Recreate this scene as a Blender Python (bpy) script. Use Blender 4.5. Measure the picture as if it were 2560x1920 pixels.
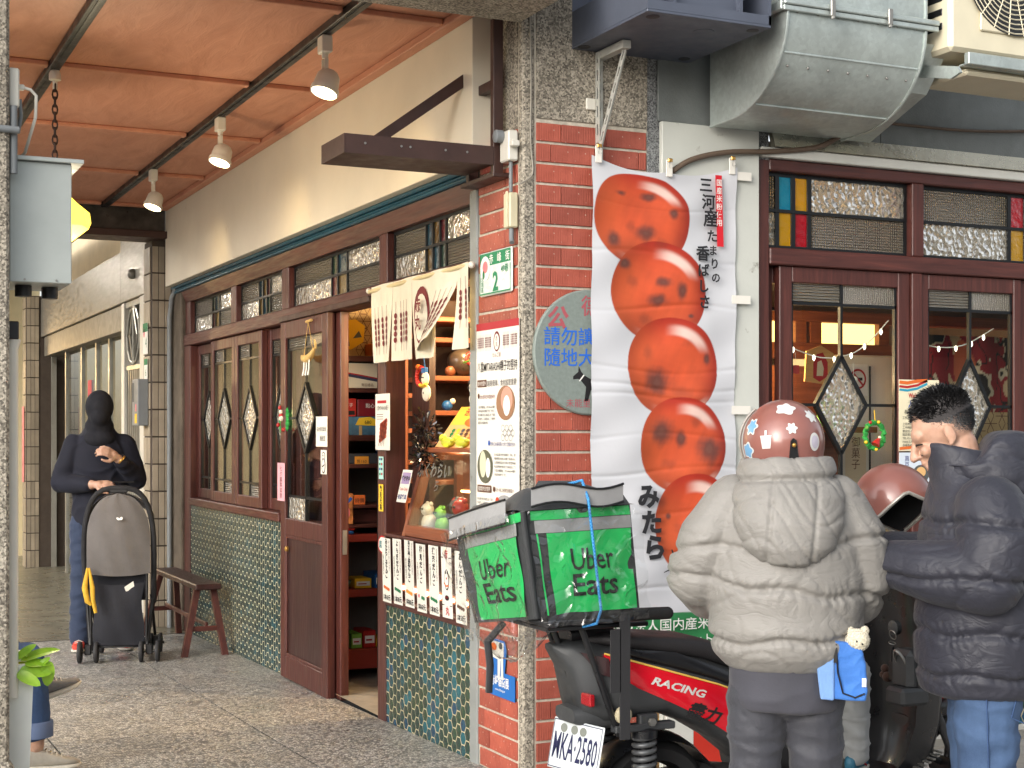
import bpy, math, random
import numpy as np
from mathutils import Vector, Matrix, noise
R = math.radians
sc = bpy.context.scene
for o in list(bpy.data.objects):
    bpy.data.objects.remove(o)

# ------------------------------------------------------------------ camera, sky, sun, exposure
cam = bpy.data.cameras.new('camera')
cam.sensor_width = 36.0; cam.lens = 52.06; cam.shift_y = 0.0477
cam.clip_start = 0.05; cam.clip_end = 400
co = bpy.data.objects.new('camera', cam); sc.collection.objects.link(co)
co.location = (-2.722, -5.68, 1.5); co.rotation_euler = (R(90), 0, -R(25.21))
sc.camera = co

world = bpy.data.worlds.new('World'); sc.world = world; world.use_nodes = True
wn = world.node_tree; wn.nodes.clear()
SUN_EL, SUN_AZ = 20.0, 242.0            # azimuth clockwise from +Y: behind the camera, to the left
sky = wn.nodes.new('ShaderNodeTexSky'); sky.sky_type = 'NISHITA'; sky.sun_disc = False
sky.sun_elevation = R(SUN_EL); sky.sun_rotation = R(SUN_AZ); sky.dust_density = 3.0; sky.ozone_density = 0.6
hs = wn.nodes.new('ShaderNodeHueSaturation'); hs.inputs['Saturation'].default_value = 0.3
bg = wn.nodes.new('ShaderNodeBackground'); bg.inputs['Strength'].default_value = 0.15
wo = wn.nodes.new('ShaderNodeOutputWorld')
wn.links.new(sky.outputs[0], hs.inputs['Color']); wn.links.new(hs.outputs[0], bg.inputs['Color']); wn.links.new(bg.outputs[0], wo.inputs['Surface'])
sl = bpy.data.lights.new('sun', 'SUN'); sl.energy = 0.9; sl.angle = R(85); sl.color = (1.0, 0.99, 0.98)
so = bpy.data.objects.new('sun', sl); sc.collection.objects.link(so)
so.rotation_euler = (R(90 - SUN_EL), 0, R(180 - SUN_AZ))
sc.view_settings.view_transform = 'Standard'; sc.view_settings.look = 'None'
sc.view_settings.exposure = 0.98; sc.view_settings.gamma = 1.0; sc.view_settings.use_curve_mapping = False
sc.cycles.max_bounces = 8; sc.cycles.transparent_max_bounces = 16; sc.cycles.transmission_bounces = 8
sc.cycles.caustics_reflective = False; sc.cycles.caustics_refractive = False
sc.cycles.sample_clamp_indirect = 6.0

# ------------------------------------------------------------------ materials
def S(r, g, b):
    f = lambda c: (c/255/12.92) if c/255 <= 0.04045 else ((c/255+0.055)/1.055)**2.4
    return (f(r), f(g), f(b))
MATS = {}
class NT:
    """tiny node-tree helper around one Principled material"""
    def __init__(s, name):
        s.m = bpy.data.materials.new(name); s.m.use_nodes = True
        s.t = s.m.node_tree; s.b = s.t.nodes['Principled BSDF']; s._tc = None
    def n(s, typ, **kw):
        nd = s.t.nodes.new('ShaderNode'+typ)
        for k, v in kw.items():
            if k in nd.inputs: s.set(nd.inputs[k], v)
            else: setattr(nd, k, v)
        return nd
    def set(s, inp, v):
        if isinstance(v, bpy.types.NodeSocket): s.t.links.new(v, inp)
        elif isinstance(v, tuple) and len(v) == 3 and inp.type == 'RGBA': inp.default_value = (*v, 1)
        else: inp.default_value = v
    def tc(s, which='Object', scale=(1, 1, 1), rot=(0, 0, 0)):
        if s._tc is None: s._tc = s.t.nodes.new('ShaderNodeTexCoord')
        mp = s.t.nodes.new('ShaderNodeMapping'); s.t.links.new(s._tc.outputs[which], mp.inputs[0])
        mp.inputs['Scale'].default_value = scale; mp.inputs['Rotation'].default_value = rot
        return mp.outputs[0]
    def world(s, scale=(1, 1, 1)):
        g = s.t.nodes.new('ShaderNodeNewGeometry'); mp = s.t.nodes.new('ShaderNodeMapping')
        s.t.links.new(g.outputs['Position'], mp.inputs[0]); mp.inputs['Scale'].default_value = scale
        return mp.outputs[0]
    def noise(s, vec, scale, detail=4, rough=0.55, dist=0):
        nd = s.n('TexNoise', Scale=scale, Detail=detail, Roughness=rough, Distortion=dist); s.t.links.new(vec, nd.inputs['Vector'])
        return nd.outputs['Fac']
    def vor(s, vec, scale, feature='F1', out='Distance'):
        nd = s.n('TexVoronoi', feature=feature, Scale=scale); s.t.links.new(vec, nd.inputs['Vector'])
        return nd.outputs[out]
    def ramp(s, fac, *stops, interp='LINEAR'):
        nd = s.t.nodes.new('ShaderNodeValToRGB'); s.t.links.new(fac, nd.inputs[0]); cr = nd.color_ramp; cr.interpolation = interp
        while len(cr.elements) < len(stops): cr.elements.new(0.5)
        for e, (p, c) in zip(cr.elements, stops):
            e.position = p; e.color = (*(c if isinstance(c, tuple) else (c, c, c)), 1)
        return nd.outputs[0]
    def mix(s, fac, a, b, mode='MIX'):
        nd = s.t.nodes.new('ShaderNodeMix'); nd.data_type = 'RGBA'; nd.blend_type = mode
        for i, v in ((0, fac), (6, a), (7, b)): s.set(nd.inputs[i], v)
        return nd.outputs[2]
    def math(s, op, a, b=0.0):
        nd = s.t.nodes.new('ShaderNodeMath'); nd.operation = op; s.set(nd.inputs[0], a); s.set(nd.inputs[1], b); return nd.outputs[0]
    def rand(s):
        return s.t.nodes.new('ShaderNodeObjectInfo').outputs['Random']
    def bump(s, h, strength=0.3, dist=0.002):
        nd = s.n('Bump', Strength=strength, Distance=dist); s.t.links.new(h, nd.inputs['Height'])
        s.t.links.new(nd.outputs[0], s.b.inputs['Normal'])
    def col(s, c): s.set(s.b.inputs['Base Color'], c)
    def p(s, **kw):
        al = dict(rough='Roughness', metal='Metallic', coat='Coat Weight', coatr='Coat Roughness', trans='Transmission Weight', ior='IOR',
                  alpha='Alpha', em='Emission Color', ems='Emission Strength', spec='Specular IOR Level', sheen='Sheen Weight', sss='Subsurface Weight')
        for k, v in kw.items(): s.set(s.b.inputs[al[k]], v)
        return s
def mat(name, c, rough=0.6, metal=0.0, var=0.12, scale=6.0, bump=0.0, bscale=60.0, coat=0.0, rnd=0.0, streak=None, wear=None, **kw):
    """plain coloured surface with uneven tone and fine relief"""
    if name in MATS: return MATS[name]
    t = NT(name); v = t.tc(scale=streak or (1, 1, 1))
    f = t.noise(v, scale, 5, 0.6)
    lo = tuple(x*(1-var) for x in c); hi = tuple(min(1, x*(1+var)) for x in c)
    cc = t.ramp(f, (0.3, lo), (0.7, hi))
    if rnd:
        k = t.ramp(t.rand(), (0, (1-rnd,)*3), (1, (1+rnd,)*3)); cc = t.mix(1.0, cc, k, 'MULTIPLY')
    if wear:
        w = t.ramp(t.noise(t.tc(), wear[1], 8, 0.7), (wear[2], (0, 0, 0)), (wear[2]+0.08, (1, 1, 1)))
        cc = t.mix(w, cc, wear[0])
    t.col(cc); t.p(rough=rough, metal=metal, **kw)
    if coat: t.p(coat=coat, coatr=0.08)
    rr = t.ramp(t.noise(v, scale*2.3, 3), (0.25, (max(0.02, rough-0.1),)*3), (0.75, (min(1, rough+0.12),)*3)); t.set(t.b.inputs['Roughness'], rr)
    if bump: t.bump(t.noise(t.tc(scale=streak or (1, 1, 1)), bscale, 6, 0.65), bump, 0.004)
    MATS[name] = t.m; return t.m
def ink(name, c, rough=0.7):
    if name in MATS: return MATS[name]
    t = NT(name); t.col(c); t.p(rough=rough); MATS[name] = t.m; return t.m
def emis(name, c, strength, base=None):
    if name in MATS: return MATS[name]
    t = NT(name); t.col(base or c); t.p(em=c, ems=strength, rough=0.4); MATS[name] = t.m; return t.m

# ------------------------------------------------------------------ mesh helpers
class MB:
    def __init__(s): s.v = []; s.f = []; s.mi = []; s.cur = 0
    def add(s, vs, fs):
        o = len(s.v); s.v += [tuple(p) for p in vs]; s.f += [tuple(i+o for i in f) for f in fs]; s.mi += [s.cur]*len(fs); return s
    def quad(s, a, b, c, d): return s.add([a, b, c, d], [(0, 1, 2, 3)])
    def box(s, x0, x1, y0, y1, z0, z1, c=0.0, M=None):
        if x1 < x0: x0, x1 = x1, x0
        if y1 < y0: y0, y1 = y1, y0
        if z1 < z0: z0, z1 = z1, z0
        c = min(c, (x1-x0)*.45, (y1-y0)*.45, (z1-z0)*.45)
        if c <= 0:
            vs = [(x, y, z) for x in (x0, x1) for y in (y0, y1) for z in (z0, z1)]
            fs = [(0, 1, 3, 2), (4, 6, 7, 5), (0, 4, 5, 1), (2, 3, 7, 6), (0, 2, 6, 4), (1, 5, 7, 3)]
        else:
            vs = []; idx = {}
            for i, x in enumerate((x0, x1)):
                for j, y in enumerate((y0, y1)):
                    for k, z in enumerate((z0, z1)):
                        sx, sy, sz = (1-2*i)*c, (1-2*j)*c, (1-2*k)*c
                        for ax, p in enumerate(((x, y+sy, z+sz), (x+sx, y, z+sz), (x+sx, y+sy, z))):
                            idx[i, j, k, ax] = len(vs); vs.append(p)
            I = idx; fs = []
            for i in (0, 1):
                q = [I[i, 0, 0, 0], I[i, 1, 0, 0], I[i, 1, 1, 0], I[i, 0, 1, 0]]; fs.append(tuple(q if i else q[::-1]))
                q = [I[0, i, 0, 1], I[1, i, 0, 1], I[1, i, 1, 1], I[0, i, 1, 1]]; fs.append(tuple(q[::-1] if i else q))
                q = [I[0, 0, i, 2], I[1, 0, i, 2], I[1, 1, i, 2], I[0, 1, i, 2]]; fs.append(tuple(q if i else q[::-1]))
            def eq(q, flip): fs.append(tuple(q[::-1] if flip else q))
            for a in (0, 1):
                for b in (0, 1):
                    eq([I[a, b, 0, 0], I[a, b, 0, 1], I[a, b, 1, 1], I[a, b, 1, 0]], (a == b))
                    eq([I[a, 0, b, 0], I[a, 0, b, 2], I[a, 1, b, 2], I[a, 1, b, 0]], (a != b))
                    eq([I[0, a, b, 1], I[0, a, b, 2], I[1, a, b, 2], I[1, a, b, 1]], (a == b))
            for i in (0, 1):
                for j in (0, 1):
                    for k in (0, 1):
                        eq([I[i, j, k, 0], I[i, j, k, 1], I[i, j, k, 2]], (i+j+k) % 2 == 0)
        if M is not None: vs = [M @ Vector(p) for p in vs]
        return s.add(vs, fs)
    def prism(s, poly, t0, t1, f):
        """extrude a 2-D outline; f(a, b, t) -> point"""
        n = len(poly); vs = [f(a, b, t0) for a, b in poly]+[f(a, b, t1) for a, b in poly]
        fs = [tuple(range(n))[::-1], tuple(range(n, 2*n))]+[(i, (i+1) % n, n+(i+1) % n, n+i) for i in range(n)]
        return s.add(vs, fs)
    def tube(s, pts, r, n=8, caps=True, closed=False):
        pts = [Vector(p) for p in pts]; m = len(pts); rr = r if isinstance(r, (list, tuple)) else [r]*m
        rings = []; up = None
        for i, p in enumerate(pts):
            a = pts[i-1] if (i > 0 or closed) else p; b = pts[(i+1) % m] if (i < m-1 or closed) else p
            d = (b-a)
            if d.length < 1e-9: d = Vector((0, 0, 1))
            d.normalize()
            if up is None:
                up = Vector((0, 0, 1)) if abs(d.z) < 0.9 else Vector((1, 0, 0))
            x = d.cross(up)
            if x.length < 1e-6: x = d.cross(Vector((0, 1, 0)))
            x.normalize(); y = x.cross(d); up = y
            rings.append([p+(x*math.cos(2*math.pi*k/n)+y*math.sin(2*math.pi*k/n))*rr[i] for k in range(n)])
        return s.loft(rings, caps=caps and not closed, wrap=closed)
    def loft(s, rings, caps=True, wrap=False):
        n = len(rings[0]); m = len(rings); vs = [p for r in rings for p in r]; fs = []
        for i in range(m if wrap else m-1):
            for k in range(n):
                a = i*n+k; b = i*n+(k+1) % n; c = ((i+1) % m)*n+(k+1) % n; d = ((i+1) % m)*n+k
                fs.append((a, b, c, d))
        if caps: fs.append(tuple(range(n))[::-1]); fs.append(tuple(range((m-1)*n, m*n)))
        return s.add(vs, fs)
    def lathe(s, prof, n=16, c=(0, 0, 0), M=None, caps=True):
        rings = []
        for r, z in prof:
            ring = [Vector((r*math.cos(2*math.pi*k/n), r*math.sin(2*math.pi*k/n), z)) for k in range(n)]
            rings.append([(M @ p if M is not None else p+Vector(c)) for p in ring])
        return s.loft(rings, caps)
    def ball(s, c, r, nu=12, nv=8, M=None):
        rx, ry, rz = r if isinstance(r, (tuple, list)) else (r, r, r); c = Vector(c)
        vs = []; fs = []
        for j in range(nv+1):
            th = math.pi*j/nv; rad = max(math.sin(th), 1e-3)
            for i in range(nu):
                a = 2*math.pi*i/nu; p = Vector((rx*rad*math.cos(a), ry*rad*math.sin(a), rz*math.cos(th)))
                vs.append(c+(M @ p if M is not None else p))
        for j in range(nv):
            for i in range(nu):
                fs.append((j*nu+i, (j+1)*nu+i, (j+1)*nu+(i+1) % nu, j*nu+(i+1) % nu))
        return s.add(vs, fs)
    def torus(s, c, r0, r1, n=24, m=8, M=None):
        rings = []
        for i in range(n):
            a = 2*math.pi*i/n; ring = []
            for k in range(m):
                b = 2*math.pi*k/m; p = Vector(((r0+r1*math.cos(b))*math.cos(a), (r0+r1*math.cos(b))*math.sin(a), r1*math.sin(b)))
                ring.append(Vector(c)+(M @ p if M is not None else p))
            rings.append(ring)
        return s.loft(rings, caps=False, wrap=True)
    def mesh(s, name, mats, smooth=None, off=(0, 0, 0)):
        me = bpy.data.meshes.new(name)
        me.from_pydata([(p[0]-off[0], p[1]-off[1], p[2]-off[2]) for p in s.v], [], s.f)
        for m in mats: me.materials.append(m)
        if len(mats) > 1: me.polygons.foreach_set('material_index', s.mi)
        if smooth is not None:
            me.polygons.foreach_set('use_smooth', [True]*len(me.polygons))
            if smooth < 180: me.set_sharp_from_angle(angle=R(smooth))
        me.update(); return me

OFF = {}
def link(o, parent=None):
    sc.collection.objects.link(o)
    if parent is not None: o.parent = parent
    return o
def thing(name, label, cat, base=(0, 0, 0), rot=0.0, group=None, wall=None, local=False):
    """Empty at the base of a thing. wall 'L' = arcade front (s runs right along it, d goes in), 'R' = street front. Parts are given in the same
    coordinates as base; local=True: parts are given round the thing's own origin."""
    o = bpy.data.objects.new(name, None); o.empty_display_size = 0.1; link(o)
    s, d, z = base
    if wall == 'L': o.location = (d, -s, z); rot += -math.pi/2
    else: o.location = base
    o.rotation_euler = (0, 0, rot)
    o['label'] = label; o['category'] = cat; o['kind'] = 'thing'
    if group: o['group'] = group
    OFF[o.name] = (0, 0, 0) if local else tuple(base)
    return o
def part(T, name, mb, m, smooth=None, label=None, kind=None):
    ms = m if isinstance(m, (list, tuple)) else [m]
    off = OFF.get(T.name, (0, 0, 0)) if T is not None else (0, 0, 0)
    o = bpy.data.objects.new(name, mb.mesh(name, ms, smooth, off)); link(o, T)
    OFF[o.name] = off
    if label: o['label'] = label
    if kind: o['kind'] = kind
    return o
def struct(name, mb, m, smooth=None, kind='structure', label=None):
    o = part(None, name, mb, m, smooth); o['kind'] = kind
    if label: o['label'] = label
    return o
def copy_tree(o, parent=None):
    c = o.copy(); link(c); c.parent = parent; OFF[c.name] = OFF.get(o.name, (0, 0, 0))
    for ch in list(o.children): copy_tree(ch, c)
    return c
def relabel(o, label): o['label'] = label; return o

# ------------------------------------------------------------------ lettering and flat print
GL = {}
WORK = bpy.data.scenes.new('workshop')               # a side scene where letters and soft bodies are turned into meshes
def bake(o):
    WORK.collection.objects.link(o); vl = WORK.view_layers[0]; vl.update()
    return bpy.data.meshes.new_from_object(o.evaluated_get(vl.depsgraph))
def glyphs(s, bold=0.0):
    k = (s, bold)
    if k in GL: return GL[k]
    cu = bpy.data.curves.new('lettering', 'FONT'); cu.body = s; cu.resolution_u = 2; cu.offset = bold; cu.align_x = 'LEFT'
    o = bpy.data.objects.new('lettering', cu); me = bake(o)
    vs = [(v.co.x, v.co.y) for v in me.vertices]; fs = [tuple(p.vertices) for p in me.polygons]
    bpy.data.objects.remove(o); bpy.data.curves.remove(cu); bpy.data.meshes.remove(me)
    GL[k] = (vs, fs); return GL[k]
class Pr:
    """flat print on a plane: o origin, u right, v up (metres); every call lays a sheet a little prouder"""
    def __init__(s, o, u=(1, 0, 0), v=(0, 0, 1), lift=0.0007, warp=None):
        s.o = Vector(o); s.u = Vector(u).normalized(); s.v = Vector(v).normalized(); s.n = s.u.cross(s.v); s.lift = lift; s.k = 1
        s.mb = MB(); s.mats = []; s.warp = warp
    def at(s, x, y, l=None):
        p = s.o+s.u*x+s.v*y+s.n*(s.lift*(s.k if l is None else l))
        return s.warp(p) if s.warp else p
    def use(s, m):
        if m not in s.mats: s.mats.append(m)
        s.mb.cur = s.mats.index(m)
    def poly(s, pts, m):
        s.use(m); s.mb.add([s.at(*p) for p in pts], [tuple(range(len(pts)))]); return s
    def rect(s, x0, y0, x1, y1, m): return s.poly([(x0, y0), (x1, y0), (x1, y1), (x0, y1)], m)
    def ell(s, cx, cy, rx, ry, m, n=20, a0=0, rot=0):
        c, q = math.cos(rot), math.sin(rot)
        return s.poly([(cx+rx*math.cos(2*math.pi*i/n)*c-ry*math.sin(2*math.pi*i/n)*q, cy+rx*math.cos(2*math.pi*i/n)*q+ry*math.sin(2*math.pi*i/n)*c) for i in range(n)], m)
    def ring(s, cx, cy, rx, ry, w, m, n=28):
        s.use(m); vs = []; fs = []
        for i in range(n):
            a = 2*math.pi*i/n; vs += [s.at(cx+rx*math.cos(a), cy+ry*math.sin(a)), s.at(cx+(rx-w)*math.cos(a), cy+(ry-w)*math.sin(a))]
        for i in range(n): j = (i+1) % n; fs.append((2*i, 2*j, 2*j+1, 2*i+1))
        s.mb.add(vs, fs); return s
    def stroke(s, pts, w, m):
        s.use(m)
        n = len(pts); L = []; Rr = []
        for i, (x, y) in enumerate(pts):
            a = pts[max(i-1, 0)]; b = pts[min(i+1, n-1)]; dx, dy = b[0]-a[0], b[1]-a[1]; l = math.hypot(dx, dy) or 1
            ww = (w[i] if isinstance(w, (list, tuple)) else w)/2; L.append(s.at(x-dy/l*ww, y+dx/l*ww)); Rr.append(s.at(x+dy/l*ww, y-dx/l*ww))
        s.mb.add(L+Rr, [(i, n+i, n+i+1, i+1) for i in range(n-1)]); return s
    def txt(s, t, x, y, h, m, al='C', bold=0.0, sx=1.0, fit=None, sh=0.0):
        """one line; y is the baseline, h the em height, fit a width to fill"""
        vs, fs = glyphs(t, bold); s.use(m)
        if not vs: return s
        x0 = min(v[0] for v in vs); x1 = max(v[0] for v in vs); w = (x1-x0)*h
        if fit: sx = fit/w
        w *= sx; ox = x-(w/2 if al == 'C' else w if al == 'R' else 0)
        s.mb.add([s.at(ox+(a-x0)*h*sx+b*h*sh, y+b*h) for a, b in vs], fs); return s
    def vtxt(s, t, x, y, h, m, bold=0.0, step=1.0, sx=1.0, jit=0.0, dx=0.0):
        """a column of characters, x its middle, y its top"""
        rg = random.Random(sum(map(ord, t)))
        s.use(m)
        for i, ch in enumerate(t):
            if ch == ' ': continue
            vs, fs = glyphs(ch, bold)
            if not vs: continue
            cx = (min(v[0] for v in vs)+max(v[0] for v in vs))/2
            q = 1+jit*rg.uniform(-1, 1); jx = jit*rg.uniform(-.25, .25)*h
            s.mb.add([s.at(x+dx*i+jx+(a-cx)*h*sx*q, y-(i+0.85)*h*step+b*h*q) for a, b in vs], fs)
        return s
    def up(s): s.k += 1; return s
    def done(s, T, name='print', label=None):
        return part(T, name, s.mb, s.mats, label=label)
def canvas(T, name, img, fpos, m, smooth=180):
    """picture made of vertex colours: img rows from the top; fpos(u, v) with v 0 at the bottom -> point"""
    h, w = img.shape[:2]; off = OFF.get(T.name, (0, 0, 0))
    vs = []
    for j in range(h):
        for i in range(w):
            p = fpos(i/(w-1), 1-j/(h-1)); vs.append((p[0]-off[0], p[1]-off[1], p[2]-off[2]))
    idx = np.arange(h*w).reshape(h, w)
    fs = np.stack([idx[1:, :-1], idx[1:, 1:], idx[:-1, 1:], idx[:-1, :-1]], -1).reshape(-1, 4)
    me = bpy.data.meshes.new(name); me.from_pydata(vs, [], fs.tolist())
    ca = me.color_attributes.new('print', 'FLOAT_COLOR', 'POINT')
    rgba = np.ones((h*w, 4), np.float32); rgba[:, :3] = img.reshape(-1, 3); ca.data.foreach_set('color', rgba.ravel())
    me.materials.append(m); me.polygons.foreach_set('use_smooth', [True]*len(me.polygons)); me.update()
    o = bpy.data.objects.new(name, me); link(o, T); OFF[o.name] = off; return o
def printed(name, rough=0.55, bump=0.0, bscale=30, coat=0.0, sheen=0.0):
    if name in MATS: return MATS[name]
    t = NT(name); a = t.t.nodes.new('ShaderNodeVertexColor'); a.layer_name = 'print'
    t.col(a.outputs[0]); t.p(rough=rough, coat=coat)
    if bump: t.bump(t.noise(t.tc(), bscale, 5, 0.6), bump, 0.003)
    MATS[name] = t.m; return t.m
def sstep(a, b, x):
    t = np.clip((x-a)/(b-a), 0, 1); return t*t*(3-2*t)
def fbm(X, Y, seed=0, oct=4):
    rs = np.random.RandomState(seed); out = np.zeros_like(X); amp = 1.0; fr = 1.0; tot = 0
    for o in range(oct):
        for k in range(4):
            a = rs.uniform(0, 6.28); ph = rs.uniform(0, 6.28); q = fr*rs.uniform(.7, 1.4)
            out += amp*np.sin((X*math.cos(a)+Y*math.sin(a))*q+ph)/4
        tot += amp; amp *= .55; fr *= 2.05
    return out/tot

# remeshed soft bodies -------------------------------------------------------
def remesh(mb, voxel, smooth=6, factor=0.5):
    me = mb.mesh('soft', []); o = bpy.data.objects.new('soft', me)
    md = o.modifiers.new('r', 'REMESH'); md.mode = 'VOXEL'; md.voxel_size = voxel
    if smooth: sm = o.modifiers.new('s', 'SMOOTH'); sm.factor = factor; sm.iterations = smooth
    out = bake(o)
    bpy.data.objects.remove(o); bpy.data.meshes.remove(me)
    return out
def np_co(me):
    a = np.empty(len(me.vertices)*3, np.float32); me.vertices.foreach_get('co', a); return a.reshape(-1, 3)
def np_no(me):
    a = np.empty(len(me.vertices)*3, np.float32); me.vertices.foreach_get('normal', a); return a.reshape(-1, 3)
def set_co(me, a):
    me.vertices.foreach_set('co', np.ascontiguousarray(a, np.float32).ravel()); me.update()
def softpart(T, name, me, mats, M=None, label=None):
    me.name = name; me.materials.clear()
    for m in (mats if isinstance(mats, (list, tuple)) else [mats]): me.materials.append(m)
    if M is not None: me.transform(M)
    me.polygons.foreach_set('use_smooth', [True]*len(me.polygons))
    o = bpy.data.objects.new(name, me); link(o, T); OFF[o.name] = OFF.get(T.name, (0, 0, 0))
    if label: o['label'] = label
    return o
def limb(mb, pts, rs, n=16, flat=None):
    """tapered limb with round ends through pts"""
    P = [Vector(p) for p in pts]; path = []; rad = []
    for i in range(len(P)-1):
        for k in range(6):
            t = k/6; path.append(P[i].lerp(P[i+1], t)); rad.append(rs[i]*(1-t)+rs[i+1]*t)
    path.append(P[-1]); rad.append(rs[-1])
    mb.tube(path, rad, n); mb.ball(P[0], rs[0]*.99, n, 8); mb.ball(P[-1], rs[-1]*.99, n, 8)
    for i in range(1, len(P)-1): mb.ball(P[i], rs[i]*.99, n, 8)
    return mb
# ------------------------------------------------------------------ surface materials
def m_granite(name, a, b, c, scale=170, bump=.5):
    t = NT(name); v = t.world()
    n1 = t.vor(v, scale, out='Color'); sp = t.n('SeparateColor'); t.t.links.new(n1, sp.inputs[0])
    chips = t.ramp(sp.outputs[0], (0.0, c), (0.28, b), (0.6, a), (0.85, tuple(min(1, x*1.45) for x in a)))
    big = t.ramp(t.noise(v, 2.2, 7, .7), (.32, (.42, .40, .38)), (.62, (1, 1, 1)))
    t.col(t.mix(.75, chips, t.mix(1.0, chips, big, 'MULTIPLY'))); t.p(rough=.85)
    t.bump(t.vor(v, scale*.8), bump, .004); MATS[name] = t.m; return t.m
m_granite('pebbledash', S(168, 160, 145), S(136, 129, 116), S(98, 92, 83), 140)
m_granite('pebbledash_grey', S(132, 134, 134), S(100, 102, 103), S(64, 66, 68), 200)
def m_terrazzo():
    t = NT('terrazzo'); v = t.world((1, 1, 0))
    d = t.noise(t.world((1, 1, 0)), 40, 2); 
    w = t.n('VectorMath', operation='ADD'); t.t.links.new(v, w.inputs[0])
    nz = t.n('TexNoise', Scale=60.0); t.t.links.new(v, nz.inputs['Vector']); sc2 = t.n('VectorMath', operation='SCALE'); t.t.links.new(nz.outputs['Color'], sc2.inputs[0]); sc2.inputs['Scale'].default_value = .012
    t.t.links.new(sc2.outputs[0], w.inputs[1])
    cell = t.n('TexVoronoi', Scale=80.0); t.t.links.new(w.outputs[0], cell.inputs['Vector'])
    sp = t.n('SeparateColor'); t.t.links.new(cell.outputs['Color'], sp.inputs[0])
    chips = t.ramp(sp.outputs[0], (0, S(104, 106, 109)), (.22, S(146, 146, 143)), (.40, S(204, 202, 196)), (.70, S(236, 234, 229)), interp='CONSTANT')
    edge = t.n('TexVoronoi', Scale=80.0, feature='DISTANCE_TO_EDGE'); t.t.links.new(w.outputs[0], edge.inputs['Vector'])
    ef = t.ramp(edge.outputs['Distance'], (.07, (1, 1, 1)), (.16, (0, 0, 0)))
    c = t.mix(ef, chips, S(112, 110, 106))
    grime = t.ramp(t.noise(v, 1.3, 8, .7), (.35, (.82, .81, .79)), (.65, (1, 1, 1)))
    t.col(t.mix(1, c, grime, 'MULTIPLY')); t.set(t.b.inputs['Roughness'], t.ramp(t.noise(v, 3, 6), (.3, (.24,)*3), (.7, (.5,)*3)))
    MATS['terrazzo'] = t.m
m_terrazzo()
def m_brick():
    t = NT('brick_tile'); v = t.tc()
    n = t.noise(v, 9, 6, .65); base = t.ramp(n, (.3, S(146, 68, 52)), (.7, S(178, 92, 74)))
    k = t.ramp(t.rand(), (0, (.78, .76, .76)), (.5, (1, 1, 1)), (1, (1.12, 1.05, 1.0)))
    c = t.mix(1, base, k, 'MULTIPLY')
    dirt = t.ramp(t.noise(v, 45, 8, .75), (.60, (0, 0, 0)), (.72, (1, 1, 1))); c = t.mix(t.math('MULTIPLY', dirt, .55), c, S(84, 48, 42))
    ch = t.ramp(t.noise(v, 70, 2, .4), (.735, (0, 0, 0)), (.75, (1, 1, 1))); c = t.mix(ch, c, S(196, 178, 160))
    t.col(c); t.p(rough=.62)
    a = t.n('TexWave', wave_type='BANDS', bands_direction='X', Scale=38.0, Distortion=1.2); t.t.links.new(v, a.inputs['Vector']); a.inputs['Detail Scale'].default_value = 1.0
    h = t.math('ADD', t.math('MULTIPLY', a.outputs['Fac'], .5), t.noise(v, 60, 5)); t.bump(h, .55, .004); MATS['brick_tile'] = t.m
m_brick()
def m_wood(name, dark, light, rough=.42, axis=2, scale=3.0):
    t = NT(name); s = [14.0, 14.0, 14.0]; s[axis] = .8
    v = t.tc(scale=tuple(s)); rv = t.n('VectorMath', operation='ADD'); t.t.links.new(v, rv.inputs[0])
    cx = t.n('CombineXYZ'); r = t.math('MULTIPLY', t.rand(), 37.0)
    for i in range(3): t.t.links.new(r, cx.inputs[i])
    t.t.links.new(cx.outputs[0], rv.inputs[1]); v = rv.outputs[0]
    n = t.noise(v, scale, 8, .62, .6); c = t.ramp(n, (.28, dark), (.55, tuple((a+b)/2 for a, b in zip(dark, light))), (.75, light))
    w = t.ramp(t.noise(t.tc(), 22, 8, .72), (.66, (0, 0, 0)), (.78, (1, 1, 1))); c = t.mix(t.math('MULTIPLY', w, .35), c, tuple(x*1.9 for x in light))
    t.col(c); t.set(t.b.inputs['Roughness'], t.ramp(t.noise(v, scale*2, 4), (.3, (rough-.1,)*3), (.7, (rough+.15,)*3)))
    t.bump(n, .28, .003); MATS[name] = t.m
for ax, nm in ((2, ''), (0, '_x')):
    m_wood('wood_red'+nm, S(58, 27, 23), S(100, 52, 44), .42, ax)
    m_wood('wood_dark'+nm, S(44, 24, 22), S(72, 42, 38), .4, ax)
    m_wood('wood_orange'+nm, S(112, 58, 34), S(158, 90, 56), .45, ax)
def m_ceiling():
    t = NT('ceiling_paint'); v = t.world((1, .28, 1)); n = t.noise(v, 7, 8, .66, 1.2)
    t.col(t.ramp(n, (.25, S(182, 122, 95)), (.75, S(210, 150, 122)))); t.p(rough=.6); t.bump(n, .55, .02); MATS['ceiling_paint'] = t.m
m_ceiling()
def m_hex(name, stops):
    t = NT(name); v = t.tc()
    k = t.ramp(t.rand(), *stops, interp='CONSTANT')
    n = t.noise(t.world(), 60, 6, .6); c = t.mix(t.ramp(n, (.35, (0, 0, 0)), (.8, (1, 1, 1))), t.mix(.35, k, (.01, .015, .02)), t.mix(.2, k, S(120, 160, 150)))
    t.col(c); t.p(rough=.2, spec=.35); t.bump(t.noise(v, 34, 3), .2, .004); MATS[name] = t.m
G1, G2, T1, T2, B1, T3 = S(34, 56, 42), S(46, 66, 38), S(24, 74, 86), S(22, 98, 112), S(24, 66, 100), S(28, 58, 58)
m_hex('glazed_tile', [(0, G1), (.2, G2), (.36, T3), (.5, T1), (.62, G1), (.74, T2), (.86, B1), (.94, G2)])
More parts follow.
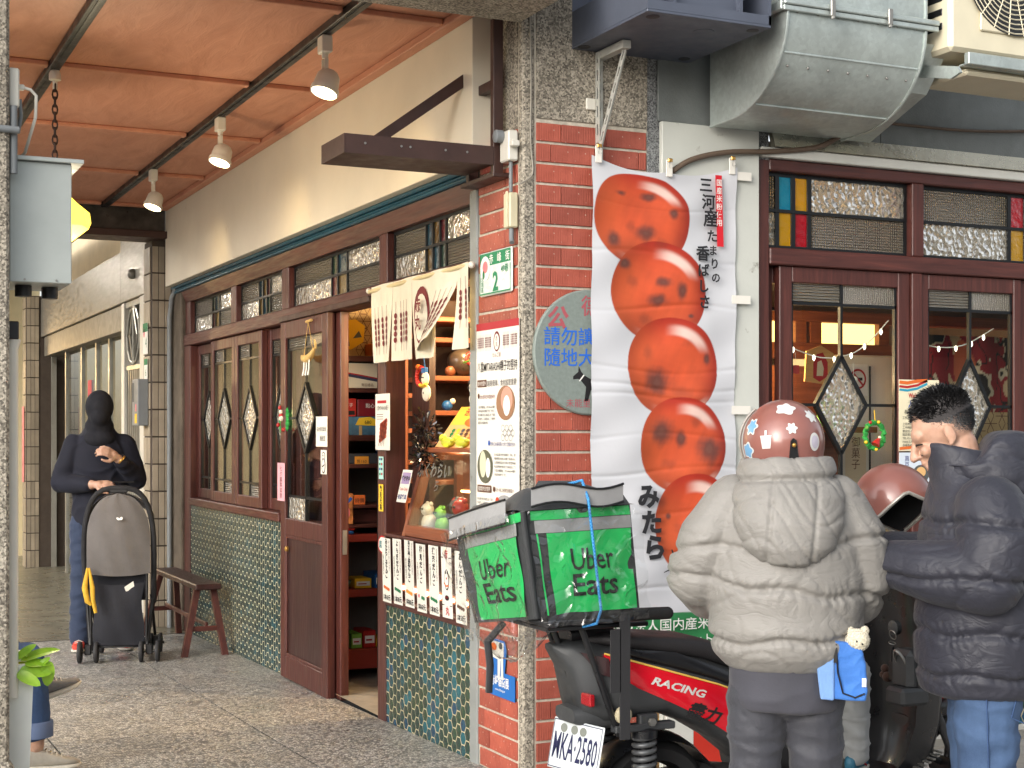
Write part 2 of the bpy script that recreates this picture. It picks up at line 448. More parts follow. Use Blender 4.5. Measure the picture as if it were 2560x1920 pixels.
m_hex('glazed_teal', [(0, S(10, 48, 52)), (.3, S(12, 38, 42)), (.55, S(8, 56, 64)), (.75, S(16, 46, 44)), (.92, S(10, 74, 86))])
m_hex('glazed_bright', [(0, S(44, 68, 30)), (.3, S(20, 90, 112)), (.5, S(22, 68, 104)), (.68, S(66, 88, 44)), (.85, S(24, 104, 116))])
def m_galv(name, c, rough=.38, metal=.75):
    t = NT(name); v = t.tc(); sp = t.vor(v, 55, out='Color'); s2 = t.n('SeparateColor'); t.t.links.new(sp, s2.inputs[0])
    n = t.noise(v, 3.5, 7, .7); a = t.ramp(n, (.25, tuple(x*.62 for x in c)), (.75, c)); k = t.ramp(s2.outputs[0], (0, (.93,)*3), (1, (1.05,)*3))
    t.col(t.mix(1, a, k, 'MULTIPLY')); t.p(metal=metal); t.set(t.b.inputs['Roughness'], t.ramp(t.noise(v, 9, 5), (.3, (rough-.08,)*3), (.7, (rough+.2,)*3))); t.bump(n, .12, .02); MATS[name] = t.m
m_galv('galvanised', S(206, 216, 212), .4, .62); mat('stainless', S(150, 148, 143), .38, metal=.7, var=.05, scale=2.0, streak=(1, 1, 6))
M = MATS
mat('mortar', S(190, 182, 166), .9, var=.25, scale=30, bump=.5, bscale=120)
mat('grout', S(184, 172, 140), .8, var=.12, scale=40, bump=.3)
mat('cream_paint', S(226, 216, 196), .72, var=.06, scale=1.6, bump=.2, bscale=26, wear=(S(198, 184, 156), 2.2, .66))
mat('white_paint', S(214, 214, 206), .6, var=.06, scale=4, bump=.1, wear=(S(150, 150, 138), 9, .66))
mat('teal_paint', S(22, 74, 92), .4, var=.15)
mat('black_steel', S(26, 28, 30), .38, var=.25, metal=.3)
mat('brown_steel', S(64, 42, 36), .5, var=.22, bump=.15, bscale=90, wear=(S(112, 90, 78), 40, .72))
mat('dark_marble', S(62, 58, 54), .35, var=.7, scale=9, bump=.05)
mat('concrete', S(140, 134, 124), .9, var=.2, scale=6, bump=.4, bscale=70)
mat('asphalt', S(156, 152, 146), .92, var=.2, scale=12, bump=.7, bscale=240)
mat('floor_polished', S(104, 100, 86), .3, var=.25, scale=2.5)
mat('plaster_beige', S(206, 190, 160), .8, var=.08, scale=3)
mat('white_plastic', S(216, 212, 200), .45, var=.05)
mat('grey_plastic', S(120, 124, 126), .5, var=.08)
mat('black_plastic', S(24, 24, 26), .42, var=.18)
mat('black_rubber', S(22, 22, 23), .75, var=.2)
mat('paper', S(228, 224, 214), .75, var=.02)
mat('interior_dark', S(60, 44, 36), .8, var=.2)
def two_sided(t, ior):
    g = t.t.nodes.new('ShaderNodeNewGeometry'); return t.math('ADD', ior, t.math('MULTIPLY', g.outputs['Backfacing'], 1/ior-ior))
def m_glass(name, kind):
    """clear = see-through pane with reflection; reeded / pebbled = obscure patterned glass; tinted by a colour"""
    t = NT(name); nt = t.t; out = nt.nodes['Material Output']
    if kind == 'clear':
        nt.nodes.remove(t.b); tr = t.n('BsdfTransparent', Color=(.93, .95, .94)); gl = t.n('BsdfGlossy', Roughness=.015)
        fr = t.n('Fresnel', IOR=two_sided(t, 1.5)); mx = t.n('MixShader'); f2 = t.math('MULTIPLY', fr.outputs[0], 1.0)
        nt.links.new(f2, mx.inputs[0]); nt.links.new(tr.outputs[0], mx.inputs[1]); nt.links.new(gl.outputs[0], mx.inputs[2]); nt.links.new(mx.outputs[0], out.inputs[0])
    else:
        v = t.tc()
        if kind == 'reeded_h': a = t.n('TexWave', bands_direction='Z', Scale=22.0); nt.links.new(v, a.inputs['Vector']); h = a.outputs['Fac']
        elif kind == 'reeded_v': a = t.n('TexWave', bands_direction='X', Scale=26.0); nt.links.new(v, a.inputs['Vector']); h = a.outputs['Fac']
        elif kind == 'grid':
            a = t.n('TexWave', bands_direction='X', Scale=24.0); b = t.n('TexWave', bands_direction='Z', Scale=24.0)
            nt.links.new(v, a.inputs['Vector']); nt.links.new(v, b.inputs['Vector']); h = t.math('ADD', a.outputs['Fac'], b.outputs['Fac'])
        else: h = t.vor(v, 42, 'SMOOTH_F1')
        t.col(S(214, 206, 186)); t.p(rough=.22, trans=.72, ior=1.35, spec=.6); t.bump(h, .9, .02)
    MATS[name] = t.m
for k in ('clear', 'reeded_h', 'reeded_v', 'grid', 'pebbled'): m_glass('glass_'+k, k)
def m_stain(name, c):
    t = NT(name); t.col(c); t.p(rough=.12, trans=.55, ior=1.3); t.bump(t.noise(t.tc(), 25, 4), .3, .01); MATS[name] = t.m
for nm, c in (('blue', S(20, 150, 190)), ('amber', S(226, 170, 20)), ('red', S(206, 24, 44)), ('green', S(30, 120, 70))): m_stain('stain_'+nm, c); m_stain('dim_'+nm, tuple(x*.22 for x in c))  # dim copies: same glass, colour darkened to stand for panes unlit from behind

# ------------------------------------------------------------------ ground, arcade floor and ceiling
fz = lambda y: 0.0 if y < .6 else -.019*(y-.6)
g = MB()
g.quad((-90, -120, -.008), (120, -120, -.008), (120, .02, -.008), (-90, .02, -.008)); g.quad((-90, .02, -.008), (-2.72, .02, -.008), (-2.72, 60, -.008), (-90, 60, -.008))
struct('ground', g, M['asphalt'])
g = MB(); g.quad((0, .02, -.01), (6.5, .02, -.01), (6.5, 7, -.01), (0, 7, -.01)); struct('shop_floor', g, M['concrete'])
g = MB(); g.quad((-2.72, -.6, -.012), (0, -.6, -.012), (0, .6, -.012), (-2.72, .6, -.012)); g.quad((-2.72, .6, -.012), (0, .6, -.012), (0, 6.2, fz(6.2)-.012), (-2.72, 6.2, fz(6.2)-.012))
FL = struct('arcade_floor', g, mat('joint_dark', S(52, 50, 46), .9))
for x0, x1 in ((-2.72, -1.676), (-1.667, -.675), (-.666, -.002)):
    for y0, y1 in ((-.6, .594), (.6, 3.295), (3.303, 6.16)):
        b = MB(); vs = []
        for y in (y0, y1):
            for x in (x0, x1): vs += [(x, y, fz(y)-.02), (x, y, fz(y))]
        b.add(vs, [(1, 3, 7, 5), (0, 1, 5, 4), (2, 6, 7, 3), (0, 2, 3, 1), (4, 5, 7, 6)]); part(FL, 'slab', b, M['terrazzo'])
g = MB(); g.quad((-6, 6.2, fz(6.2)), (.3, 6.2, fz(6.2)), (.3, 22, fz(22)), (-6, 22, fz(22))); struct('neighbour_floor', g, M['floor_polished'])
g = MB(); g.box(-2.7, 0, .02, 6.6, 3.362, 3.42); CE = struct('arcade_ceiling', g, M['ceiling_paint'])
for y in (.50, 2.03, 3.5, 5.0, 6.5):
    for x0, x1 in ((-2.68, -1.665), (-1.605, -.64), (-.575, -.17)):
        b = MB(); b.box(x0, x1, y-.03, y+.03, 3.335, 3.361, .004); part(CE, 'batten', b, M['ceiling_paint'])
b = MB(); b.box(-.165, -.102, .02, 6.55, 3.325, 3.361, .004); part(CE, 'edge_batten', b, M['ceiling_paint'])
# beams of the building over the arcade mouth and at its far end
T = thing('arcade_beam', 'grey pebble-dash concrete beam across the top of the arcade mouth', 'beam', (-1.3, -.2, 3.24))
b = MB(); b.box(-2.9, -.003, -.40, .0, 3.24, 4.6, .015); part(T, 'beam_body', b, M['pebbledash'])
T = thing('marble_beam', 'dark marble-clad beam with a brown ledge at the far end of the ceiling', 'beam', (-1.3, 6.8, 3.1))
b = MB(); b.box(-2.7, -.1, 6.62, 6.85, 3.16, 3.42, .004); part(T, 'cladding', b, M['dark_marble'])
b = MB(); b.box(-2.7, -.03, 6.55, 6.9, 3.10, 3.157, .006); part(T, 'ledge', b, M['brown_steel'])

# ------------------------------------------------------------------ corner pillar
T = thing('brick_pillar', 'corner pillar of grey pebble-dash faced with ribbed red brick tiles', 'pillar', (.3, .25, 0))
b = MB(); b.box(.0015, .652, .0015, .5, -.01, 4.6); part(T, 'core', b, M['mortar'])
b = MB(); b.box(-.002, .062, -.006, .04, -.01, 4.6, .012); part(T, 'corner_strip', b, M['pebbledash'])
b = MB(); b.box(.066, .61, -.006, .001, 2.846, 4.6); b.box(-.006, .001, .042, .5, 2.80, 4.6); part(T, 'pebbledash_face', b, M['pebbledash'])
b = MB(); b.box(.612, .658, -.006, .02, -.01, 3.3, .004); part(T, 'edge_strip', b, M['pebbledash_grey'])
b = MB(); b.box(.655, 1.26, -.002, .05, 2.60, 4.6); part(T, 'grey_wall_face', b, M['pebbledash_grey'])
rg = random.Random(5); RH = .0885; BC = {}
def brick(w, face, u, z):
    key = (face, round(w, 3))
    if key not in BC:
        bb = MB()
        if face == 'R': bb.box(0, w, -.006, .014, 0, RH-.0115, .002)
        else: bb.box(-.006, .014, 0, w, 0, RH-.0115, .002)
        BC[key] = bb.mesh('brick', [M['brick_tile']])
    o = bpy.data.objects.new('brick', BC[key]); link(o, T)
    j = rg.uniform(-.0015, .0015)
    o.location = (u-.3, j-.25, z) if face == 'R' else (j-.3, u-.25, z)
for r in range(32):
    z = .006+r*RH
    for face, a0, a1 in (('R', .066, .609), ('L', .044, .448)):
        u = a0; first = (.068, .173, .12)[(r*2+(face == 'L')) % 3]
        while u < a1-.02:
            w = min(first if u == a0 else .218, a1-u)
            brick(w-.0025, face, u, z); u += w
T = thing('grey_jamb', 'narrow grey painted jamb between the counter and the brick pillar', 'door jamb', (-.49, 0, 0), wall='L')
b = MB(); b.box(-.535, -.452, -.012, .08, -.01, 2.69, .006); part(T, 'jamb_post', b, mat('jamb_grey', S(140, 144, 142), .6, var=.18, scale=5, wear=(S(96, 90, 80), 14, .62)))
# ------------------------------------------------------------------ windows shared by both fronts
def bar(mb, a, b, w=.014, d0=-.008, d1=.012):
    """lead bar between two points (s, z) of a window plane, mb carries .d"""
    dx, dz = b[0]-a[0], b[1]-a[1]; l = math.hypot(dx, dz); nx, nz = -dz/l*w/2, dx/l*w/2
    q = [(a[0]+nx, a[1]+nz), (b[0]+nx, b[1]+nz), (b[0]-nx, b[1]-nz), (a[0]-nx, a[1]-nz)]
    mb.prism(q[::-1], mb.d+d0, mb.d+d1, lambda s, z, t: (s, t, z))
def pane(P, pts, d, m, th=.004):
    b = MB(); b.prism(pts, d, d+th, lambda s, z, t: (s, t, z)); return part(P, 'pane', b, m)
def diamond_sash(T, name, s0, s1, z0, z1, d, st=.07, wood='wood_red', top=.14, bot=.10, rail=.08, dh=None, split=.5, zc=None, hwf=.30):
    b = MB()
    b.box(s0, s0+st, d-.02, d+.025, z0, z1, .004); b.box(s1-st, s1, d-.02, d+.025, z0, z1, .004)
    b.box(s0+st, s1-st, d-.019, d+.024, z1-rail, z1, .004); b.box(s0+st, s1-st, d-.019, d+.024, z0, z0+rail, .004)
    F = part(T, name, b, M[wood])
    a, c = s0+st, s1-st; lo, hi = z0+rail, z1-rail; m = a+(c-a)*split; zt = hi-top; zb = lo+bot if bot else lo; zm = zc or (zt+zb)/2
    hw = (c-a)*hwf; hh = dh or (zt-zb)*.30
    b = MB(); b.d = d
    bar(b, (a, zt), (c, zt)); bar(b, (m, hi), (m, zt+.007))
    if bot: bar(b, (a, zb), (c, zb)); bar(b, (m, zb-.007), (m, lo))
    bar(b, (m, zt-.007), (m, zm+hh)); bar(b, (m, zb+.007), (m, zm-hh)); bar(b, (a, zm), (m-hw, zm)); bar(b, (m+hw, zm), (c, zm))
    D = [(m, zm+hh), (m+hw, zm), (m, zm-hh), (m-hw, zm)]
    for i in range(4): bar(b, D[i], D[(i+1) % 4], .018, -.010, .014)
    for s_ in (a+.006, c-.006): bar(b, (s_, lo), (s_, hi), .012)
    part(F, 'lead_bars', b, M['black_steel'])
    pane(F, [(a, zt), (m, zt), (m, hi), (a, hi)], d, M['glass_reeded_h']); pane(F, [(m, zt), (c, zt), (c, hi), (m, hi)], d, M['glass_reeded_v'] if T.get('st') else M['glass_clear'])
    pane(F, D[::-1], d, M['glass_pebbled'])
    for q in ([(a, zm), (m-hw, zm), (m, zm+hh), (m, zt), (a, zt)], [(m, zm+hh), (m+hw, zm), (c, zm), (c, zt), (m, zt)],
              [(a, zb), (m, zb), (m, zm-hh), (m-hw, zm), (a, zm)], [(m, zb), (c, zb), (c, zm), (m+hw, zm), (m, zm-hh)]):
        pane(F, q, d, M['glass_clear'])
    if bot:
        pane(F, [(a, lo), (m, lo), (m, zb), (a, zb)], d, M['glass_clear']); pane(F, [(m, lo), (c, lo), (c, zb), (m, zb)], d, M['glass_reeded_h'])
    return F
def transom(T, s0, s1, z0, z1, d, cols, wd=.016):
    """cols: list of (share of width, upper glass, lower glass)"""
    b = MB(); b.d = d; zm = (z0+z1)/2; tot = sum(c[0] for c in cols)
    for s_ in (s0+.008, s1-.008): bar(b, (s_, z0), (s_, z1), .016)
    for z_ in (z0+.008, z1-.008): bar(b, (s0+.016, z_), (s1-.016, z_), .016)
    x = s0; cells = []
    for i, (w, g1, g2) in enumerate(cols):
        x2 = x+w/tot*(s1-s0)
        if i: bar(b, (x, z0+.016), (x, z1-.016), wd, -.009, .013)
        cells.append((x, x2, g1, g2)); x = x2
    bar(b, (s0+.016, zm), (s1-.016, zm), .014, -.012, .016)
    F = part(T, 'transom_window', b, M['black_steel'])
    for x, x2, g1, g2 in cells:
        pane(F, [(x, zm), (x2, zm), (x2, z1), (x, z1)], d, M[g1]); pane(F, [(x, z0), (x2, z0), (x2, zm), (x, zm)], d, M[g2])
    return F
HEXM = {}
def hex_panel(T, s0, s1, z0f, z1, d, near, W=.0607, gm='glazed_tile'):
    """wall of glazed hexagon tiles; near(s) ranks tiles, the first 300 are objects"""
    rw = W/math.sqrt(3); pitch = 1.5*rw; cells = []; r = 0; s = s0+rw*.55
    while s < s1+rw*.6:
        z = z1-(W*.5 if r % 2 else W*.06)
        while z > z0f(s)-W*.45: cells.append((s, z)); z -= W
        s += pitch; r += 1
    cells.sort(key=lambda c: -near(c)); rg = random.Random(len(cells))
    def pts(k, h): return [(math.cos(math.pi/3*i)*rw*k, -h, -math.sin(math.pi/3*i)*rw*k) for i in range(6)]
    vs = pts(.905, 0)+pts(.895, .0009)+pts(.80, .0014)+[(0, -.0017, 0)]
    fs = [(i, 6+i, 6+(i+1) % 6, (i+1) % 6) for i in range(6)]+[(6+i, 12+i, 12+(i+1) % 6, 6+(i+1) % 6) for i in range(6)]+[(12+i, 18, 12+(i+1) % 6) for i in range(6)]
    off = OFF[T.name]; rest = MB()
    def clipd(s, z):                                   # cut tiles at the panel's edges
        out = []
        for v in vs: out.append((min(max(v[0], s0-s+.001), s1-s-.001), v[1], min(max(v[2], z0f(s)-z), z1-z-.001)))
        return out
    for i, (s, z) in enumerate(cells):
        edge = s-rw < s0 or s+rw > s1 or z+W*.5 > z1 or z-W*.5 < z0f(s)
        vv = clipd(s, z) if edge else vs
        if i < 300:
            if edge: bb = MB(); bb.add(vv, fs); me = bb.mesh('tile', [M[gm]], 60)
            else:
                if gm not in HEXM: bb = MB(); bb.add(vs, fs); HEXM[gm] = bb.mesh('tile', [M[gm]], 60)
                me = HEXM[gm]
            o = bpy.data.objects.new('tile', me); link(o, T); o.location = (s-off[0], d-off[1]+rg.uniform(-.0004, .0004), z-off[2]); o.rotation_euler = (rg.gauss(0, .008), 0, 0 if edge else rg.gauss(0, .008))
        else: rest.add([(v[0]+s, v[1]+d, v[2]+z) for v in vv], fs)
    if rest.v:
        m = M.get(gm+'_joined')
        if m is None:
            m = M[gm].copy(); m.name = gm+'_joined'; nt = m.node_tree; ge = nt.nodes.new('ShaderNodeNewGeometry')
            for l in list(nt.links):
                if l.from_node.type == 'OBJECT_INFO': nt.links.new(ge.outputs['Random Per Island'], l.to_socket)
            M[gm+'_joined'] = m
        part(T, 'farther_tiles', rest, m, 60, kind='stuff')

# ------------------------------------------------------------------ fascia over the arcade shopfront
T = thing('shop_fascia', 'long cream fascia box over the arcade shopfront with teal moulding below', 'fascia', (-3.4, 0, 2.7), wall='L')
b = MB(); b.box(-6.62, -.30, -.1, .02, 2.705, 3.359, .003); part(T, 'fascia_box', b, M['cream_paint'])
b = MB()
for i, (y0, y1, z0, z1) in enumerate(((-.055, .02, 2.682, 2.704), (-.04, .02, 2.664, 2.6815), (-.05, .02, 2.645, 2.6635))):
    b.box(-6.62, -.455, y0, y1, z0, z1, .006)
part(T, 'teal_moulding', b, M['teal_paint'])

# ------------------------------------------------------------------ arcade shopfront joinery
T = thing('arcade_shopfront', 'dark red timber shopfront with patterned glass along the arcade', 'shopfront', (-3.4, 0, 0), wall='L')
zb = lambda s: fz(-s)
for s0, s1, lo in ((-6.34, -6.14, None), (-3.592, -3.455, None), (-1.772, -1.656, None)):
    b = MB(); b.box(s0, s1, -.006, .11, zb(s0)-.005, 2.20, .005); part(T, 'post', b, M['wood_red'])
for s0, s1 in ((-6.34, -6.18), (-4.89, -4.75), (-3.60, -3.45), (-1.775, -1.655), (-.56, -.537)):
    b = MB(); b.box(s0, s1, .004, .10, 2.292, 2.555, .004); part(T, 'transom_post', b, M['wood_red'])
b = MB(); b.box(-6.34, -.537, -.012, .11, 2.202, 2.290, .006); part(T, 'rail', b, M['wood_red_x'])
b = MB(); b.prism([(-.03, 2.643), (.02, 2.643), (.10, 2.557), (.008, 2.557)][::-1], -6.34, -.46, lambda y, z, t: (t, y, z)); part(T, 'head_board', b, M['wood_red_x'])
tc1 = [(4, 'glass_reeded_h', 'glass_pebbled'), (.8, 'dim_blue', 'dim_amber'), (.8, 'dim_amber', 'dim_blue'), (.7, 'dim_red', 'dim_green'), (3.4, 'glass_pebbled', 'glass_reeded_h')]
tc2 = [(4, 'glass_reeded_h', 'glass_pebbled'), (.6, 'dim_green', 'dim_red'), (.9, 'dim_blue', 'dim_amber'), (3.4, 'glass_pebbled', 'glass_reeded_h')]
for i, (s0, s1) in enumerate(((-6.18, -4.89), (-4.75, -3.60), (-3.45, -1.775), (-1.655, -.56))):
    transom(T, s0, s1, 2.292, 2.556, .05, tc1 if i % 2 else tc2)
for s0, s1, d in ((-6.14, -5.50, .075), (-5.52, -4.82, .03), (-4.81, -4.10, .03), (-4.11, -3.595, .075)):
    diamond_sash(T, 'sash_window', s0, s1, .985, 2.196, d, st=.075, wood='wood_red', top=.10, bot=.09, rail=.075, dh=.22, zc=1.605, hwf=.33)
b = MB(); b.box(-6.14, -3.594, -.02, .11, .925, .982, .005); part(T, 'sill', b, M['wood_red_x'])
# door leaf slid open in front of the bay, and the leaf behind it
for k, (s0, s1, d) in enumerate(((-3.45, -2.505, -.048), (-3.30, -2.43, .008))):
    zf = fz(3.0)-.0
    b = MB(); st = .1
    for a, c in ((s0, s0+st), (s1-st, s1)): b.box(a, c, d, d+.05, zf+.006, 2.198, .004)
    b.box(s0+st, s1-st, d+.001, d+.049, 2.09, 2.197, .004); b.box(s0+st, s1-st, d+.001, d+.049, .86, .965, .004); b.box(s0+st, s1-st, d+.001, d+.049, zf+.006, .10, .004)
    D = part(T, 'door', b, M['wood_red'], label='sliding door leaf with leaded glass over a plain timber panel' if k == 0 else None)
    b = MB(); b.box(s0+st, s1-st, d+.014, d+.034, .10, .86); part(D, 'door_panel', b, M['wood_dark'])
    b = MB(); 
    for a, c, e, f in ((s0+st, s1-st, .84, .86), (s0+st, s1-st, .10, .12)): b.box(a, c, d+.004, d+.013, e, f, .003)
    for a in (s0+st, s1-st-.02): b.box(a, a+.02, d+.004, d+.013, .1205, .8395, .003)
    part(D, 'panel_moulding', b, M['wood_red'])
    if k == 0:
        a, c, lo, hi = s0+st, s1-st, .965, 2.09; m = (a+c)/2; b = MB(); b.d = d+.024
        zt, z2, zm = hi-.07, lo+.14, 1.592; hw, hh = .19, .21
        D4 = [(m, zm+hh), (m+hw, zm), (m, zm-hh), (m-hw, zm)]
        bar(b, (a, zt), (c, zt)); bar(b, (m, hi), (m, zm+hh)); bar(b, (m, zm-hh), (m, lo)); bar(b, (a, z2), (c, z2)); bar(b, (a, zm), (m-hw, zm)); bar(b, (m+hw, zm), (c, zm))
        for i in range(4): bar(b, D4[i], D4[(i+1) % 4], .02, -.012, .016)
        for s_ in (a+.007, c-.007): bar(b, (s_, lo), (s_, hi), .014)
        part(D, 'lead_bars', b, M['black_steel'])
        dd = d+.024
        pane(D, [(a, zt), (m, zt), (m, hi), (a, hi)], dd, M['glass_reeded_h']); pane(D, [(m, zt), (c, zt), (c, hi), (m, hi)], dd, M['glass_reeded_v'])
        pane(D, D4[::-1], dd, M['glass_pebbled']); pane(D, [(a, lo), (m, lo), (m, z2), (a, z2)], dd, M['glass_pebbled']); pane(D, [(m, lo), (c, lo), (c, z2), (m, z2)], dd, M['glass_clear'])
        for q in ([(a, zm), (m-hw, zm), (m, zm+hh), (m, zt), (a, zt)], [(m, zm+hh), (m+hw, zm), (c, zm), (c, zt), (m, zt)],
                  [(a, z2), (m, z2), (m, zm-hh), (m-hw, zm), (a, zm)], [(m, z2), (c, z2), (c, zm), (m+hw, zm), (m, zm-hh)]): pane(D, q, dd, M['glass_clear'])
        b = MB(); b.lathe([(.018, 0), (.018, .012), (.010, .02), (.001, .021)], 12, M=Matrix.Translation((s0+.16, d, .775)) @ Matrix.Rotation(R(90), 4, 'X')); part(D, 'handle', b, mat('brass', S(196, 150, 78), .3, metal=.8), 40)
    else:
        b = MB(); b.box(s1+.0005, s1+.004, d+.012, d+.038, .80, .94); part(D, 'latch_plate', b, M['stainless'])
b = MB(); b.box(-3.45, -1.775, -.06, -.014, 2.1985, 2.232, .003); part(T, 'door_track', b, M['brown_steel'])
# counter ledge and sill
b = MB(); b.box(-1.655, -.537, -.012, .34, .955, .972, .004); b.box(-1.655, -.537, -.014, .10, .598, .632, .004); b.box(-1.655, -.537, .06, .10, .632, .955); part(T, 'counter', b, M['wood_red_x'])

T = thing('tiled_wall', 'low wall of small teal hexagon tiles under the arcade windows behind the bench', 'tiled wall', (-4.85, 0, 0), wall='L', group='hexagon tile walls')
b = MB(); b.box(-6.14, -3.593, .001, .10, fz(6.1)-.01, .924); part(T, 'grout_bed', b, M['grout'])
hex_panel(T, -6.14, -3.593, lambda s: zb(s), .924, .001, lambda c: c[0], gm='glazed_teal')
T = thing('tiled_wall', 'low wall of green and teal hexagon tiles under the menu strips of the counter', 'tiled wall', (-1.1, 0, 0), wall='L', group='hexagon tile walls')
b = MB(); b.box(-1.655, -.538, .001, .10, -.03, .597); part(T, 'grout_bed', b, M['grout'])
hex_panel(T, -1.655, -.538, lambda s: zb(s), .597, .001, lambda c: c[0])
# ------------------------------------------------------------------ street front
T = thing('street_shopfront', 'dark red timber shopfront with stained glass transoms facing the street', 'shopfront', (2.2, 0, 0)); T['st'] = 1
ZR = .745
for s0, s1 in ((1.205, 1.262), (3.30, 3.40)):
    b = MB(); b.box(s0, s1, -.006, .11, -.005, 2.76, .005); part(T, 'post', b, M['wood_red'])
b = MB(); b.box(1.262, 3.30, -.008, .11, 2.712, 2.765, .005); part(T, 'head_rail', b, M['wood_red_x'])
b = MB(); b.box(1.262, 3.30, -.012, .11, 2.278, 2.356, .005); part(T, 'rail', b, M['wood_red_x'])
b = MB(); b.box(2.094, 2.166, -.010, .11, 2.357, 2.711, .004); part(T, 'transom_post', b, M['wood_red'])
b = MB(); b.box(2.098, 2.160, -.004, .11, ZR, 2.277, .004); part(T, 'post', b, M['wood_red'])
transom(T, 1.262, 2.094, 2.357, 2.711, .04, [(.75, 'glass_grid', 'glass_pebbled'), (1, 'stain_blue', 'stain_amber'), (1, 'stain_amber', 'stain_red'), (6.3, 'glass_pebbled', 'glass_grid')], .022)
transom(T, 2.166, 3.30, 2.357, 2.711, .04, [(5.3, 'glass_grid', 'glass_pebbled'), (1, 'stain_red', 'stain_amber'), (1, 'stain_amber', 'stain_blue'), (3.0, 'glass_pebbled', 'glass_grid')], .022)
for s0, s1, d in ((1.262, 1.40, .06), ):
    b = MB(); b.box(s0, 1.325, d, d+.03, ZR, 2.277, .003); b.box(1.325, s1, d, d+.03, 2.20, 2.277, .003); b.box(1.325, s1, d, d+.03, ZR, ZR+.08, .003)
    F = part(T, 'sash_window', b, M['wood_red']); pane(F, [(1.31, ZR+.08), (1.40, ZR+.08), (1.40, 2.2), (1.31, 2.2)], d+.01, M['glass_clear'])
    b = MB(); b.d = d+.01; bar(b, (1.31, 2.08), (1.40, 2.08)); bar(b, (1.31, 1.63), (1.40, 1.63)); part(F, 'lead_bars', b, M['black_steel'])
diamond_sash(T, 'sash_window', 1.33, 2.096, ZR, 2.277, .03, st=.072, top=.095, bot=0, rail=.075, dh=.23, zc=1.632, hwf=.235, split=.47)
diamond_sash(T, 'sash_window', 2.162, 2.81, ZR, 2.277, .03, st=.05, top=.095, bot=0, rail=.075, dh=.23, zc=1.632, hwf=.235, split=.5)
diamond_sash(T, 'sash_window', 2.812, 3.30, ZR, 2.277, .05, st=.06, top=.095, bot=0, rail=.075, dh=.23, zc=1.632, hwf=.235, split=.5)
b = MB(); b.box(1.262, 3.30, -.02, .11, ZR-.035, ZR-.001, .005); part(T, 'sill', b, M['wood_red_x'])
T = thing('tiled_wall', 'low wall of bright green and blue hexagon tiles under the street windows', 'tiled wall', (2.2, 0, 0), group='hexagon tile walls')
b = MB(); b.box(1.205, 3.40, .001, .10, .03, ZR-.036); part(T, 'grout_bed', b, M['grout'])
hex_panel(T, 1.263, 3.299, lambda s: .03, ZR-.036, .001, lambda c: -abs(c[0]-2.25), W=.064, gm='glazed_bright')
b = MB(); b.box(1.2, 3.42, -.02, .09, -.008, .028, .004); part(T, 'base_strip', b, mat('strip_metal', S(190, 188, 180), .45, var=.08))
b = MB(); b.box(.66, 8, -.16, -.022, -.008, .004); struct('kerb_strip', b, M['concrete'])

# white board beside the pillar, upper wall cladding, flashing
T = thing('white_board', 'tall white painted board on the wall behind the hanging banner', 'board', (.93, 0, .2))
b = MB(); b.box(.672, 1.19, -.03, -.003, -.005, 2.882, .004); part(T, 'board_panel', b, mat('board_white', S(196, 198, 190), .6, var=.06, scale=4, bump=.15, bscale=30, wear=(S(140, 138, 126), 9, .64)))
T = thing('metal_cladding', 'grey weathered sheet metal panels above the street windows', 'cladding', (2.5, 0, 2.9))
zz = [.66, 1.9, 2.82, 3.6, 4.6, 5.6]
for i in range(5):
    b = MB(); b.box(zz[i]+.002, zz[i+1]-.002, -.012+.002*(i % 2), .05, 2.885, 4.6, .002); part(T, 'cladding_panel', b, mat('grey_sheet', S(120, 124, 122), .5, var=.22, scale=3, metal=.25, bump=.5, bscale=120))
b = MB(); b.prism([(-.03, 2.884), (-.055, 2.815), (-.02, 2.815), (.0, 2.884)], 1.26, 5.6, lambda y, z, t: (t, y, z)); part(T, 'flashing', b, mat('crinkled_foil', S(198, 192, 172), .28, metal=.8, bump=1.0, bscale=18))
b = MB(); b.box(1.2, 5.6, -.035, .05, 2.768, 2.813, .004); part(T, 'trim_board', b, M['white_paint'])
b = MB(); b.box(3.4, 5.6, 0, .1, 0, 2.767); part(T, 'side_wall', b, M['wood_dark'])

# dark steel tray and its slotted bracket
T = thing('steel_cabinet', 'dark blue-grey steel tray cabinet on a slotted bracket above the banner', 'cabinet', (.53, -.02, 3.155))
b = MB(); y0, y1, x0, x1, z = -.645, -.008, .236, .822, 3.157
b.box(x0, x1, y0, y1, z, z+.012, .002); b.box(x0, x0+.012, y0, y1, z+.012, z+.16); b.box(x0+.012, x1, y0, y0+.012, z+.012, z+.05)
b.box(x0+.13, x0+.145, y0+.02, y1, z+.012, z+.62); b.box(x0+.145, x1-.14, y0+.05, y0+.065, z+.012, z+.62); b.box(x1-.14, x1-.125, y0+.02, y1, z+.012, z+.62); b.box(x1-.012, x1, y0, y1, z+.012, z+.16); b.box(x0, x1, y1, y1+.006, z, z+.7)
part(T, 'tray', b, mat('slate_steel', S(86, 92, 106), .42, var=.08, metal=.2))
for cx, cy, r in ((x0+.03, -.06, .028), (x0+.06, y0+.06, .028), (x1-.05, y0+.06, .026), (x1-.06, -.07, .026), (.6, -.48, .045)):
    b = MB(); b.lathe([(r, 0), (r, .0015), (r*.8, .0016)], 20, c=(cx, cy, z-.0016)); part(T, 'grommet', b, mat('grommet_dark', S(40, 42, 48), .5) if r < .04 else M['slate_steel'])
T = thing('slotted_bracket', 'slotted white steel angle bracket under the dark steel cabinet', 'bracket', (.36, -.02, 2.7))
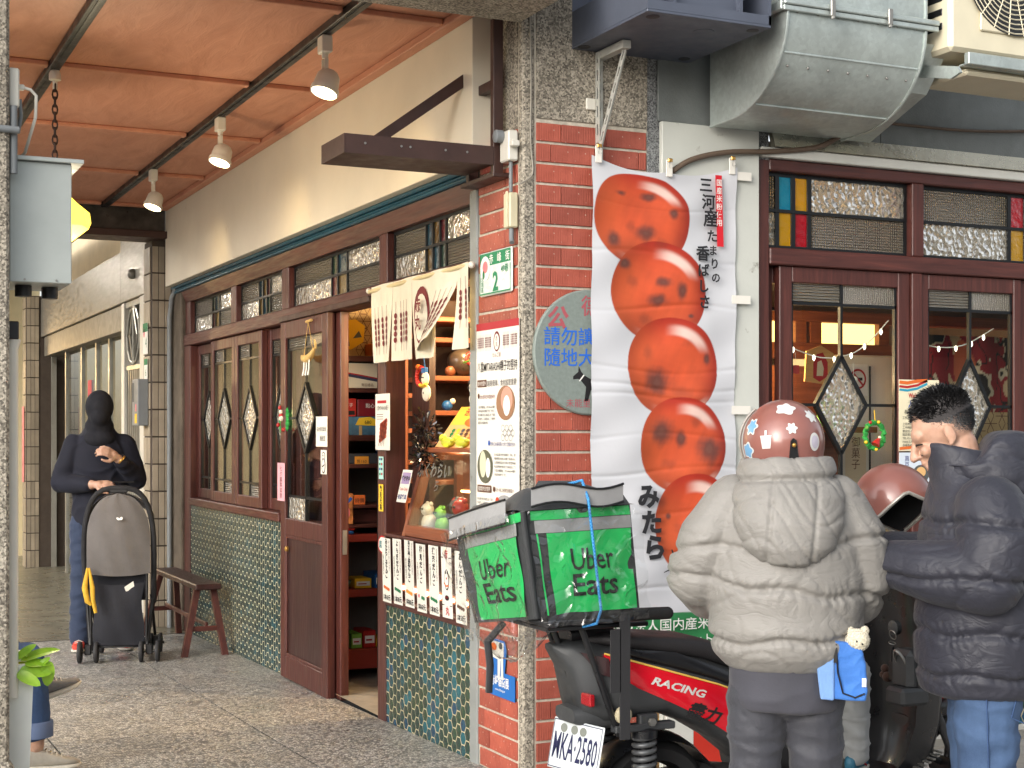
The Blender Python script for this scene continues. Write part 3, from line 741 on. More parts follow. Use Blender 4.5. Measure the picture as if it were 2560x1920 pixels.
def slotted(mb, a, b_, w, th, n, side):
    """strip with oblong slots between two points; side = direction of its width"""
    a, b_ = Vector(a), Vector(b_); d = b_-a; L = d.length; d.normalize(); s = Vector(side).normalized(); nn = d.cross(s)*th
    def q(l0, l1, w0, w1):
        P = [a+d*l0+s*w0, a+d*l1+s*w0, a+d*l1+s*w1, a+d*l0+s*w1]; mb.add(P+[p+nn for p in P], [(0, 1, 2, 3), (7, 6, 5, 4), (0, 4, 5, 1), (1, 5, 6, 2), (2, 6, 7, 3), (3, 7, 4, 0)])
    q(0, L, 0, w*.3); q(0, L, w*.7, w); st = L/n
    for i in range(n): q(i*st, i*st+st*.4, w*.3001, w*.6999)
wm = mat('bracket_white', S(196, 196, 188), .5, var=.12, metal=.3, wear=(S(120, 110, 96), 30, .66))
b = MB(); slotted(b, (.348, -.014, 2.68), (.348, -.014, 3.15), .035, .003, 6, (1, 0, 0)); slotted(b, (.348, -.016, 2.68), (.348, -.016, 3.15), -.035, .003, 6, (0, 1, 0)); part(T, 'upright', b, wm)
b = MB(); b.box(.349, .389, -.25, -.018, 3.120, 3.153, .001); part(T, 'arm', b, wm)
b = MB(); slotted(b, (.35, -.03, 2.74), (.37, -.21, 3.12), .028, .003, 6, (.9, .3, 0)); slotted(b, (.35, -.032, 2.74), (.37, -.212, 3.12), -.03, .003, 6, (0, 1, .2)); part(T, 'brace', b, wm)
b = MB(); b.box(.30, .345, -.02, -.008, 2.9, 2.95, .003); part(T, 'clip', b, M['white_plastic'])

# galvanised duct elbow
T = thing('duct_elbow', 'big galvanised sheet metal duct elbow turning into the wall above the board', 'duct', (1.27, -.3, 2.88))
prof = [(-.643, 4.3), (-.643, 3.245)]+[(-.643+.42*(1-math.cos(R(a))), 3.245-.37*math.sin(R(a))) for a in range(10, 91, 8)]+[(-.06, 2.872)]
x0, x1 = .905, 1.628
b = MB()
vs = [(x, y, z) for x in (x0, x1) for y, z in prof]; n = len(prof)
b.add(vs, [(i, i+1, n+i+1, n+i) for i in range(n-1)]); part(T, 'outer_sheet', b, M['galvanised'], 40)
for k, x in enumerate((x0, x1)):
    b = MB(); b.prism([(-.06, 4.3)]+prof, x-.0015, x+.0015, lambda y, z, t: (t, y, z)); part(T, 'side_sheet', b, M['galvanised'])
    b = MB(); b.tube([(x, y-.002, z-.002) for y, z in prof], .0075, 6); part(T, 'seam', b, M['galvanised'], 60)
b = MB(); b.box(x0-.03, x1+.06, -.668, -.646, 3.262, 3.285, .004); b.box(x0-.03, x1+.06, -.661, -.646, 3.238, 3.260, .003)
b.box(x0-.03, x0-.006, -.64, -.06, 3.245, 3.285, .004); part(T, 'flange', b, M['galvanised'])
for x in (1.11, 1.41): b = MB(); b.box(x-.012, x+.012, -.682, -.669, 3.232, 3.30, .003); b.lathe([(.008, 0), (.008, .012), (.001, .013)], 8, c=(x, -.676, 3.222)); part(T, 'clamp', b, M['stainless'])
for k_ in (4, 9):
    y_, z_ = prof[k_]; b = MB(); b.tube([(x0+.01, y_-.001, z_-.001), (x1-.01, y_-.001, z_-.001)], .0045, 6); part(T, 'cross_seam', b, M['galvanised'], 60)
for k_ in range(7):
    for y_, z_ in (prof[5], prof[1]): b = MB(); b.ball((x0+.05+k_*.104, y_-.002, z_-.004), .006, 8, 5); part(T, 'rivet', b, M['stainless'], 60)
b = MB(); b.prism([(-.055, 2.874), (-.45, 3.02), (-.60, 3.2), (-.055, 3.3)], 1.64, 1.80, lambda y, z, t: (t, y, z)); part(T, 'side_transition', b, M['galvanised'])
# air conditioner on its bracket
T = thing('air_conditioner', 'cream outdoor air conditioner unit with round fan grille at the top right', 'air conditioner', (2.1, -.55, 3.15))
ax0, ax1, ay0, ay1, az0, az1 = 1.715, 2.55, -.70, -.40, 3.155, 3.75
cm = mat('ac_cream', S(214, 206, 180), .5, var=.05)
b = MB(); b.box(ax0, ax1, ay0, ay1, az0, az1, .018); part(T, 'case', b, cm, 40)
b = MB(); b.box(ax0+.16, ax1-.1, ay0-.012, ay0-.001, az0+.10, az1-.03, .02); part(T, 'grille_frame', b, cm, 40)
gc = Vector((2.07, ay0-.014, 3.53))
b = MB()
for r in np.linspace(.04, .27, 12): b.torus(gc, r, .003, 40, 4, Matrix.Rotation(R(90), 3, 'X'))
for k in range(20):
    a = 2*math.pi*k/20; b.tube([gc+Vector((.03*math.cos(a), 0, .03*math.sin(a))), gc+Vector((.28*math.cos(a+.5), 0, .28*math.sin(a+.5)))], .003, 4)
part(T, 'fan_grille', b, cm)
b = MB(); b.lathe([(.28, 0), (.28, .001)], 36, M=Matrix.Translation((gc.x, ay0-.0125, gc.z)) @ Matrix.Rotation(R(90), 4, 'X')); part(T, 'fan_opening', b, M['black_plastic'])
for i in range(7): b = MB(); zz_ = az0+.10+i*.062; b.box(ax0-.003, ax0+.002, ay0+.05, ay0+.25, zz_, zz_+.03, .006); part(T, 'side_slot', b, M['black_plastic'])
T = thing('ac_bracket', 'galvanised angle bracket and drip tray under the air conditioner', 'bracket', (2.1, -.4, 3.1))
b = MB(); b.box(1.80, 2.75, -.72, -.69, 3.10, 3.152, .003); b.box(1.80, 2.75, -.689, -.66, 3.10, 3.106); part(T, 'front_angle', b, M['galvanised'])
b = MB(); b.prism([(-.02, 3.28), (-.30, 3.18), (-.74, 3.075), (-.76, 3.045), (-.70, 3.03), (-.28, 3.13), (-.02, 3.22)], 1.715, 1.73, lambda y, z, t: (t, y, z)); part(T, 'side_arm', b, M['galvanised'])
b = MB(); b.box(1.84, 2.7, -.66, -.36, 3.07, 3.098, .01); part(T, 'drip_tray', b, cm)
# cables
def cable(name, label, pts, r, m, **k):
    T = thing(name, label, 'cable', pts[0]); b = MB()
    P = [Vector(p) for p in pts]; path = []
    for i in range(len(P)-1):
        a, c, d, e = P[max(i-1, 0)], P[i], P[i+1], P[min(i+2, len(P)-1)]
        for q in range(6):
            t = q/6; path.append(.5*((2*c)+(d-a)*t+(2*a-5*c+4*d-e)*t*t+(3*c-a-3*d+e)*t**3))
    path.append(P[-1]); b.tube(path, r, 7); part(T, 'sheath', b, m, 60); return T
cb = mat('cable_brown', S(96, 80, 66), .6, var=.2)
cable('cable_bundle', 'brown cable bundle curving over the white board behind the banner', [(.72, -.04, 2.66), (.82, -.05, 2.72), (1.0, -.055, 2.765), (1.25, -.05, 2.79), (1.5, -.06, 2.83), (1.62, -.1, 2.90)], .013, cb)
b = MB()
cable('thin_cable', 'thin brown cable running along the grey metal cladding', [(1.70, -.03, 2.985), (2.1, -.028, 2.985), (2.5, -.03, 2.995), (3.1, -.03, 3.05)], .008, cb)
cable('wall_wire', 'thin grey wire stapled down the pebble-dash pillar corner', [(.03, -.012, 3.34), (.036, -.012, 3.0), (.034, -.012, 2.75), (.045, -.012, 2.62), (.02, -.02, 2.58), (-.03, -.03, 2.55)], .004, mat('wire_grey', S(150, 144, 132), .6))
# ------------------------------------------------------------------ inside the shop
b = MB()
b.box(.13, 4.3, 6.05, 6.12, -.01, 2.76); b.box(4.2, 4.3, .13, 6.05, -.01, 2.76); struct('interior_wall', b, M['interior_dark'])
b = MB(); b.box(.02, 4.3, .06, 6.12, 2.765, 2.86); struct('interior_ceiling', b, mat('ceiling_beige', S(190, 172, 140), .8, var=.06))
ODD = [S(178, 40, 34), S(230, 188, 40), S(40, 120, 70), S(224, 214, 194), S(30, 88, 150), S(214, 110, 40), S(120, 70, 44), S(226, 140, 160), S(60, 60, 66), S(120, 180, 70)]
OM = [mat('toy_%d' % i, c, .45, var=.06) for i, c in enumerate(ODD)]
def bulb(name, label, loc, drop, watts, col=(1.0, .70, .36)):
    T = thing(name, label, 'lamp', loc); x, y, z = loc
    b = MB(); b.tube([(x, y, z+.09), (x, y, z+drop)], .004, 6); part(T, 'cord', b, M['black_plastic'])
    b = MB(); b.lathe([(.012, .05), (.018, .06), (.018, .1), (.006, .105)], 12, c=loc); part(T, 'socket', b, mat('brass', S(196, 150, 78), .3, metal=.8), 40)
    b = MB(); b.lathe([(.001, -.05), (.02, -.045), (.03, -.02), (.03, .0), (.018, .035), (.012, .05)], 14, c=loc); part(T, 'glass_bulb', b, emis('bulb_glow', (1, .72, .34), 14), 60)
    L = bpy.data.lights.new('bulb_light', 'POINT'); L.energy = watts; L.color = col; L.shadow_soft_size = .035
    o = bpy.data.objects.new('bulb_light', L); link(o, T); o.location = (0, 0, -.08); return T
bulb('pendant_bulb', 'glowing bare bulb hanging inside behind the arcade window sash', (.62, 4.3, 1.85), .85, 14)
bulb('pendant_bulb', 'glowing bare bulb hanging behind the closed sash nearest the door', (.5, 3.62, 1.72), .98, 10)
bulb('pendant_bulb', 'glowing bare bulb just right of the white board behind the narrow street pane', (1.45, .55, 1.90), .80, 14)
bulb('pendant_bulb', 'ceiling bulb set in front of the shelves to light their fronts', (.72, 1.75, 2.5), .25, 60)  # placed forward of the shelves so its light reaches their fronts
bulb('pendant_bulb', 'ceiling bulb behind the right street window', (2.9, 1.3, 2.5), .25, 32)
bulb('pendant_bulb', 'small hidden bulb added behind the noren to brighten the counter toys', (.45, 1.0, 2.12), .60, 26)  # added out of sight behind the noren to brighten the display case
def board(mb, x0, x1, y0, y1, z0, z1): mb.box(x0, x1, y0, y1, z0, z1, .003)
# shelf seen through the open door
T = thing('display_shelf', 'tall souvenir shelf with red lower boards seen through the open door', 'shelf', (.45, 3.05, 0))
b = MB(); b.box(.10, .135, 2.9, 3.3, 0, 2.5); b.box(.93, .96, 2.9, 3.3, 0, 2.5); part(T, 'upright', b, M['wood_red'])
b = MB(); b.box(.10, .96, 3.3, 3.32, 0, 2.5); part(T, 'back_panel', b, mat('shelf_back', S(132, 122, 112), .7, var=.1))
for i, (z, th, red) in enumerate(((1.935, .035, 0), (1.745, .028, 0), (1.45, .035, 0), (1.285, .025, 0), (1.04, .02, 0), (.92, .022, 0), (.835, .045, 1), (.50, .045, 1), (.06, .12, 1))):
    b = MB(); b.box(.136, .929, 2.885, 3.298, z, z+th, .003); part(T, 'shelf_board', b, mat('red_board', S(150, 52, 38), .5, var=.1) if red else M['wood_red_x'])
def printbox(name, label, cat_, x0, x1, y0, y1, z0, z1, base, arts, tilt=0):
    T = thing(name, label, cat_, ((x0+x1)/2, (y0+y1)/2, z0)); b = MB(); b.box(x0, x1, y0, y1, z0, z1, .002); part(T, 'box_body', b, base)
    p = Pr((x0, y0-.0005, z0)); W, H = x1-x0, z1-z0
    for f in arts: f(p, W, H); p.up()
    if arts: p.done(T)
    return T
I = lambda n, *c: ink(n, S(*c))
BK, RD, WH, YL, BL, GN, OR, PK, BR = I('ink_black', 24, 22, 24), I('ink_red', 176, 30, 36), I('ink_white', 232, 230, 224), I('ink_yellow', 234, 190, 44), I('ink_blue', 32, 84, 170), I('ink_green', 36, 120, 74), I('ink_orange', 216, 104, 40), I('ink_pink', 224, 120, 128), I('ink_brown', 94, 58, 40)
MR = I('ink_maroon', 110, 26, 30)
printbox('gift_box', 'long cream gift box with a striped ribbon print on an upper shelf', 'box', .15, .62, 2.90, 3.1, 1.774, 1.925, OM[3],
         [lambda p, W, H: p.stroke([(0, H*.6), (W*.3, H*.45), (W*.6, H*.3), (W, H*.2)], .022, I('ink_navy', 50, 54, 84)), lambda p, W, H: p.stroke([(0, H*.66), (W*.3, H*.52), (W*.6, H*.36), (W, H*.24)], .008, RD), lambda p, W, H: p.txt('豐田禮品', W*.4, .012, .02, BR)])
printbox('gift_box', 'red gift box with black and white print beside a dark red one', 'box', .15, .27, 2.91, 3.1, 1.60, 1.71, OM[0], [lambda p, W, H: p.rect(.01, .01, W-.01, .035, BK), lambda p, W, H: p.txt('和菓子', W/2, .06, .026, WH)])
printbox('gift_box', 'dark red gift box behind the yellow price tag', 'box', .28, .44, 2.91, 3.1, 1.60, 1.705, mat('box_maroon', S(120, 24, 34), .5), [lambda p, W, H: p.txt('點心', W/2, .055, .03, WH)])
printbox('picture_box', 'wide blue box with a painted seaside picture and yellow price tag', 'box', .14, .62, 2.90, 3.08, 1.486, 1.598, mat('sea_blue', S(70, 110, 140), .5, var=.4, scale=14),
         [lambda p, W, H: p.rect(W*.06, 0, W*.12, H*.7, I('ink_tan', 190, 160, 110)), lambda p, W, H: p.rect(W*.3, 0, W*.34, H*.5, I('ink_tan', 190, 160, 110)), lambda p, W, H: p.poly([(W*.25, H*.55), (W*.55, H*.5), (W*.56, H*.8), (W*.45, H), (W*.3, H*.95)], YL), lambda p, W, H: p.txt('680', W*.42, H*.62, .03, BK)])
printbox('tag_box', 'small grey tray with an orange price card on the middle shelf', 'tray', .14, .45, 2.91, 3.1, 1.311, 1.372, OM[8], [lambda p, W, H: p.rect(.12, -.02, .21, .045, I('ink_amber', 226, 150, 50)), lambda p, W, H: p.txt('售160', .165, .005, .026, BR)])
printbox('comic_stack', 'colourful printed paper bags beside an orange price card', 'paper bag', .14, .24, 2.88, 2.95, .945, 1.13, mat('bag_multi', S(180, 110, 60), .5, var=.9, scale=16), [lambda p, W, H: p.ell(.05, .07, .03, .04, PK), lambda p, W, H: p.stroke([(.01, .15), (.05, .12), (.09, .16)], .02, BL)])
printbox('price_card', 'orange price card standing on the low shelf', 'price card', .245, .32, 2.885, 2.89, 1.062, 1.12, I('ink_orange', 216, 104, 40), [lambda p, W, H: p.txt('特價', W/2, .015, .03, BK)])
printbox('wood_crate', 'small brown crate on the low shelf by the doorway', 'crate', .26, .50, 2.95, 3.2, .943, 1.03, M['wood_red_x'], [])
for i, (z, k) in enumerate(((.882, 4), (.905, 0), (.918, 2), (.945, 0), (.965, 0))):
    T = thing('folded_cloth', ['folded blue cloth at the bottom of the shelf pile', 'lower red cloth in the folded pile', 'folded green cloth in the pile', 'upper red cloth in the folded pile', 'topmost red cloth of the folded pile'][i], 'cloth', (.22, 2.98, z), group='folded cloths on the shelf')
    b = MB(); b.box(.142, .25+.01*(i % 3), 2.885+.006*i, 3.1, z, z+(.02 if i else .021), .007); part(T, 'cloth_fold', b, OM[k], 60)
b = MB(); b.lathe([(.03, 0), (.05, .05), (.048, .05), (.028, .004)], 18, c=(.2, 2.95, .547)); T = thing('bowl', 'small teal bowl on the red board inside the door', 'bowl', (.2, 2.95, .547)); part(T, 'bowl_body', b, mat('bowl_teal', S(90, 130, 130), .3), 60)
# asanoha screen with yellow paper mask above the shelf
T = thing('pattern_screen', 'brown star-lattice screen behind the doorway with a yellow paper fish', 'screen', (.45, 3.2, 1.98))
b = MB(); b.box(.14, .92, 3.12, 3.13, 1.97, 2.5); part(T, 'screen_sheet', b, mat('screen_tan', S(176, 150, 108), .7))
p = Pr((.14, 3.119, 1.97))
for i in range(8):
    for j in range(6):
        x, y = .05+i*.1, .05+j*.09+(.045 if i % 2 else 0)
        for k in range(6): a = k*math.pi/3; p.stroke([(x, y), (x+.05*math.cos(a), y+.05*math.sin(a))], .004, BR)
        for k in range(6): a = k*math.pi/3; p.stroke([(x+.05*math.cos(a), y+.05*math.sin(a)), (x+.05*math.cos(a+math.pi/3), y+.05*math.sin(a+math.pi/3))], .003, BR)
p.up(); p.poly([(.08, .06), (.17, .05), (.25, .10), (.26, .2), (.2, .24), (.12, .23), (.07, .15)], YL); p.up(); p.poly([(.11, .08), (.16, .07), (.15, .13), (.1, .13)], I('ink_grey', 80, 84, 84)); p.poly([(.18, .12), (.24, .13), (.22, .17)], I('ink_grey', 80, 84, 84)); p.done(T)
# cabinet behind the counter
T = thing('toy_cabinet', 'orange wood cabinet of dark shelves behind the counter', 'cabinet', (.75, 2.3, 0))
b = MB(); 
for x in (.30, .385, .445, 1.25): b.box(x, x+.035, 2.2, 2.24, 0, 2.16, .003)
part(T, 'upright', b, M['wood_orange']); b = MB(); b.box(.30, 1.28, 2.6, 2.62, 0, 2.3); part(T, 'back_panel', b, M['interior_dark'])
for z in (2.14, 2.02, 1.80, 1.60, 1.42, 1.2):
    b = MB(); b.box(.481, 1.249, 2.2, 2.598, z, z+.028, .003); b.box(.336, .384, 2.2, 2.598, z-.1, z-.075); part(T, 'shelf_board', b, M['wood_orange_x'])
T = thing('goldfish_globe', 'dark round ornament with a red ring eye on the cabinet shelf', 'ornament', (.70, 2.28, 1.83)); b = MB(); b.ball((.70, 2.28, 1.915), .085, 18, 12); part(T, 'globe', b, mat('globe_brown', S(70, 58, 48), .3), 60)
b = MB(); b.torus((.725, 2.205, 1.93), .03, .012, 20, 8, Matrix.Rotation(R(80), 3, 'X')); part(T, 'ring', b, OM[0], 60); b = MB(); b.ball((.725, 2.2, 1.94), .01); part(T, 'pupil', b, OM[1], 60)
for i, (x, z, k, nm, lab) in enumerate(((.80, 1.83, 5, 'figurine', 'pair of orange figurines at the right of the cabinet shelf'), (.60, 1.628, 4, 'figurine', 'blue-white figurine lying on the lower cabinet shelf'), (.68, 2.05, 5, 'figurine', 'orange and cream figurine on the top cabinet shelf'), (.62, 1.83, 6, 'figurine', 'tan figurine under the dark globe'))):
    T = thing(nm, lab, 'figurine', (x, 2.26, z)); b = MB(); b.ball((x, 2.26, z+.03), (.035, .025, .03), 12, 8); part(T, 'body', b, OM[k], 60); b = MB(); b.ball((x+.03, 2.25, z+.055), .018, 10, 6); part(T, 'head', b, OM[3], 60)
# rooms behind the street windows
T = thing('ceiling_beam', 'orange timber beam with lit yellow paper panels behind the street window', 'beam', (2.4, .9, 1.95))
b = MB(); b.box(1.3, 4.1, .86, .95, 1.90, 1.985, .004); b.box(1.3, 4.1, .86, .95, 2.10, 2.16, .004)
for x in (1.3, 2.04, 2.14, 2.60): b.box(x, x+.07, .861, .949, 1.985, 2.10)
part(T, 'timber', b, M['wood_orange_x'])
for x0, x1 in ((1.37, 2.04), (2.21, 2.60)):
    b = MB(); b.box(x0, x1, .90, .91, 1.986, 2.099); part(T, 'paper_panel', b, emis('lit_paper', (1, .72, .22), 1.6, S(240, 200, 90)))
T = thing('fabric_blind', 'grey-brown fabric blind above the beam behind the street windows', 'blind', (2.6, .98, 2.16)); b = MB(); b.box(1.3, 4.1, .97, .99, 2.16, 2.74); part(T, 'blind_sheet', b, mat('blind_grey', S(104, 98, 90), .8))
T = thing('fridge', 'pale grey kitchen fridge with a no-smoking sign behind the window', 'fridge', (2.5, .95, 0)); b = MB(); b.box(2.24, 2.76, .75, 1.3, 0, 1.92, .01); part(T, 'fridge_body', b, M['white_plastic'])
b = MB(); b.box(2.44, 2.447, .742, .749, .8, 1.86); part(T, 'door_gap', b, M['black_plastic'])
p = Pr((2.30, .7485, 1.70)); p.rect(0, 0, .13, .17, WH); p.up(); p.ring(.065, .09, .055, .055, .011, RD); p.rect(.035, .082, .095, .098, BK); p.up(); p.stroke([(.03, .125), (.1, .055)], .011, RD); p.done(T, 'no_smoking_sign')
p = Pr((2.28, .7485, 1.2)); p.rect(0, 0, .14, .3, I('ink_cream', 216, 200, 170)); p.up(); p.vtxt('御菓子', .07, .28, .06, BR); p.rect(.0, -.5, .3, -.1, I('ink_tan', 190, 160, 110)); p.done(T, 'notice')
T = thing('plaque', 'tan wooden plaque with a red hand motif hanging behind the street window', 'plaque', (1.92, .48, 1.73))
b = MB(); b.prism([(1.82, 1.76), (1.99, 1.745), (2.0, 1.905), (1.92, 1.945), (1.83, 1.915)], .48, .492, lambda x, z, t: (x, t, z)); part(T, 'board', b, mat('ply', S(206, 160, 96), .6, streak=(1, 1, 12)))
p = Pr((1.82, .479, 1.74)); p.poly([(.05, .04), (.09, .02), (.14, .05), (.14, .12), (.11, .17), (.07, .16), (.05, .11)], RD); p.up(); p.poly([(.07, .05), (.11, .05), (.115, .09), (.1, .13), (.075, .12)], I('ink_cream', 216, 200, 170)); p.done(T)
T = thing('print_curtain', 'red and black patterned cloth hanging behind the right street window', 'curtain', (2.9, .5, 1.5))
yy, xx = np.mgrid[0:90, 0:150]; X = xx/20.; Y = yy/20.
f1 = fbm(X*2.2, Y*2.2, 3, 3); f2 = fbm(X*3, Y*3, 8, 3); f3 = fbm(X*1.2, Y*1.2, 4, 2)
im = np.zeros((90, 150, 3)); im[:] = S(150, 26, 38)
for msk, c in ((f1 > .18, S(28, 24, 26)), ((f1 > .1) & (f1 < .18), S(216, 200, 170)), (f2 > .35, S(206, 180, 140)), (np.abs(f2) < .035, S(24, 20, 22)), ((f3 > .35) & (f1 < .1), S(190, 96, 60)), (f3 < -.5, S(36, 84, 66))): im[msk] = c
canvas(T, 'cloth', im, lambda u, v: (2.5+u*1.2, .6+.02*math.sin(u*22), 1.25+v*.78), printed('print_cloth', .8))
T = thing('lattice_screen', 'brown star-lattice paper below the patterned cloth at the right window', 'screen', (3.1, .4, 1.3)); b = MB(); b.box(2.85, 3.6, .40, .405, 1.15, 1.61); part(T, 'sheet', b, M['screen_tan'])
p = Pr((2.85, .399, 1.15))
for i in range(9):
    for j in range(6):
        x, y = .04+i*.08, .04+j*.08+(.04 if i % 2 else 0)
        for k in range(6): a = k*math.pi/3; p.stroke([(x, y), (x+.045*math.cos(a), y+.045*math.sin(a))], .004, BR)
p.done(T)
T = thing('toy_shelf', 'wooden shelf of small toys behind the narrow street pane', 'shelf', (1.7, .6, 1.5)); b = MB(); b.box(1.27, 2.2, .38, .7, 1.50, 1.53, .003); b.box(1.27, 2.2, .38, .7, 1.15, 1.18, .003); b.box(1.27, 2.2, .7, .72, .4, 1.85); part(T, 'boards', b, M['wood_orange_x'])
rg = random.Random(12); ORD = ['first from the left', 'second from the left', 'third from the left', 'fourth from the left', 'fifth from the left', 'sixth from the left', 'seventh from the left', 'seventh from the right', 'sixth from the right', 'fifth from the right', 'fourth from the right', 'third from the right', 'second from the right', 'first from the right']
for i in range(14):
    x = 1.30+.06*i+rg.uniform(-.01, .01); z = 1.53 if i % 3 else 1.18; k = rg.choice((0, 5, 1, 9, 0, 5))
    T = thing('toy_figure', 'small %s toy figure on the %s shelf behind the street window, %s' % (['red', 'yellow', 'green', 'cream', 'blue', 'orange', 'brown', 'pink', 'grey', 'lime'][k], 'upper' if i % 3 else 'lower', ORD[i]), 'toy', (x, .45, z), group='toys on the window shelf')
    b = MB(); h = rg.uniform(.05, .1); b.lathe([(.022, 0), (.028, h*.3), (.018, h*.6), (.012, h*.66)], 12, c=(x, .45, z)); part(T, 'body', b, OM[k], 60); b = MB(); b.ball((x, .45, z+h*.8), h*.24, 10, 7); part(T, 'head', b, OM[(k+3) % 10], 60)
T = thing('snack_ball', 'lime green ball ornament on the shelf behind the street window', 'ornament', (1.62, .41, 1.66)); b = MB(); b.ball((1.93, .42, 1.66), .025, 12, 8); b.ball((1.90, .43, 1.63), .02, 12, 8); part(T, 'ball', b, OM[9], 60)
cable('string_light', 'string of small clear lights sagging across the inside of the street windows', [(1.40, .09, 1.92), (1.62, .09, 1.86), (1.80, .09, 1.88), (1.92, .09, 1.95), (2.03, .09, 2.05)], .003, M['white_plastic'])
cable('string_light', 'string of small lights across the inside of the right street window', [(2.17, .09, 1.98), (2.30, .09, 1.93), (2.5, .09, 1.94), (2.7, .09, 2.03)], .003, M['white_plastic'])
for i, (x, z) in enumerate(((1.46, 1.90), (1.58, 1.865), (1.70, 1.86), (1.80, 1.88), (1.88, 1.925), (1.98, 2.0), (2.22, 1.955), (2.34, 1.925), (2.45, 1.93), (2.55, 1.955), (2.63, 1.99))):
    T = thing('fairy_bulb', 'small fairy light bulb %s on the string inside the street window' % ['far left', 'second', 'third', 'fourth', 'fifth', 'sixth', 'seventh', 'eighth', 'ninth', 'tenth', 'last'][i], 'fairy light', (x, .085, z), group='fairy lights')
    b = MB(); b.lathe([(.002, -.022), (.007, -.012), (.006, 0), (.003, .006)], 8, c=(x, .085, z)); part(T, 'tip', b, emis('fairy', (1, .9, .7), 2.5), 60)

# more goods: boxes on the door shelf, paper lanterns and hangings behind the street windows
CN = ['red', 'yellow', 'green', 'cream', 'blue', 'orange', 'brown', 'pink', 'grey', 'lime']; rg = random.Random(77)
for zi, (z, row, w0) in enumerate(((1.974, 'topmost', .40), (1.599, 'red box', .46), (1.311, 'grey tray', .47), (1.062, 'price card', .52), (.943, 'brown crate', .52), (.547, 'teal bowl', .27), (.182, 'lowest', .15))):
    x = w0; k = rg.randrange(10); q_ = 0
    while x < .84:
        w = rg.uniform(.06, .12); h = rg.uniform(.05, .11) if z < 1.9 else .08; k = (k+rg.choice((1, 3, 7))) % 10
        printbox('goods_box', 'small %s goods box, %s from the left on the %s board inside the door' % (CN[k], ('first', 'second', 'third', 'fourth', 'fifth', 'sixth', 'seventh', 'eighth', 'ninth')[q_], row), 'box', x, x+w, 2.90+rg.uniform(0, .05), 3.12, z, z+h, OM[k], [lambda p, W, H: p.rect(W*.1, H*.25, W*.9, H*.7, WH), lambda p, W, H: p.rect(W*.2, H*.4, W*.7, H*.5, RD)]); x += w+.012; q_ += 1
for nm, lab, x, z, k, r in (('glass_ball', 'green glass ball hanging on the string in the right street window', 2.215, 1.86, 2, .02), ('pine_cone', 'white painted pine cone hanging in the left street window', 1.815, 1.755, 3, .02), ('red_tag', 'small red paper tag hanging at the left of the street window', 1.475, 1.80, 0, .0)):
    T = thing(nm, lab, 'ornament', (x, .085, z)); b = MB()
    if r: b.ball((x, .085, z), r, 14, 10)
    else: b.box(x-.02, x+.02, .084, .087, z-.02, z+.02)
    part(T, 'body', b, OM[k], 60 if r else None); b = MB(); b.tube([(x, .085, z+.018), (x, .088, z+.08)], .0012, 4); part(T, 'string', b, M['white_plastic'])
# ------------------------------------------------------------------ counter: display case, menu strips, noren and signs (arcade wall coordinates)
T = thing('display_case', 'wooden toy display case with sloping glass front on the counter', 'display case', (-1.0, .1, .973), wall='L')
a0, a1 = -1.43, -.60
fr = [(.0, .974), (.12, 1.405), (.33, 1.405), (.33, .974)]
for s0 in (a0, a1-.04):
    b = MB(); b.prism([(.0, .974), (.12, 1.40), (.17, 1.40), (.06, .974)], s0, s0+.04, lambda y, z, t: (t, y, z)); b.box(s0, s0+.04, .29, .33, .974, 1.40); b.box(s0+.001, s0+.039, .17, .29, 1.36, 1.40); part(T, 'side_frame', b, M['wood_orange'])
b = MB(); b.box(a0+.04, a1-.04, .004, .06, .974, 1.03, .003); b.box(a0-.01, a1+.01, .17, .34, 1.4005, 1.425, .004); b.box(a0-.01, a1+.01, .10, .135, 1.4005, 1.425, .004); b.box(a0+.04, a1-.04, .06, .33, .974, .985)
b.box(a0+.3, a1-.04, .2, .33, 1.2, 1.22); part(T, 'case_frame', b, M['wood_orange_x'])
b = MB(); b.box(a0+.04, a1-.04, .325, .33, .985, 1.40); part(T, 'case_back', b, M['wood_orange_x'])
b = MB(); b.box(a0+.32, a1-.06, .192, .199, 1.205, 1.214, .002); LE = part(T, 'led_strip', b, emis('led_row', (1, .78, .3), 9))
L = bpy.data.lights.new('led_light', 'POINT'); L.energy = 3.5; L.color = (1, .82, .5); L.shadow_soft_size = .04; o = bpy.data.objects.new('led_light', L); link(o, T); o.location = (0, .03, .36)
b = MB(); b.prism([(.018, 1.03), (.122, 1.40), (.126, 1.40), (.022, 1.03)], a0+.04, a1-.04, lambda y, z, t: (t, y, z)); part(T, 'glass_front', b, M['glass_clear'])
p = Pr((a0+.05, .0155, 1.03), (1, 0, 0), (0, .105, .375), .001); p.txt('ふくわらい', .16, .26, .085, I('ink_grey2', 110, 110, 104), bold=.02, sh=-.2); p.txt('ち', .24, .19, .07, I('ink_grey2', 110, 110, 104)); p.done(T, 'painted_letters')
rg = random.Random(3)
toys = [(-1.30, .10, .985, 3, .05, 'white rabbit toy with a skewer in the display case', 'toy'), (-1.18, .12, .985, 9, .045, 'green and yellow felt toy in the display case', 'toy'), (-1.05, .16, .985, 8, .06, 'grey doll in the display case', 'doll'),
        (-.92, .12, .985, 0, .06, 'red goggled toy figure in the display case', 'toy'), (-.84, .1, .985, 5, .04, 'orange toy animal at the bottom of the display case', 'toy'), (-.74, .12, .985, 0, .04, 'red toy fruit at the bottom right of the display case', 'toy'), (-.9, .25, 1.221, 1, .05, 'yellow bear toy on the inner shelf of the display case', 'toy'), (-1.2, .2, 1.1, 0, .022, 'shiny red ball ornament in the display case', 'ornament')]
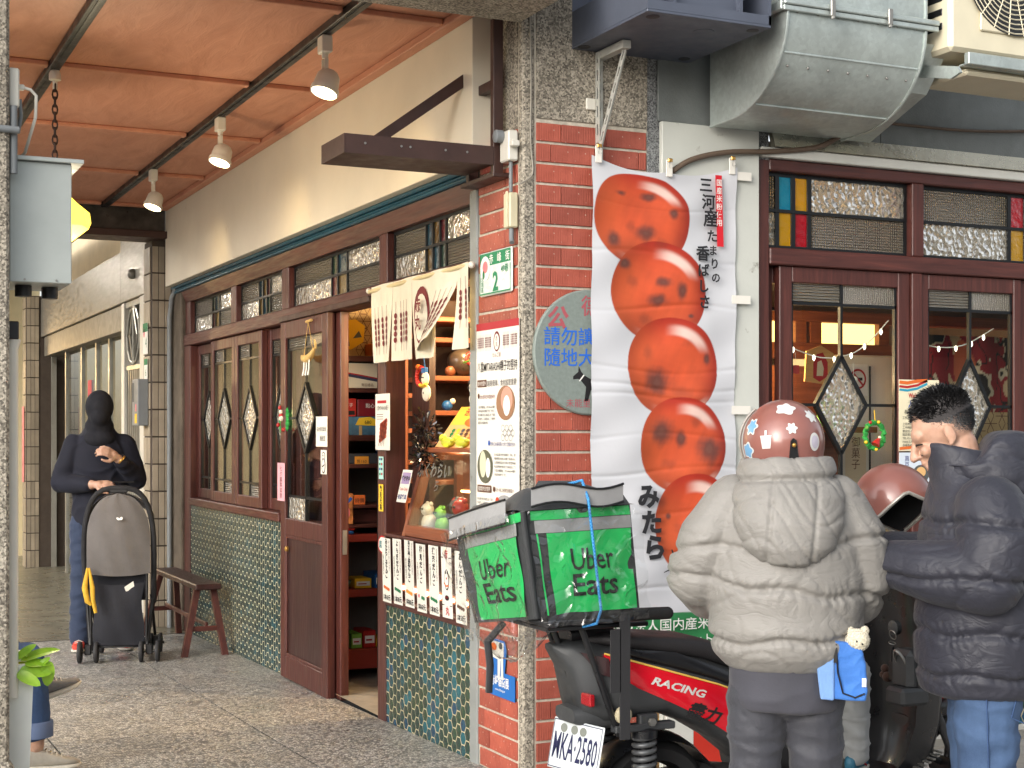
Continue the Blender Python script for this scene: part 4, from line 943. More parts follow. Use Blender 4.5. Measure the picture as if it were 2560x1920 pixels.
for s, d, z, k, r, lab, c in toys:
    T = thing('toy', lab, c, (s, d, z), wall='L', group='toys in the display case')
    b = MB(); b.ball((s, d, z+r*1.1), (r, r*.8, r*1.1), 14, 9); b.ball((s, d-r*.2, z+r*2.5), r*.7, 12, 8); b.ball((s-r*.45, d, z+r*3.1), r*.25, 8, 6); b.ball((s+r*.45, d, z+r*3.1), r*.25, 8, 6); part(T, 'body', b, OM[k], 60)
    b = MB(); b.ball((s-r*.25, d-r*.85, z+r*2.6), r*.12, 6, 5); b.ball((s+r*.25, d-r*.85, z+r*2.6), r*.12, 6, 5); part(T, 'eyes', b, M['black_plastic'], 60)
    b = MB(); b.ball((s+rg.choice((-1, 1))*r*.8, d-r*.5, z+r*.4), r*.4, 10, 6); b.ball((s, d-r*.7, z+r*.3), r*.35, 10, 6); part(T, 'trim', b, OM[(k+4) % 10], 60)
T = thing('red_cloth', 'red cloth lining the bottom of the display case', 'cloth', (-.95, .1, .986), wall='L'); b = MB(); b.box(-1.15, -.65, .065, .25, .986, .995, .003); part(T, 'cloth_sheet', b, OM[0])
# gift card sign, tinsel, birds on top of the case
T = thing('gift_sign', 'yellow gift box sign card propped on top of the display case', 'sign', (-.97, .2, 1.43), wall='L')
u, v = Vector((1, 0, 0)), Vector((0, .12, .2)).normalized()
p = Pr((-1.27, .12, 1.428), u, v, .001); Wd, Hd = .66, .235
p.poly([(0, 0), (Wd, 0), (Wd, Hd), (.06, Hd)], I('ink_tan2', 222, 176, 116)); p.up(); p.poly([(.04, Hd*.55), (Wd, Hd*.55), (Wd, Hd), (.06, Hd)], I('ink_gold', 236, 190, 70)); p.up()
p.txt('送禮首選→→', .30, Hd*.79, .05, RD, bold=.015); p.ell(.38, Hd*.62, .17, .034, OR); p.up(); p.txt('禮盒', .38, Hd*.52, .075, BK, bold=.03)
for i in range(8):
    for j in range(4): p.ell(.13+i*.06, .03+j*.022, .022, .011, (GN, YL, I('ink_grey', 80, 84, 84), BR, OR, OR, OR, OR)[i], 10)
p.done(T, 'card')
T = thing('tinsel_bush', 'dark tinsel bundle left of the yellow gift sign', 'decoration', (-1.36, .12, 1.42), wall='L'); b = MB(); rg = random.Random(9)
for i in range(420):
    a, e = rg.uniform(0, 6.28), rg.uniform(-1.2, 1.3); r = rg.uniform(.02, .07); c = Vector((-1.36, .10, 1.45+rg.uniform(-.1, .1))); d = Vector((math.cos(a)*math.cos(e), math.sin(a)*math.cos(e), math.sin(e)*1.1))
    q = c+d*r; w = Vector((rg.gauss(0, 1), rg.gauss(0, 1), rg.gauss(0, 1))).normalized()*.005; b.quad(q-w, q+w, q+w+d*.025, q-w+d*.025)
part(T, 'tinsel', b, [mat('tinsel_dark', S(60, 60, 62), .2, metal=.9)])
for i, s in enumerate((-1.08, -.90)):
    T = thing('paper_bird', ['left yellow-green bird figurine in front of the gift sign', 'right yellow-green bird figurine in front of the gift sign'][i], 'figurine', (s, .1, 1.426), wall='L', group='yellow birds on the case')
    b = MB(); b.ball((s, .11, 1.452), (.055, .03, .026), 14, 8); part(T, 'body', b, mat('bird_lime', S(190, 190, 50), .5), 60); b = MB(); b.ball((s-.04, .10, 1.474), .02, 10, 7); part(T, 'head', b, M['bird_lime'], 60); b = MB(); b.ball((s+.05, .11, 1.462), (.03, .012, .01), 8, 6); part(T, 'tail', b, M['bird_lime'], 60)
T = thing('panda_ornament', 'wooden panda ornament on a stick with a green flag bar over the sign', 'ornament', (-.98, .2, 1.64), wall='L')
b = MB(); b.ball((-.98, .2, 1.665), (.03, .015, .028), 12, 8); b.ball((-.98, .2, 1.72), (.035, .015, .03), 12, 8); part(T, 'panda', b, OM[3], 60)
b = MB(); 
for dx in (-.03, .03): b.ball((-.98+dx, .197, 1.748), (.011, .008, .011), 8, 6); b.ball((-.98+dx*.45, .184, 1.722), (.008, .004, .009), 8, 6)
part(T, 'panda_marks', b, M['black_plastic'], 60); b = MB(); b.tube([(-.96, .205, 1.74), (-.95, .205, 1.87)], .006, 6); part(T, 'stick', b, OM[3]); b = MB(); b.tube([(-1.09, .2, 1.85), (-.94, .2, 1.862)], .006, 6); b.box(-.965, -.935, .19, .21, 1.845, 1.885); part(T, 'flag_bar', b, OM[9])
T = thing('star_ornament', 'silver star with a green tassel beside the panda ornament', 'ornament', (-.76, .2, 1.66), wall='L')
st5 = [(-.76+(.055 if i % 2 == 0 else .025)*math.sin(i*math.pi/5), 1.745+(.055 if i % 2 == 0 else .025)*math.cos(i*math.pi/5)) for i in range(10)]
b = MB(); b.prism(st5[::-1], .195, .205, lambda s, z, t: (s, t, z)); part(T, 'star', b, mat('silver', S(190, 190, 186), .3, metal=.7)); b = MB(); b.ball((-.76, .2, 1.67), (.03, .02, .03), 10, 7); part(T, 'tassel', b, OM[2], 60)
# ledge of menu strips with a row of small lamps behind
PM = M['paper']; names = ['みたらしだんご', 'よもぎだんご', 'きな粉餡だんご', '柏見だんご', '抹茶だんご', None, 'あんだんご']; price = ['60', '80', '80', '60', '80', '', '50']
cap = ['醬口醬油團子', '紅豆艾草團子', '黃豆粉餡團子', '三色Q團子', '抹茶紅豆團子', '', '紅豆餡團子']; dcol = [OR, GN, I('ink_amber', 226, 150, 50), PK, GN, OR, BR]
labs = ['leftmost menu strip, black brush characters over a red skewer, price 60', 'second menu strip from the left with a dark green skewer, price 80', 'third menu strip from the left with an amber skewer, price 80', 'fourth menu strip from the left with a three-colour skewer, price 60', 'fifth menu strip from the left with a green skewer, price 80', 'menu strip with a drawn character in red and black', 'last menu strip, half hidden behind the delivery bag']
for i in range(7):
    s0 = -1.643+i*.1635; w = .125; tl = math.radians((-.6, .5, -.3, .6, .2, .8, .3)[i])
    T = thing('menu_strip', labs[i], 'menu strip', (s0+w/2, -.02, .62), wall='L', group='menu strips under the counter')
    u = Vector((math.cos(tl), 0, math.sin(tl))); v = Vector((-math.sin(tl), -.025, math.cos(tl)))
    z0 = .618+.004*(i % 3); p = Pr((s0, -.022, z0), u, v, .0008); H = .335
    p.rect(0, 0, w, H, PM); p.up()
    if names[i]:
        p.vtxt(names[i], w*.52, H-.006, .034, BK, bold=.045, step=.205/(.034*len(names[i])) if len(names[i]) > 5 else 1.12, jit=.12)
        p.vtxt(cap[i]+cap[i], w*.84, H-.01, .0135, BK); p.vtxt(cap[i], w*.16, H-.09, .018, BK, bold=.01)
        for k in range(4): p.ell(.028+k*.021, .078-k*.003, .0135, .0095, dcol[i] if i != 3 else (PK, WH, GN, GN)[k], 12)
        p.txt('1本'+price[i]+'元', w*.5, .014, .034, BK, bold=.03, fit=.1)
    else:
        p.vtxt('赤', w*.5, H-.012, .045, RD, bold=.03); p.vtxt('丸', w*.5, .055, .045, RD, bold=.03); p.ell(w*.5, .18, .028, .05, BK, 18); p.up(); p.ell(w*.5, .182, .023, .044, PM, 18); p.up()
        p.ell(w*.42, .215, .007, .009, BK, 10); p.ell(w*.6, .215, .007, .009, BK, 10); p.ell(w*.5, .187, .006, .006, RD, 10); p.stroke([(w*.25, .165), (w*.45, .15), (w*.7, .155)], .008, OR); p.ell(w*.5, .095, .024, .013, BK, 12); p.ell(w*.5, .098, .016, .006, RD, 10)
        for q in (.285, .06): p.stroke([(.0, q), (.03, q)], .004, BK); p.stroke([(w-.03, q), (w, q)], .004, BK)
    p.done(T, 'paper_strip')
for i in range(6):
    s = -1.50+i*.1635; T = thing('strip_lamp', 'small lit lamp in the %s gap between the menu strips' % ('leftmost', 'second', 'third', 'fourth', 'fifth', 'rightmost')[i], 'lamp', (s, .03, .68), wall='L', group='lamps behind the menu strips')
    b = MB(); b.box(s-.02, s+.02, .02, .04, .69, .708, .006); part(T, 'lamp_tube', b, emis('strip_glow', (1, .86, .6), 12)); b = MB(); b.box(s-.022, s+.022, .041, .06, .68, .72); part(T, 'holder', b, M['wood_orange'])
# cash only card hung at the case's left
T = thing('cash_sign', 'white Cash Only card hanging at the left of the display case', 'sign', (-1.45, -.02, 1.15), wall='L')
p = Pr((-1.475, -.012, 1.145), (1, 0, 0), (.28, .03, .6), .0008); p.rect(0, 0, .135, .185, PM); p.up(); p.rect(.012, .105, .123, .17, I('ink_lilac', 160, 140, 180)); p.up(); p.txt('僅收現金', .068, .125, .03, BK, bold=.02); p.txt('Cash Only', .068, .068, .026, RD); p.txt('有豐餐具', .068, .02, .03, I('ink_navy2', 40, 50, 120), bold=.02); p.done(T, 'card')
# noren
T = thing('noren_curtain', 'cream split noren curtain printed with maroon dango skewers over the counter', 'curtain', (-1.1, -.05, 1.87), wall='L')
b = MB(); b.tube([(-1.80, -.045, 2.252), (-.44, -.045, 2.262)], .011, 10); part(T, 'pole', b, mat('bamboo', S(214, 196, 150), .5), 60)
for s_ in (-1.80, -.435): b = MB(); b.ball((s_, -.045, 2.257), .016, 10, 8); part(T, 'pole_end', b, M['white_plastic'], 60)
def m_cloth(name, c, bump=.35, sc_=9):
    t = NT(name); v = t.tc(); n = t.noise(v, sc_, 5, .6); t.col(t.ramp(n, (.3, tuple(x*.9 for x in c)), (.7, c))); t.p(rough=.9)
    t.set(t.b.inputs['Sheen Weight'], .2); w = t.noise(v, 500, 2); t.bump(t.math('ADD', n, t.math('MULTIPLY', w, .12)), bump, .01); MATS[name] = t.m; return t.m
m_cloth('noren_cloth', S(228, 220, 198))
def nz(s, z): return -.05-.007*math.sin(s*17+z*4)-.008*math.sin(s*31+2)*(2.26-z)/.4
def flap(s0, s1, zb_, sk0, sk1, fold):
    """one noren panel from the pole; sk = sideways drift of its bottom corners"""
    b = MB(); n, m_ = 14, 16; vs = []
    for j in range(m_+1):
        t = j/m_; z = 2.272-(2.272-zb_)*t
        for i in range(n+1):
            q = i/n; s = s0+(s1-s0)*q; e = max(0, t-.22)/.78; s += (sk0*(1-q)+sk1*q)*e**1.3; out = fold*math.sin(q*math.pi)*e*.05
            vs.append((s, nz(s0+(s1-s0)*q, z)-out-fold*(.11*e*q if fold > 0 else 0), z+(fold*.10*e*q*q if fold > 0 else 0)))
    b.add(vs, [(j*(n+1)+i, (j+1)*(n+1)+i, (j+1)*(n+1)+i+1, j*(n+1)+i+1) for j in range(m_) for i in range(n)])
    o = part(T, 'cloth_panel', b, M['noren_cloth'], 180)
    def pos(q, t):
        i, j = min(q*n, n-.001), min(t*m_, m_-.001); i0, j0 = int(i), int(j); fi, fj = i-i0, j-j0; V_ = lambda a, c: Vector(vs[c*(n+1)+a])
        return (V_(i0, j0)*(1-fi)+V_(i0+1, j0)*fi)*(1-fj)+(V_(i0, j0+1)*(1-fi)+V_(i0+1, j0+1)*fi)*fj
    return o, pos
def skewers(o, pos, n, q0, q1, t0, t1, w):
    for k in range(n):
        b = MB(); q = q0+(q1-q0)*k/max(1, n-1)
        for j in range(5):
            tc = t0+(t1-t0)*(j+.5)/5; c = pos(q, tc); e1 = (pos(min(q+.05, 1), tc)-c).normalized(); e2 = (c-pos(q, tc+.05)).normalized(); ln = (pos(q, t0)-pos(q, t1)).length/5
            nn = e1.cross(e2).normalized()*.0035
            b.add([c+nn+e1*w*math.cos(a)+e2*ln*.48*math.sin(a) for a in np.linspace(0, 6.283, 13)[:-1]], [tuple(range(12))])
        st_ = [pos(q, t)+Vector((0, -.003, 0)) for t in np.linspace(t0-.14, t1+.1, 12)]; ex = Vector((.0016, 0, 0))
        for a, c in zip(st_[:-1], st_[1:]): b.quad(a-ex, a+ex, c+ex, c-ex)
        part(o, 'skewer_print', b, MR)
o, ps = flap(-1.765, -1.43, 1.868, .05, -.02, 0); skewers(o, ps, 4, .16, .80, .42, .80, .015)
o, ps = flap(-1.428, -1.145, 1.866, .02, -.02, 0); skewers(o, ps, 4, .14, .76, .40, .78, .014)
o, ps = flap(-1.143, -.80, 1.862, .03, -.06, 0)
b = MB(); 
def blob(b, pos, cq, ct, rq, rt, lift, n=18):
    b.add([pos(cq+rq*math.cos(a), ct+rt*math.sin(a))+Vector((0, -lift, 0)) for a in np.linspace(0, 2*math.pi, n+1)[:-1]], [tuple(range(n))[::-1]])
blob(b, ps, .34, .48, .26, .34, .004); part(o, 'emblem_ring', b, MR); b = MB(); blob(b, ps, .34, .51, .205, .28, .006); part(o, 'emblem_field', b, M['noren_cloth'])
p = Pr((-1.008, -.078, 2.165)); p.vtxt('赤丸', 0, 0, .075, MR, bold=.03, step=1.15); p.done(o, 'emblem_letters')
o, ps = flap(-.84, -.60, 1.90, -.22, -.20, .55); skewers(o, ps, 4, .12, .82, .40, .84, .014)
o, ps = flap(-.60, -.445, 1.885, -.045, 0, 0); skewers(o, ps, 2, .3, .8, .30, .66, .016)
# hangings on the door and post
def hang(name, label, cat_, base): return thing(name, label, cat_, base, wall='L')
T = hang('door_wreath', 'green felt wreath with small red and white figures on the sash left of the door', 'wreath', (-3.42, -.03, 1.58))
b = MB(); rg = random.Random(4)
for i in range(22):
    a = i/22*6.283; b.ball((-3.42+.075*math.cos(a), -.03, 1.585+.095*math.sin(a)), (.024, .016, .024), 8, 6)
part(T, 'ring', b, mat('felt_green', S(40, 140, 60), .8, var=.2, scale=30), 60)
[part(T, 'berry', MB().ball(c, r), OM[0], 60) for c, r in (((-3.42, -.05, 1.61), .018), ((-3.45, -.05, 1.66), .014), ((-3.37, -.05, 1.52), .014), ((-3.49, -.05, 1.55), .014))]; b = MB(); b.ball((-3.42, -.052, 1.63), .016); b.ball((-3.41, -.052, 1.59), .018); part(T, 'snowmen', b, OM[3], 60)
b = MB(); b.tube([(-3.42, -.02, 1.68), (-3.42, -.015, 1.80)], .002, 4); part(T, 'string', b, OM[3])
T = hang('straw_ornament', 'straw new-year ornament with folded white paper strips hanging on the door glass', 'ornament', (-2.83, -.055, 1.9))
sm = mat('straw', S(214, 178, 110), .8, var=.2, scale=40)
b = MB(); b.tube([(-2.96, -.06, 1.965), (-2.9, -.065, 1.945), (-2.83, -.067, 1.94), (-2.76, -.065, 1.96), (-2.70, -.06, 2.0)], [.006, .02, .024, .018, .006], 8); part(T, 'rope', b, sm, 60)
b = MB(); b.tube([(-2.93, -.056, 1.95), (-2.84, -.056, 2.165), (-2.74, -.056, 1.97)], .0025, 4); b.tube([(-2.88, -.055, 2.165), (-2.78, -.055, 2.17)], .009, 6); part(T, 'cord', b, sm)
b = MB()
for dx in (-.05, .0, .05):
    x = -2.83+dx; b.add([(x-.014, -.07, 1.935), (x+.014, -.07, 1.935), (x+.024, -.075, 1.885), (x-.002, -.075, 1.885), (x+.002, -.072, 1.89), (x+.018, -.08, 1.84), (x-.012, -.08, 1.845)], [(0, 3, 2, 1), (3, 6, 5, 2)])
part(T, 'paper_strips', b, M['paper']); b = MB()
for a in np.linspace(-.4, 1.2, 9): b.tube([(-2.70, -.06, 2.0), (-2.70+.05*math.sin(a+.5), -.065, 2.0+.05*math.cos(a+.5))], .003, 4)
part(T, 'tuft', b, sm)
def card(name, label, cat_, s0, s1, z0, z1, d, m, draw=None, wall='L'):
    T = thing(name, label, cat_, ((s0+s1)/2, d, z0), wall=wall); b = MB(); b.box(s0, s1, d-.0015, d, z0, z1); part(T, 'sheet', b, m)
    if draw: p = Pr((s0, d-.0016, z0)); draw(p, s1-s0, z1-z0); p.done(T)
    return T
card('notice_card', 'white paper notice taped on the glass of the sliding door', 'notice', -2.70, -2.49, 1.42, 1.595, -.051, PM, lambda p, W, H: (p.txt('店內請勿飲食', W/2, H*.52, .03, BK, fit=W*.8), p.txt('謝謝您', W*.6, H*.2, .035, BK)))
card('cat_sticker', 'black and white outlined animal sticker under the notice on the door', 'sticker', -2.61, -2.50, 1.26, 1.40, -.051, PM, lambda p, W, H: (p.ell(W*.5, H*.75, .03, .025, BK), p.up(), p.ell(W*.5, H*.75, .024, .019, PM), p.ell(W*.5, H*.35, .036, .045, BK), p.up(), p.ell(W*.5, H*.35, .028, .037, PM), p.up(), p.ell(W*.4, H*.77, .005, .005, BK, 8), p.ell(W*.6, H*.77, .005, .005, BK, 8), p.stroke([(W*.3, H*.3), (W*.7, H*.4)], .008, BK)))
card('pink_tag', 'pink paper streamer with brush writing hanging from the door edge', 'paper tag', -3.50, -3.34, 1.07, 1.31, -.052, mat('paper_pink', S(226, 168, 176), .75), lambda p, W, H: p.vtxt('七夕願事如意', W/2, H-.02, .034, MR, bold=.01, sx=1.4))
card('menu_card', 'tall white card with a heap of glazed skewers hung on the wood post', 'menu card', -1.735, -1.52, 1.41, 1.705, -.03, PM, lambda p, W, H: (p.rect(.03, H-.05, W-.05, H-.035, RD), p.txt('八雲MITARASHI團子', W/2, H-.085, .028, BK, fit=W*.85), [p.rect(.02, H-.11-.012*k, .12, H-.107-.012*k, BR) for k in range(3)], p.up(), [p.ell(.07+.02*(k % 5)+.004*(k//5), .05+.02*(k//5)+.006*(k % 5), .017, .013, (I('ink_glaze', 150, 52, 30), I('ink_glaze2', 190, 84, 50), I('ink_glaze', 150, 52, 30))[k % 3], 10) for k in range(25)], p.up(), [p.stroke([(.05+.025*k, .02), (.09+.02*k, .11)], .004, BR) for k in range(4)]))
card('mint_sticker', 'mint green sticker of small icons high on the post by the counter', 'sticker', -1.735, -1.665, 1.255, 1.375, -.012, mat('paper_mint', S(170, 214, 206), .7), lambda p, W, H: [p.rect(.01+.028*(k % 2), H-.02-.026*(k//2), .03+.028*(k % 2), H-.008-.026*(k//2), (BL, BK, GN, RD)[k % 4]) for k in range(8)])
card('yellow_sticker', 'yellow sticker with brush writing on the post by the counter', 'sticker', -1.735, -1.668, 1.085, 1.228, -.012, mat('paper_yellow', S(236, 196, 50), .7), lambda p, W, H: p.vtxt('歡迎光臨', W/2, H-.008, .032, BK, bold=.02))
T = hang('round_sticker', 'round white sticker with a red rim on the post above the menu strips', 'sticker', (-1.695, -.013, .865)); p = Pr((-1.695, -.0085, .91)); p.ell(0, 0, .062, .048, RD, 26); p.up(); p.ell(0, 0, .052, .039, PM, 26); p.up(); p.txt('認證', 0, -.016, .042, I('ink_teal', 30, 110, 120), bold=.02); p.done(T, 'disc')
T = hang('red_ring', 'small red and white twisted wreath on the dark wood behind the counter', 'wreath', (-1.5, .1, 1.78)); b = MB()
for i in range(18): a = i/18*6.283; b.ball((-1.42+.05*math.cos(a), .1, 1.79+.045*math.sin(a)), .013, 8, 6)
part(T, 'ring', b, OM[0], 60); b = MB(); b.ball((-1.43, .09, 1.84), .014); part(T, 'bead', b, OM[5], 60)
T = hang('dark_post', 'dark timber post behind the counter beside the doorway', 'post', (-1.45, .3, 0)); b = MB(); b.box(-1.64, -1.40, .14, .175, .0, 2.75); part(T, 'timber', b, M['wood_dark'])
T = hang('snowman', 'felt snowman with a blue hat hanging under the noren', 'ornament', (-1.24, .05, 1.68)); b = MB(); b.ball((-1.24, .06, 1.70), (.05, .015, .042)); b.ball((-1.255, .06, 1.772), (.042, .015, .035)); part(T, 'body', b, OM[3], 60)
b = MB(); b.box(-1.29, -1.24, .05, .07, 1.80, 1.83, .004); part(T, 'hat', b, OM[4]); b = MB(); b.tube([(-1.29, .045, 1.742), (-1.25, .04, 1.735), (-1.2, .045, 1.745)], .009, 6); part(T, 'scarf', b, OM[1], 60); b = MB(); b.tube([(-1.26, .06, 1.83), (-1.27, .05, 1.95)], .003, 4); part(T, 'string', b, OM[4])
b = MB(); b.ball((-1.265, .044, 1.78), .004, 6, 5); b.ball((-1.245, .044, 1.778), .004, 6, 5); b.ball((-1.24, .044, 1.70), .004, 6, 5); part(T, 'buttons', b, M['black_plastic'])
# ------------------------------------------------------------------ ceiling rails, spot lamps, lantern
for nm, x, lab in (('lamp_track', -.605, 'black lamp track along the ceiling carrying three white spot lamps'), ('lamp_track', -1.635, 'black lamp track along the ceiling carrying the lantern chain')):
    T = thing(nm, lab, 'lamp track', (x, 3.3, 3.34), group='ceiling tracks'); b = MB(); b.box(x-.028, x+.028, .03, 6.56, 3.322, 3.3605, .003); part(T, 'rail', b, M['black_steel']); b = MB(); b.box(x-.008, x+.008, .05, 6.5, 3.318, 3.3215); part(T, 'slot', b, M['black_plastic'])
def spot(y, yaw, lab):
    T = thing('spot_lamp', lab, 'spot lamp', (-.605, y, 3.32), yaw, group='white spot lamps on the ceiling track', local=True); T.scale = (.78, .78, .8)
    wp = M['white_plastic']
    b = MB(); b.box(-.032, .032, -.05, .05, -.10, -.001, .006); part(T, 'adapter', b, wp)
    b = MB(); b.lathe([(.018, -.13), (.022, -.10)], 12); b.box(-.012, .012, -.032, -.022, -.27, -.13, .003); b.box(-.012, .012, .022, .032, -.25, -.13, .003); part(T, 'yoke', b, wp)
    Mx = Matrix.Translation((.01, .0, -.27)) @ Matrix.Rotation(R(18), 4, 'Y') @ Matrix.Rotation(R(-8), 4, 'X')
    b = MB(); b.lathe([(.02, .075), (.05, .07), (.068, .045), (.074, .0), (.076, -.03), (.084, -.034), (.084, -.062), (.076, -.064), (.074, -.05)], 28, M=Mx, caps=False); part(T, 'head', b, wp, 35)
    b = MB(); b.lathe([(.001, .076), (.02, .075)], 20, M=Mx); part(T, 'head_cap', b, wp)
    b = MB(); b.lathe([(.074, -.046), (.001, -.03)], 28, M=Mx, caps=False); part(T, 'lit_lens', b, emis('spot_lens', (1, .84, .5), 9), 60)
    b = MB(); b.tube([(.0, .03, -.2), (.05, .07, -.21), (.06, .09, -.235), (.03, .06, -.25)], .003, 5); part(T, 'wire', b, wp)
    L = bpy.data.lights.new('spot_light', 'SPOT'); L.energy = 4.5; L.color = (1, .72, .34); L.spot_size = R(88); L.spot_blend = 1.0; L.shadow_soft_size = .03
    o = bpy.data.objects.new('spot_light', L); link(o, T); o.location = Mx @ Vector((0, 0, -.075))
    o.rotation_mode = 'QUATERNION'; dirw = Matrix.Rotation(-yaw, 3, 'Z') @ Vector((.50, .26, -.36)); o.rotation_quaternion = dirw.to_track_quat('-Z', 'Y')
spot(.83, 0, 'nearest and largest white spot lamp on the ceiling track'); spot(2.77, 0, 'middle one of the three white spot lamps on the track'); spot(4.64, 0, 'farthest of the three white spot lamps on the track')
T = thing('lantern', 'glowing yellow lantern hanging on a chain behind the metal box', 'lantern', (-1.62, 2.0, 2.45))
gl = emis('lantern_glow', (1, .74, .08), 1.25, S(240, 210, 90))
b = MB(); b.lathe([(.05, 2.44), (.075, 2.46), (.16, 2.53), (.172, 2.56), (.165, 2.61), (.10, 2.66), (.06, 2.70), (.035, 2.72)], 8, c=(-1.63, 2.0, 0)); part(T, 'shade', b, gl, 20)
b = MB(); b.lathe([(.035, 2.72), (.04, 2.735), (.02, 2.75)], 10, c=(-1.63, 2.0, 0)); part(T, 'cap', b, M['brown_steel']); b = MB()
for i in range(13):
    z = 2.78+i*.038; b.torus((-1.632, 2.02, z), .012, .0045, 10, 5, Matrix.Scale(1.9, 3, (0, 0, 1)) @ (Matrix.Rotation(R(90), 3, 'X') if i % 2 else Matrix.Rotation(R(90), 3, 'Y')))
part(T, 'chain', b, mat('rust_iron', S(62, 46, 40), .7, metal=.4, var=.3, scale=60), 60)
b = MB(); b.lathe([(.022, 3.318), (.03, 3.30), (.03, 3.27), (.012, 3.265), (.012, 3.225)], 12, c=(-1.632, 2.02, 0)); part(T, 'track_adapter', b, M['white_plastic'], 30)
L = bpy.data.lights.new('lantern_light', 'POINT'); L.energy = 30; L.color = (1, .86, .6); L.shadow_soft_size = .1; o = bpy.data.objects.new('lantern_light', L); link(o, T); o.location = (0, 0, -.08)
# ------------------------------------------------------------------ left column with its box, pipes and planter
T = thing('pebbledash_column', 'pebble-dash column edge at the far left of the picture', 'pillar', (-2.35, .05, 0)); b = MB(); b.box(-2.62, -2.10, -.2, .2, -.01, 4.6, .012); part(T, 'column_body', b, M['pebbledash'])
b = MB(); b.box(-2.65, -2.085, -.23, .23, -.01, .34, .02); part(T, 'plinth', b, M['pebbledash'])
T = thing('metal_box', 'grey metal box with an overhanging lid high on the left column', 'metal box', (-1.98, 0, 2.04))
gm = mat('box_grey', S(176, 182, 178), .45, var=.1, scale=3, metal=.35, wear=(S(120, 122, 118), 12, .7))
b = MB(); b.box(-2.092, -1.876, -.12, .22, 2.042, 2.478, .003); part(T, 'box_body', b, gm); b = MB(); b.box(-2.095, -1.835, -.14, .26, 2.4785, 2.494, .002); part(T, 'lid', b, gm)
for x in (-2.04, -1.93): b = MB(); b.lathe([(.004, 0), (.004, .002)], 8, M=Matrix.Translation((x, -.121, 2.052)) @ Matrix.Rotation(R(90), 4, 'X')); part(T, 'rivet', b, M['stainless'])
[part(T, 'outlet_stub', MB().lathe([(.03, 2.0), (.03, 2.04)], 14, c=c), M['black_plastic'], 40) for c in ((-2.03, 0, 0), (-1.93, .05, 0))]
T = thing('outlet_box', 'white socket box with plugs and a cable above the metal box', 'socket box', (-2.08, -.05, 2.66)); b = MB(); b.box(-2.10, -2.062, -.16, -.03, 2.66, 2.80, .006); part(T, 'socket_case', b, M['white_plastic'])
b = MB(); b.box(-2.0615, -2.04, -.13, -.11, 2.73, 2.75, .004); b.tube([(-2.045, -.12, 2.74), (-2.02, -.12, 2.735), (-2.0, -.12, 2.715), (-2.0, -.1, 2.64), (-2.03, -.05, 2.52), (-2.05, 0, 2.495)], .006, 7); part(T, 'plug_cable', b, M['white_plastic'], 60)
b = MB(); b.tube([(-2.055, -.1, 2.70), (-2.05, -.1, 2.64), (-2.06, -.09, 2.58)], .008, 7); part(T, 'grey_plug', b, M['grey_plastic'], 60)
T = thing('grey_conduit', 'grey plastic conduit pipe running up the left column', 'pipe', (-2.085, -.16, 2.3)); b = MB(); b.tube([(-2.084, -.17, 2.42), (-2.084, -.17, 2.66)], .014, 10); b.tube([(-2.3, -.22, 2.57), (-2.07, -.2, 2.57)], .013, 10); part(T, 'pipe', b, M['grey_plastic'], 60)
T = thing('white_downpipe', 'white plastic downpipe with a dark clamp on the left column', 'pipe', (-2.07, -.08, .6)); b = MB(); b.tube([(-2.085, -.1, .55), (-2.085, -.1, 1.80), (-2.075, -.1, 1.84)], .026, 16); part(T, 'pipe', b, M['white_plastic'], 60); b = MB(); b.box(-2.10, -2.06, -.13, -.07, 1.835, 1.90, .004); part(T, 'clamp', b, M['black_plastic'])
T = thing('planter', 'tall white planter at the bottom left corner', 'planter', (-2.16, .1, 0))
b = MB(); b.add([(-2.30, -.08, -.005), (-2.03, -.08, -.005), (-2.03, .26, -.005), (-2.30, .26, -.005), (-2.32, -.1, .665), (-2.005, -.1, .665), (-2.005, .28, .665), (-2.32, .28, .665), (-2.30, -.08, .665), (-2.02, -.08, .665), (-2.02, .26, .665), (-2.30, .26, .665), (-2.29, -.07, .62), (-2.03, -.07, .62), (-2.03, .25, .62), (-2.29, .25, .62)],
      [(0, 1, 5, 4), (1, 2, 6, 5), (2, 3, 7, 6), (3, 0, 4, 7), (4, 5, 9, 8), (5, 6, 10, 9), (6, 7, 11, 10), (7, 4, 8, 11), (8, 9, 13, 12), (9, 10, 14, 13), (10, 11, 15, 14), (11, 8, 12, 15), (12, 13, 14, 15)]); part(T, 'pot', b, mat('planter_white', S(222, 225, 219), .5, var=.06, scale=5, bump=.3, bscale=12))
T = thing('pothos_plant', 'lime green pothos leaves spilling from the white planter', 'plant', (-2.1, .05, .62), local=False); T.location.z += .0; OFF[T.name] = (-2.1, .05, .555)
t = NT('pothos_leaf'); n_ = t.noise(t.tc(), 14, 4); t.col(t.ramp(n_, (.3, S(112, 164, 30)), (.7, S(168, 206, 64)))); t.p(rough=.35, sss=.1); M['pothos_leaf'] = t.m
lv = [((-2.04, -.09, .615), (1, 0, .42), (0, -.45, .9), .13, .30), ((-2.03, -.10, .60), (.9, -.1, .1), (0, -.6, .8), .085, .38), ((-2.06, -.1, .625), (.75, -.2, .75), (-.3, -.6, .6), .075, .36), ((-2.05, -.11, .575), (1, -.1, .02), (0, -.8, .6), .105, .40),
      ((-1.962, -.10, .602), (.12, -.05, -1), (.25, -.95, .1), .088, .46), ((-1.985, -.10, .592), (.5, -.1, .5), (-.3, -.7, .5), .045, .4), ((-2.09, .05, .62), (.3, .5, .8), (0, -.8, .6), .09, .36), ((-2.08, -.1, .62), (-.1, -.1, 1), (0, -1, .1), .08, .36), ((-2.06, -.12, .57), (.7, -.4, -.35), (0, -.9, .4), .085, .4), ((-2.13, -.05, .60), (-.5, -.2, .8), (0, -.9, .5), .09, .4)]
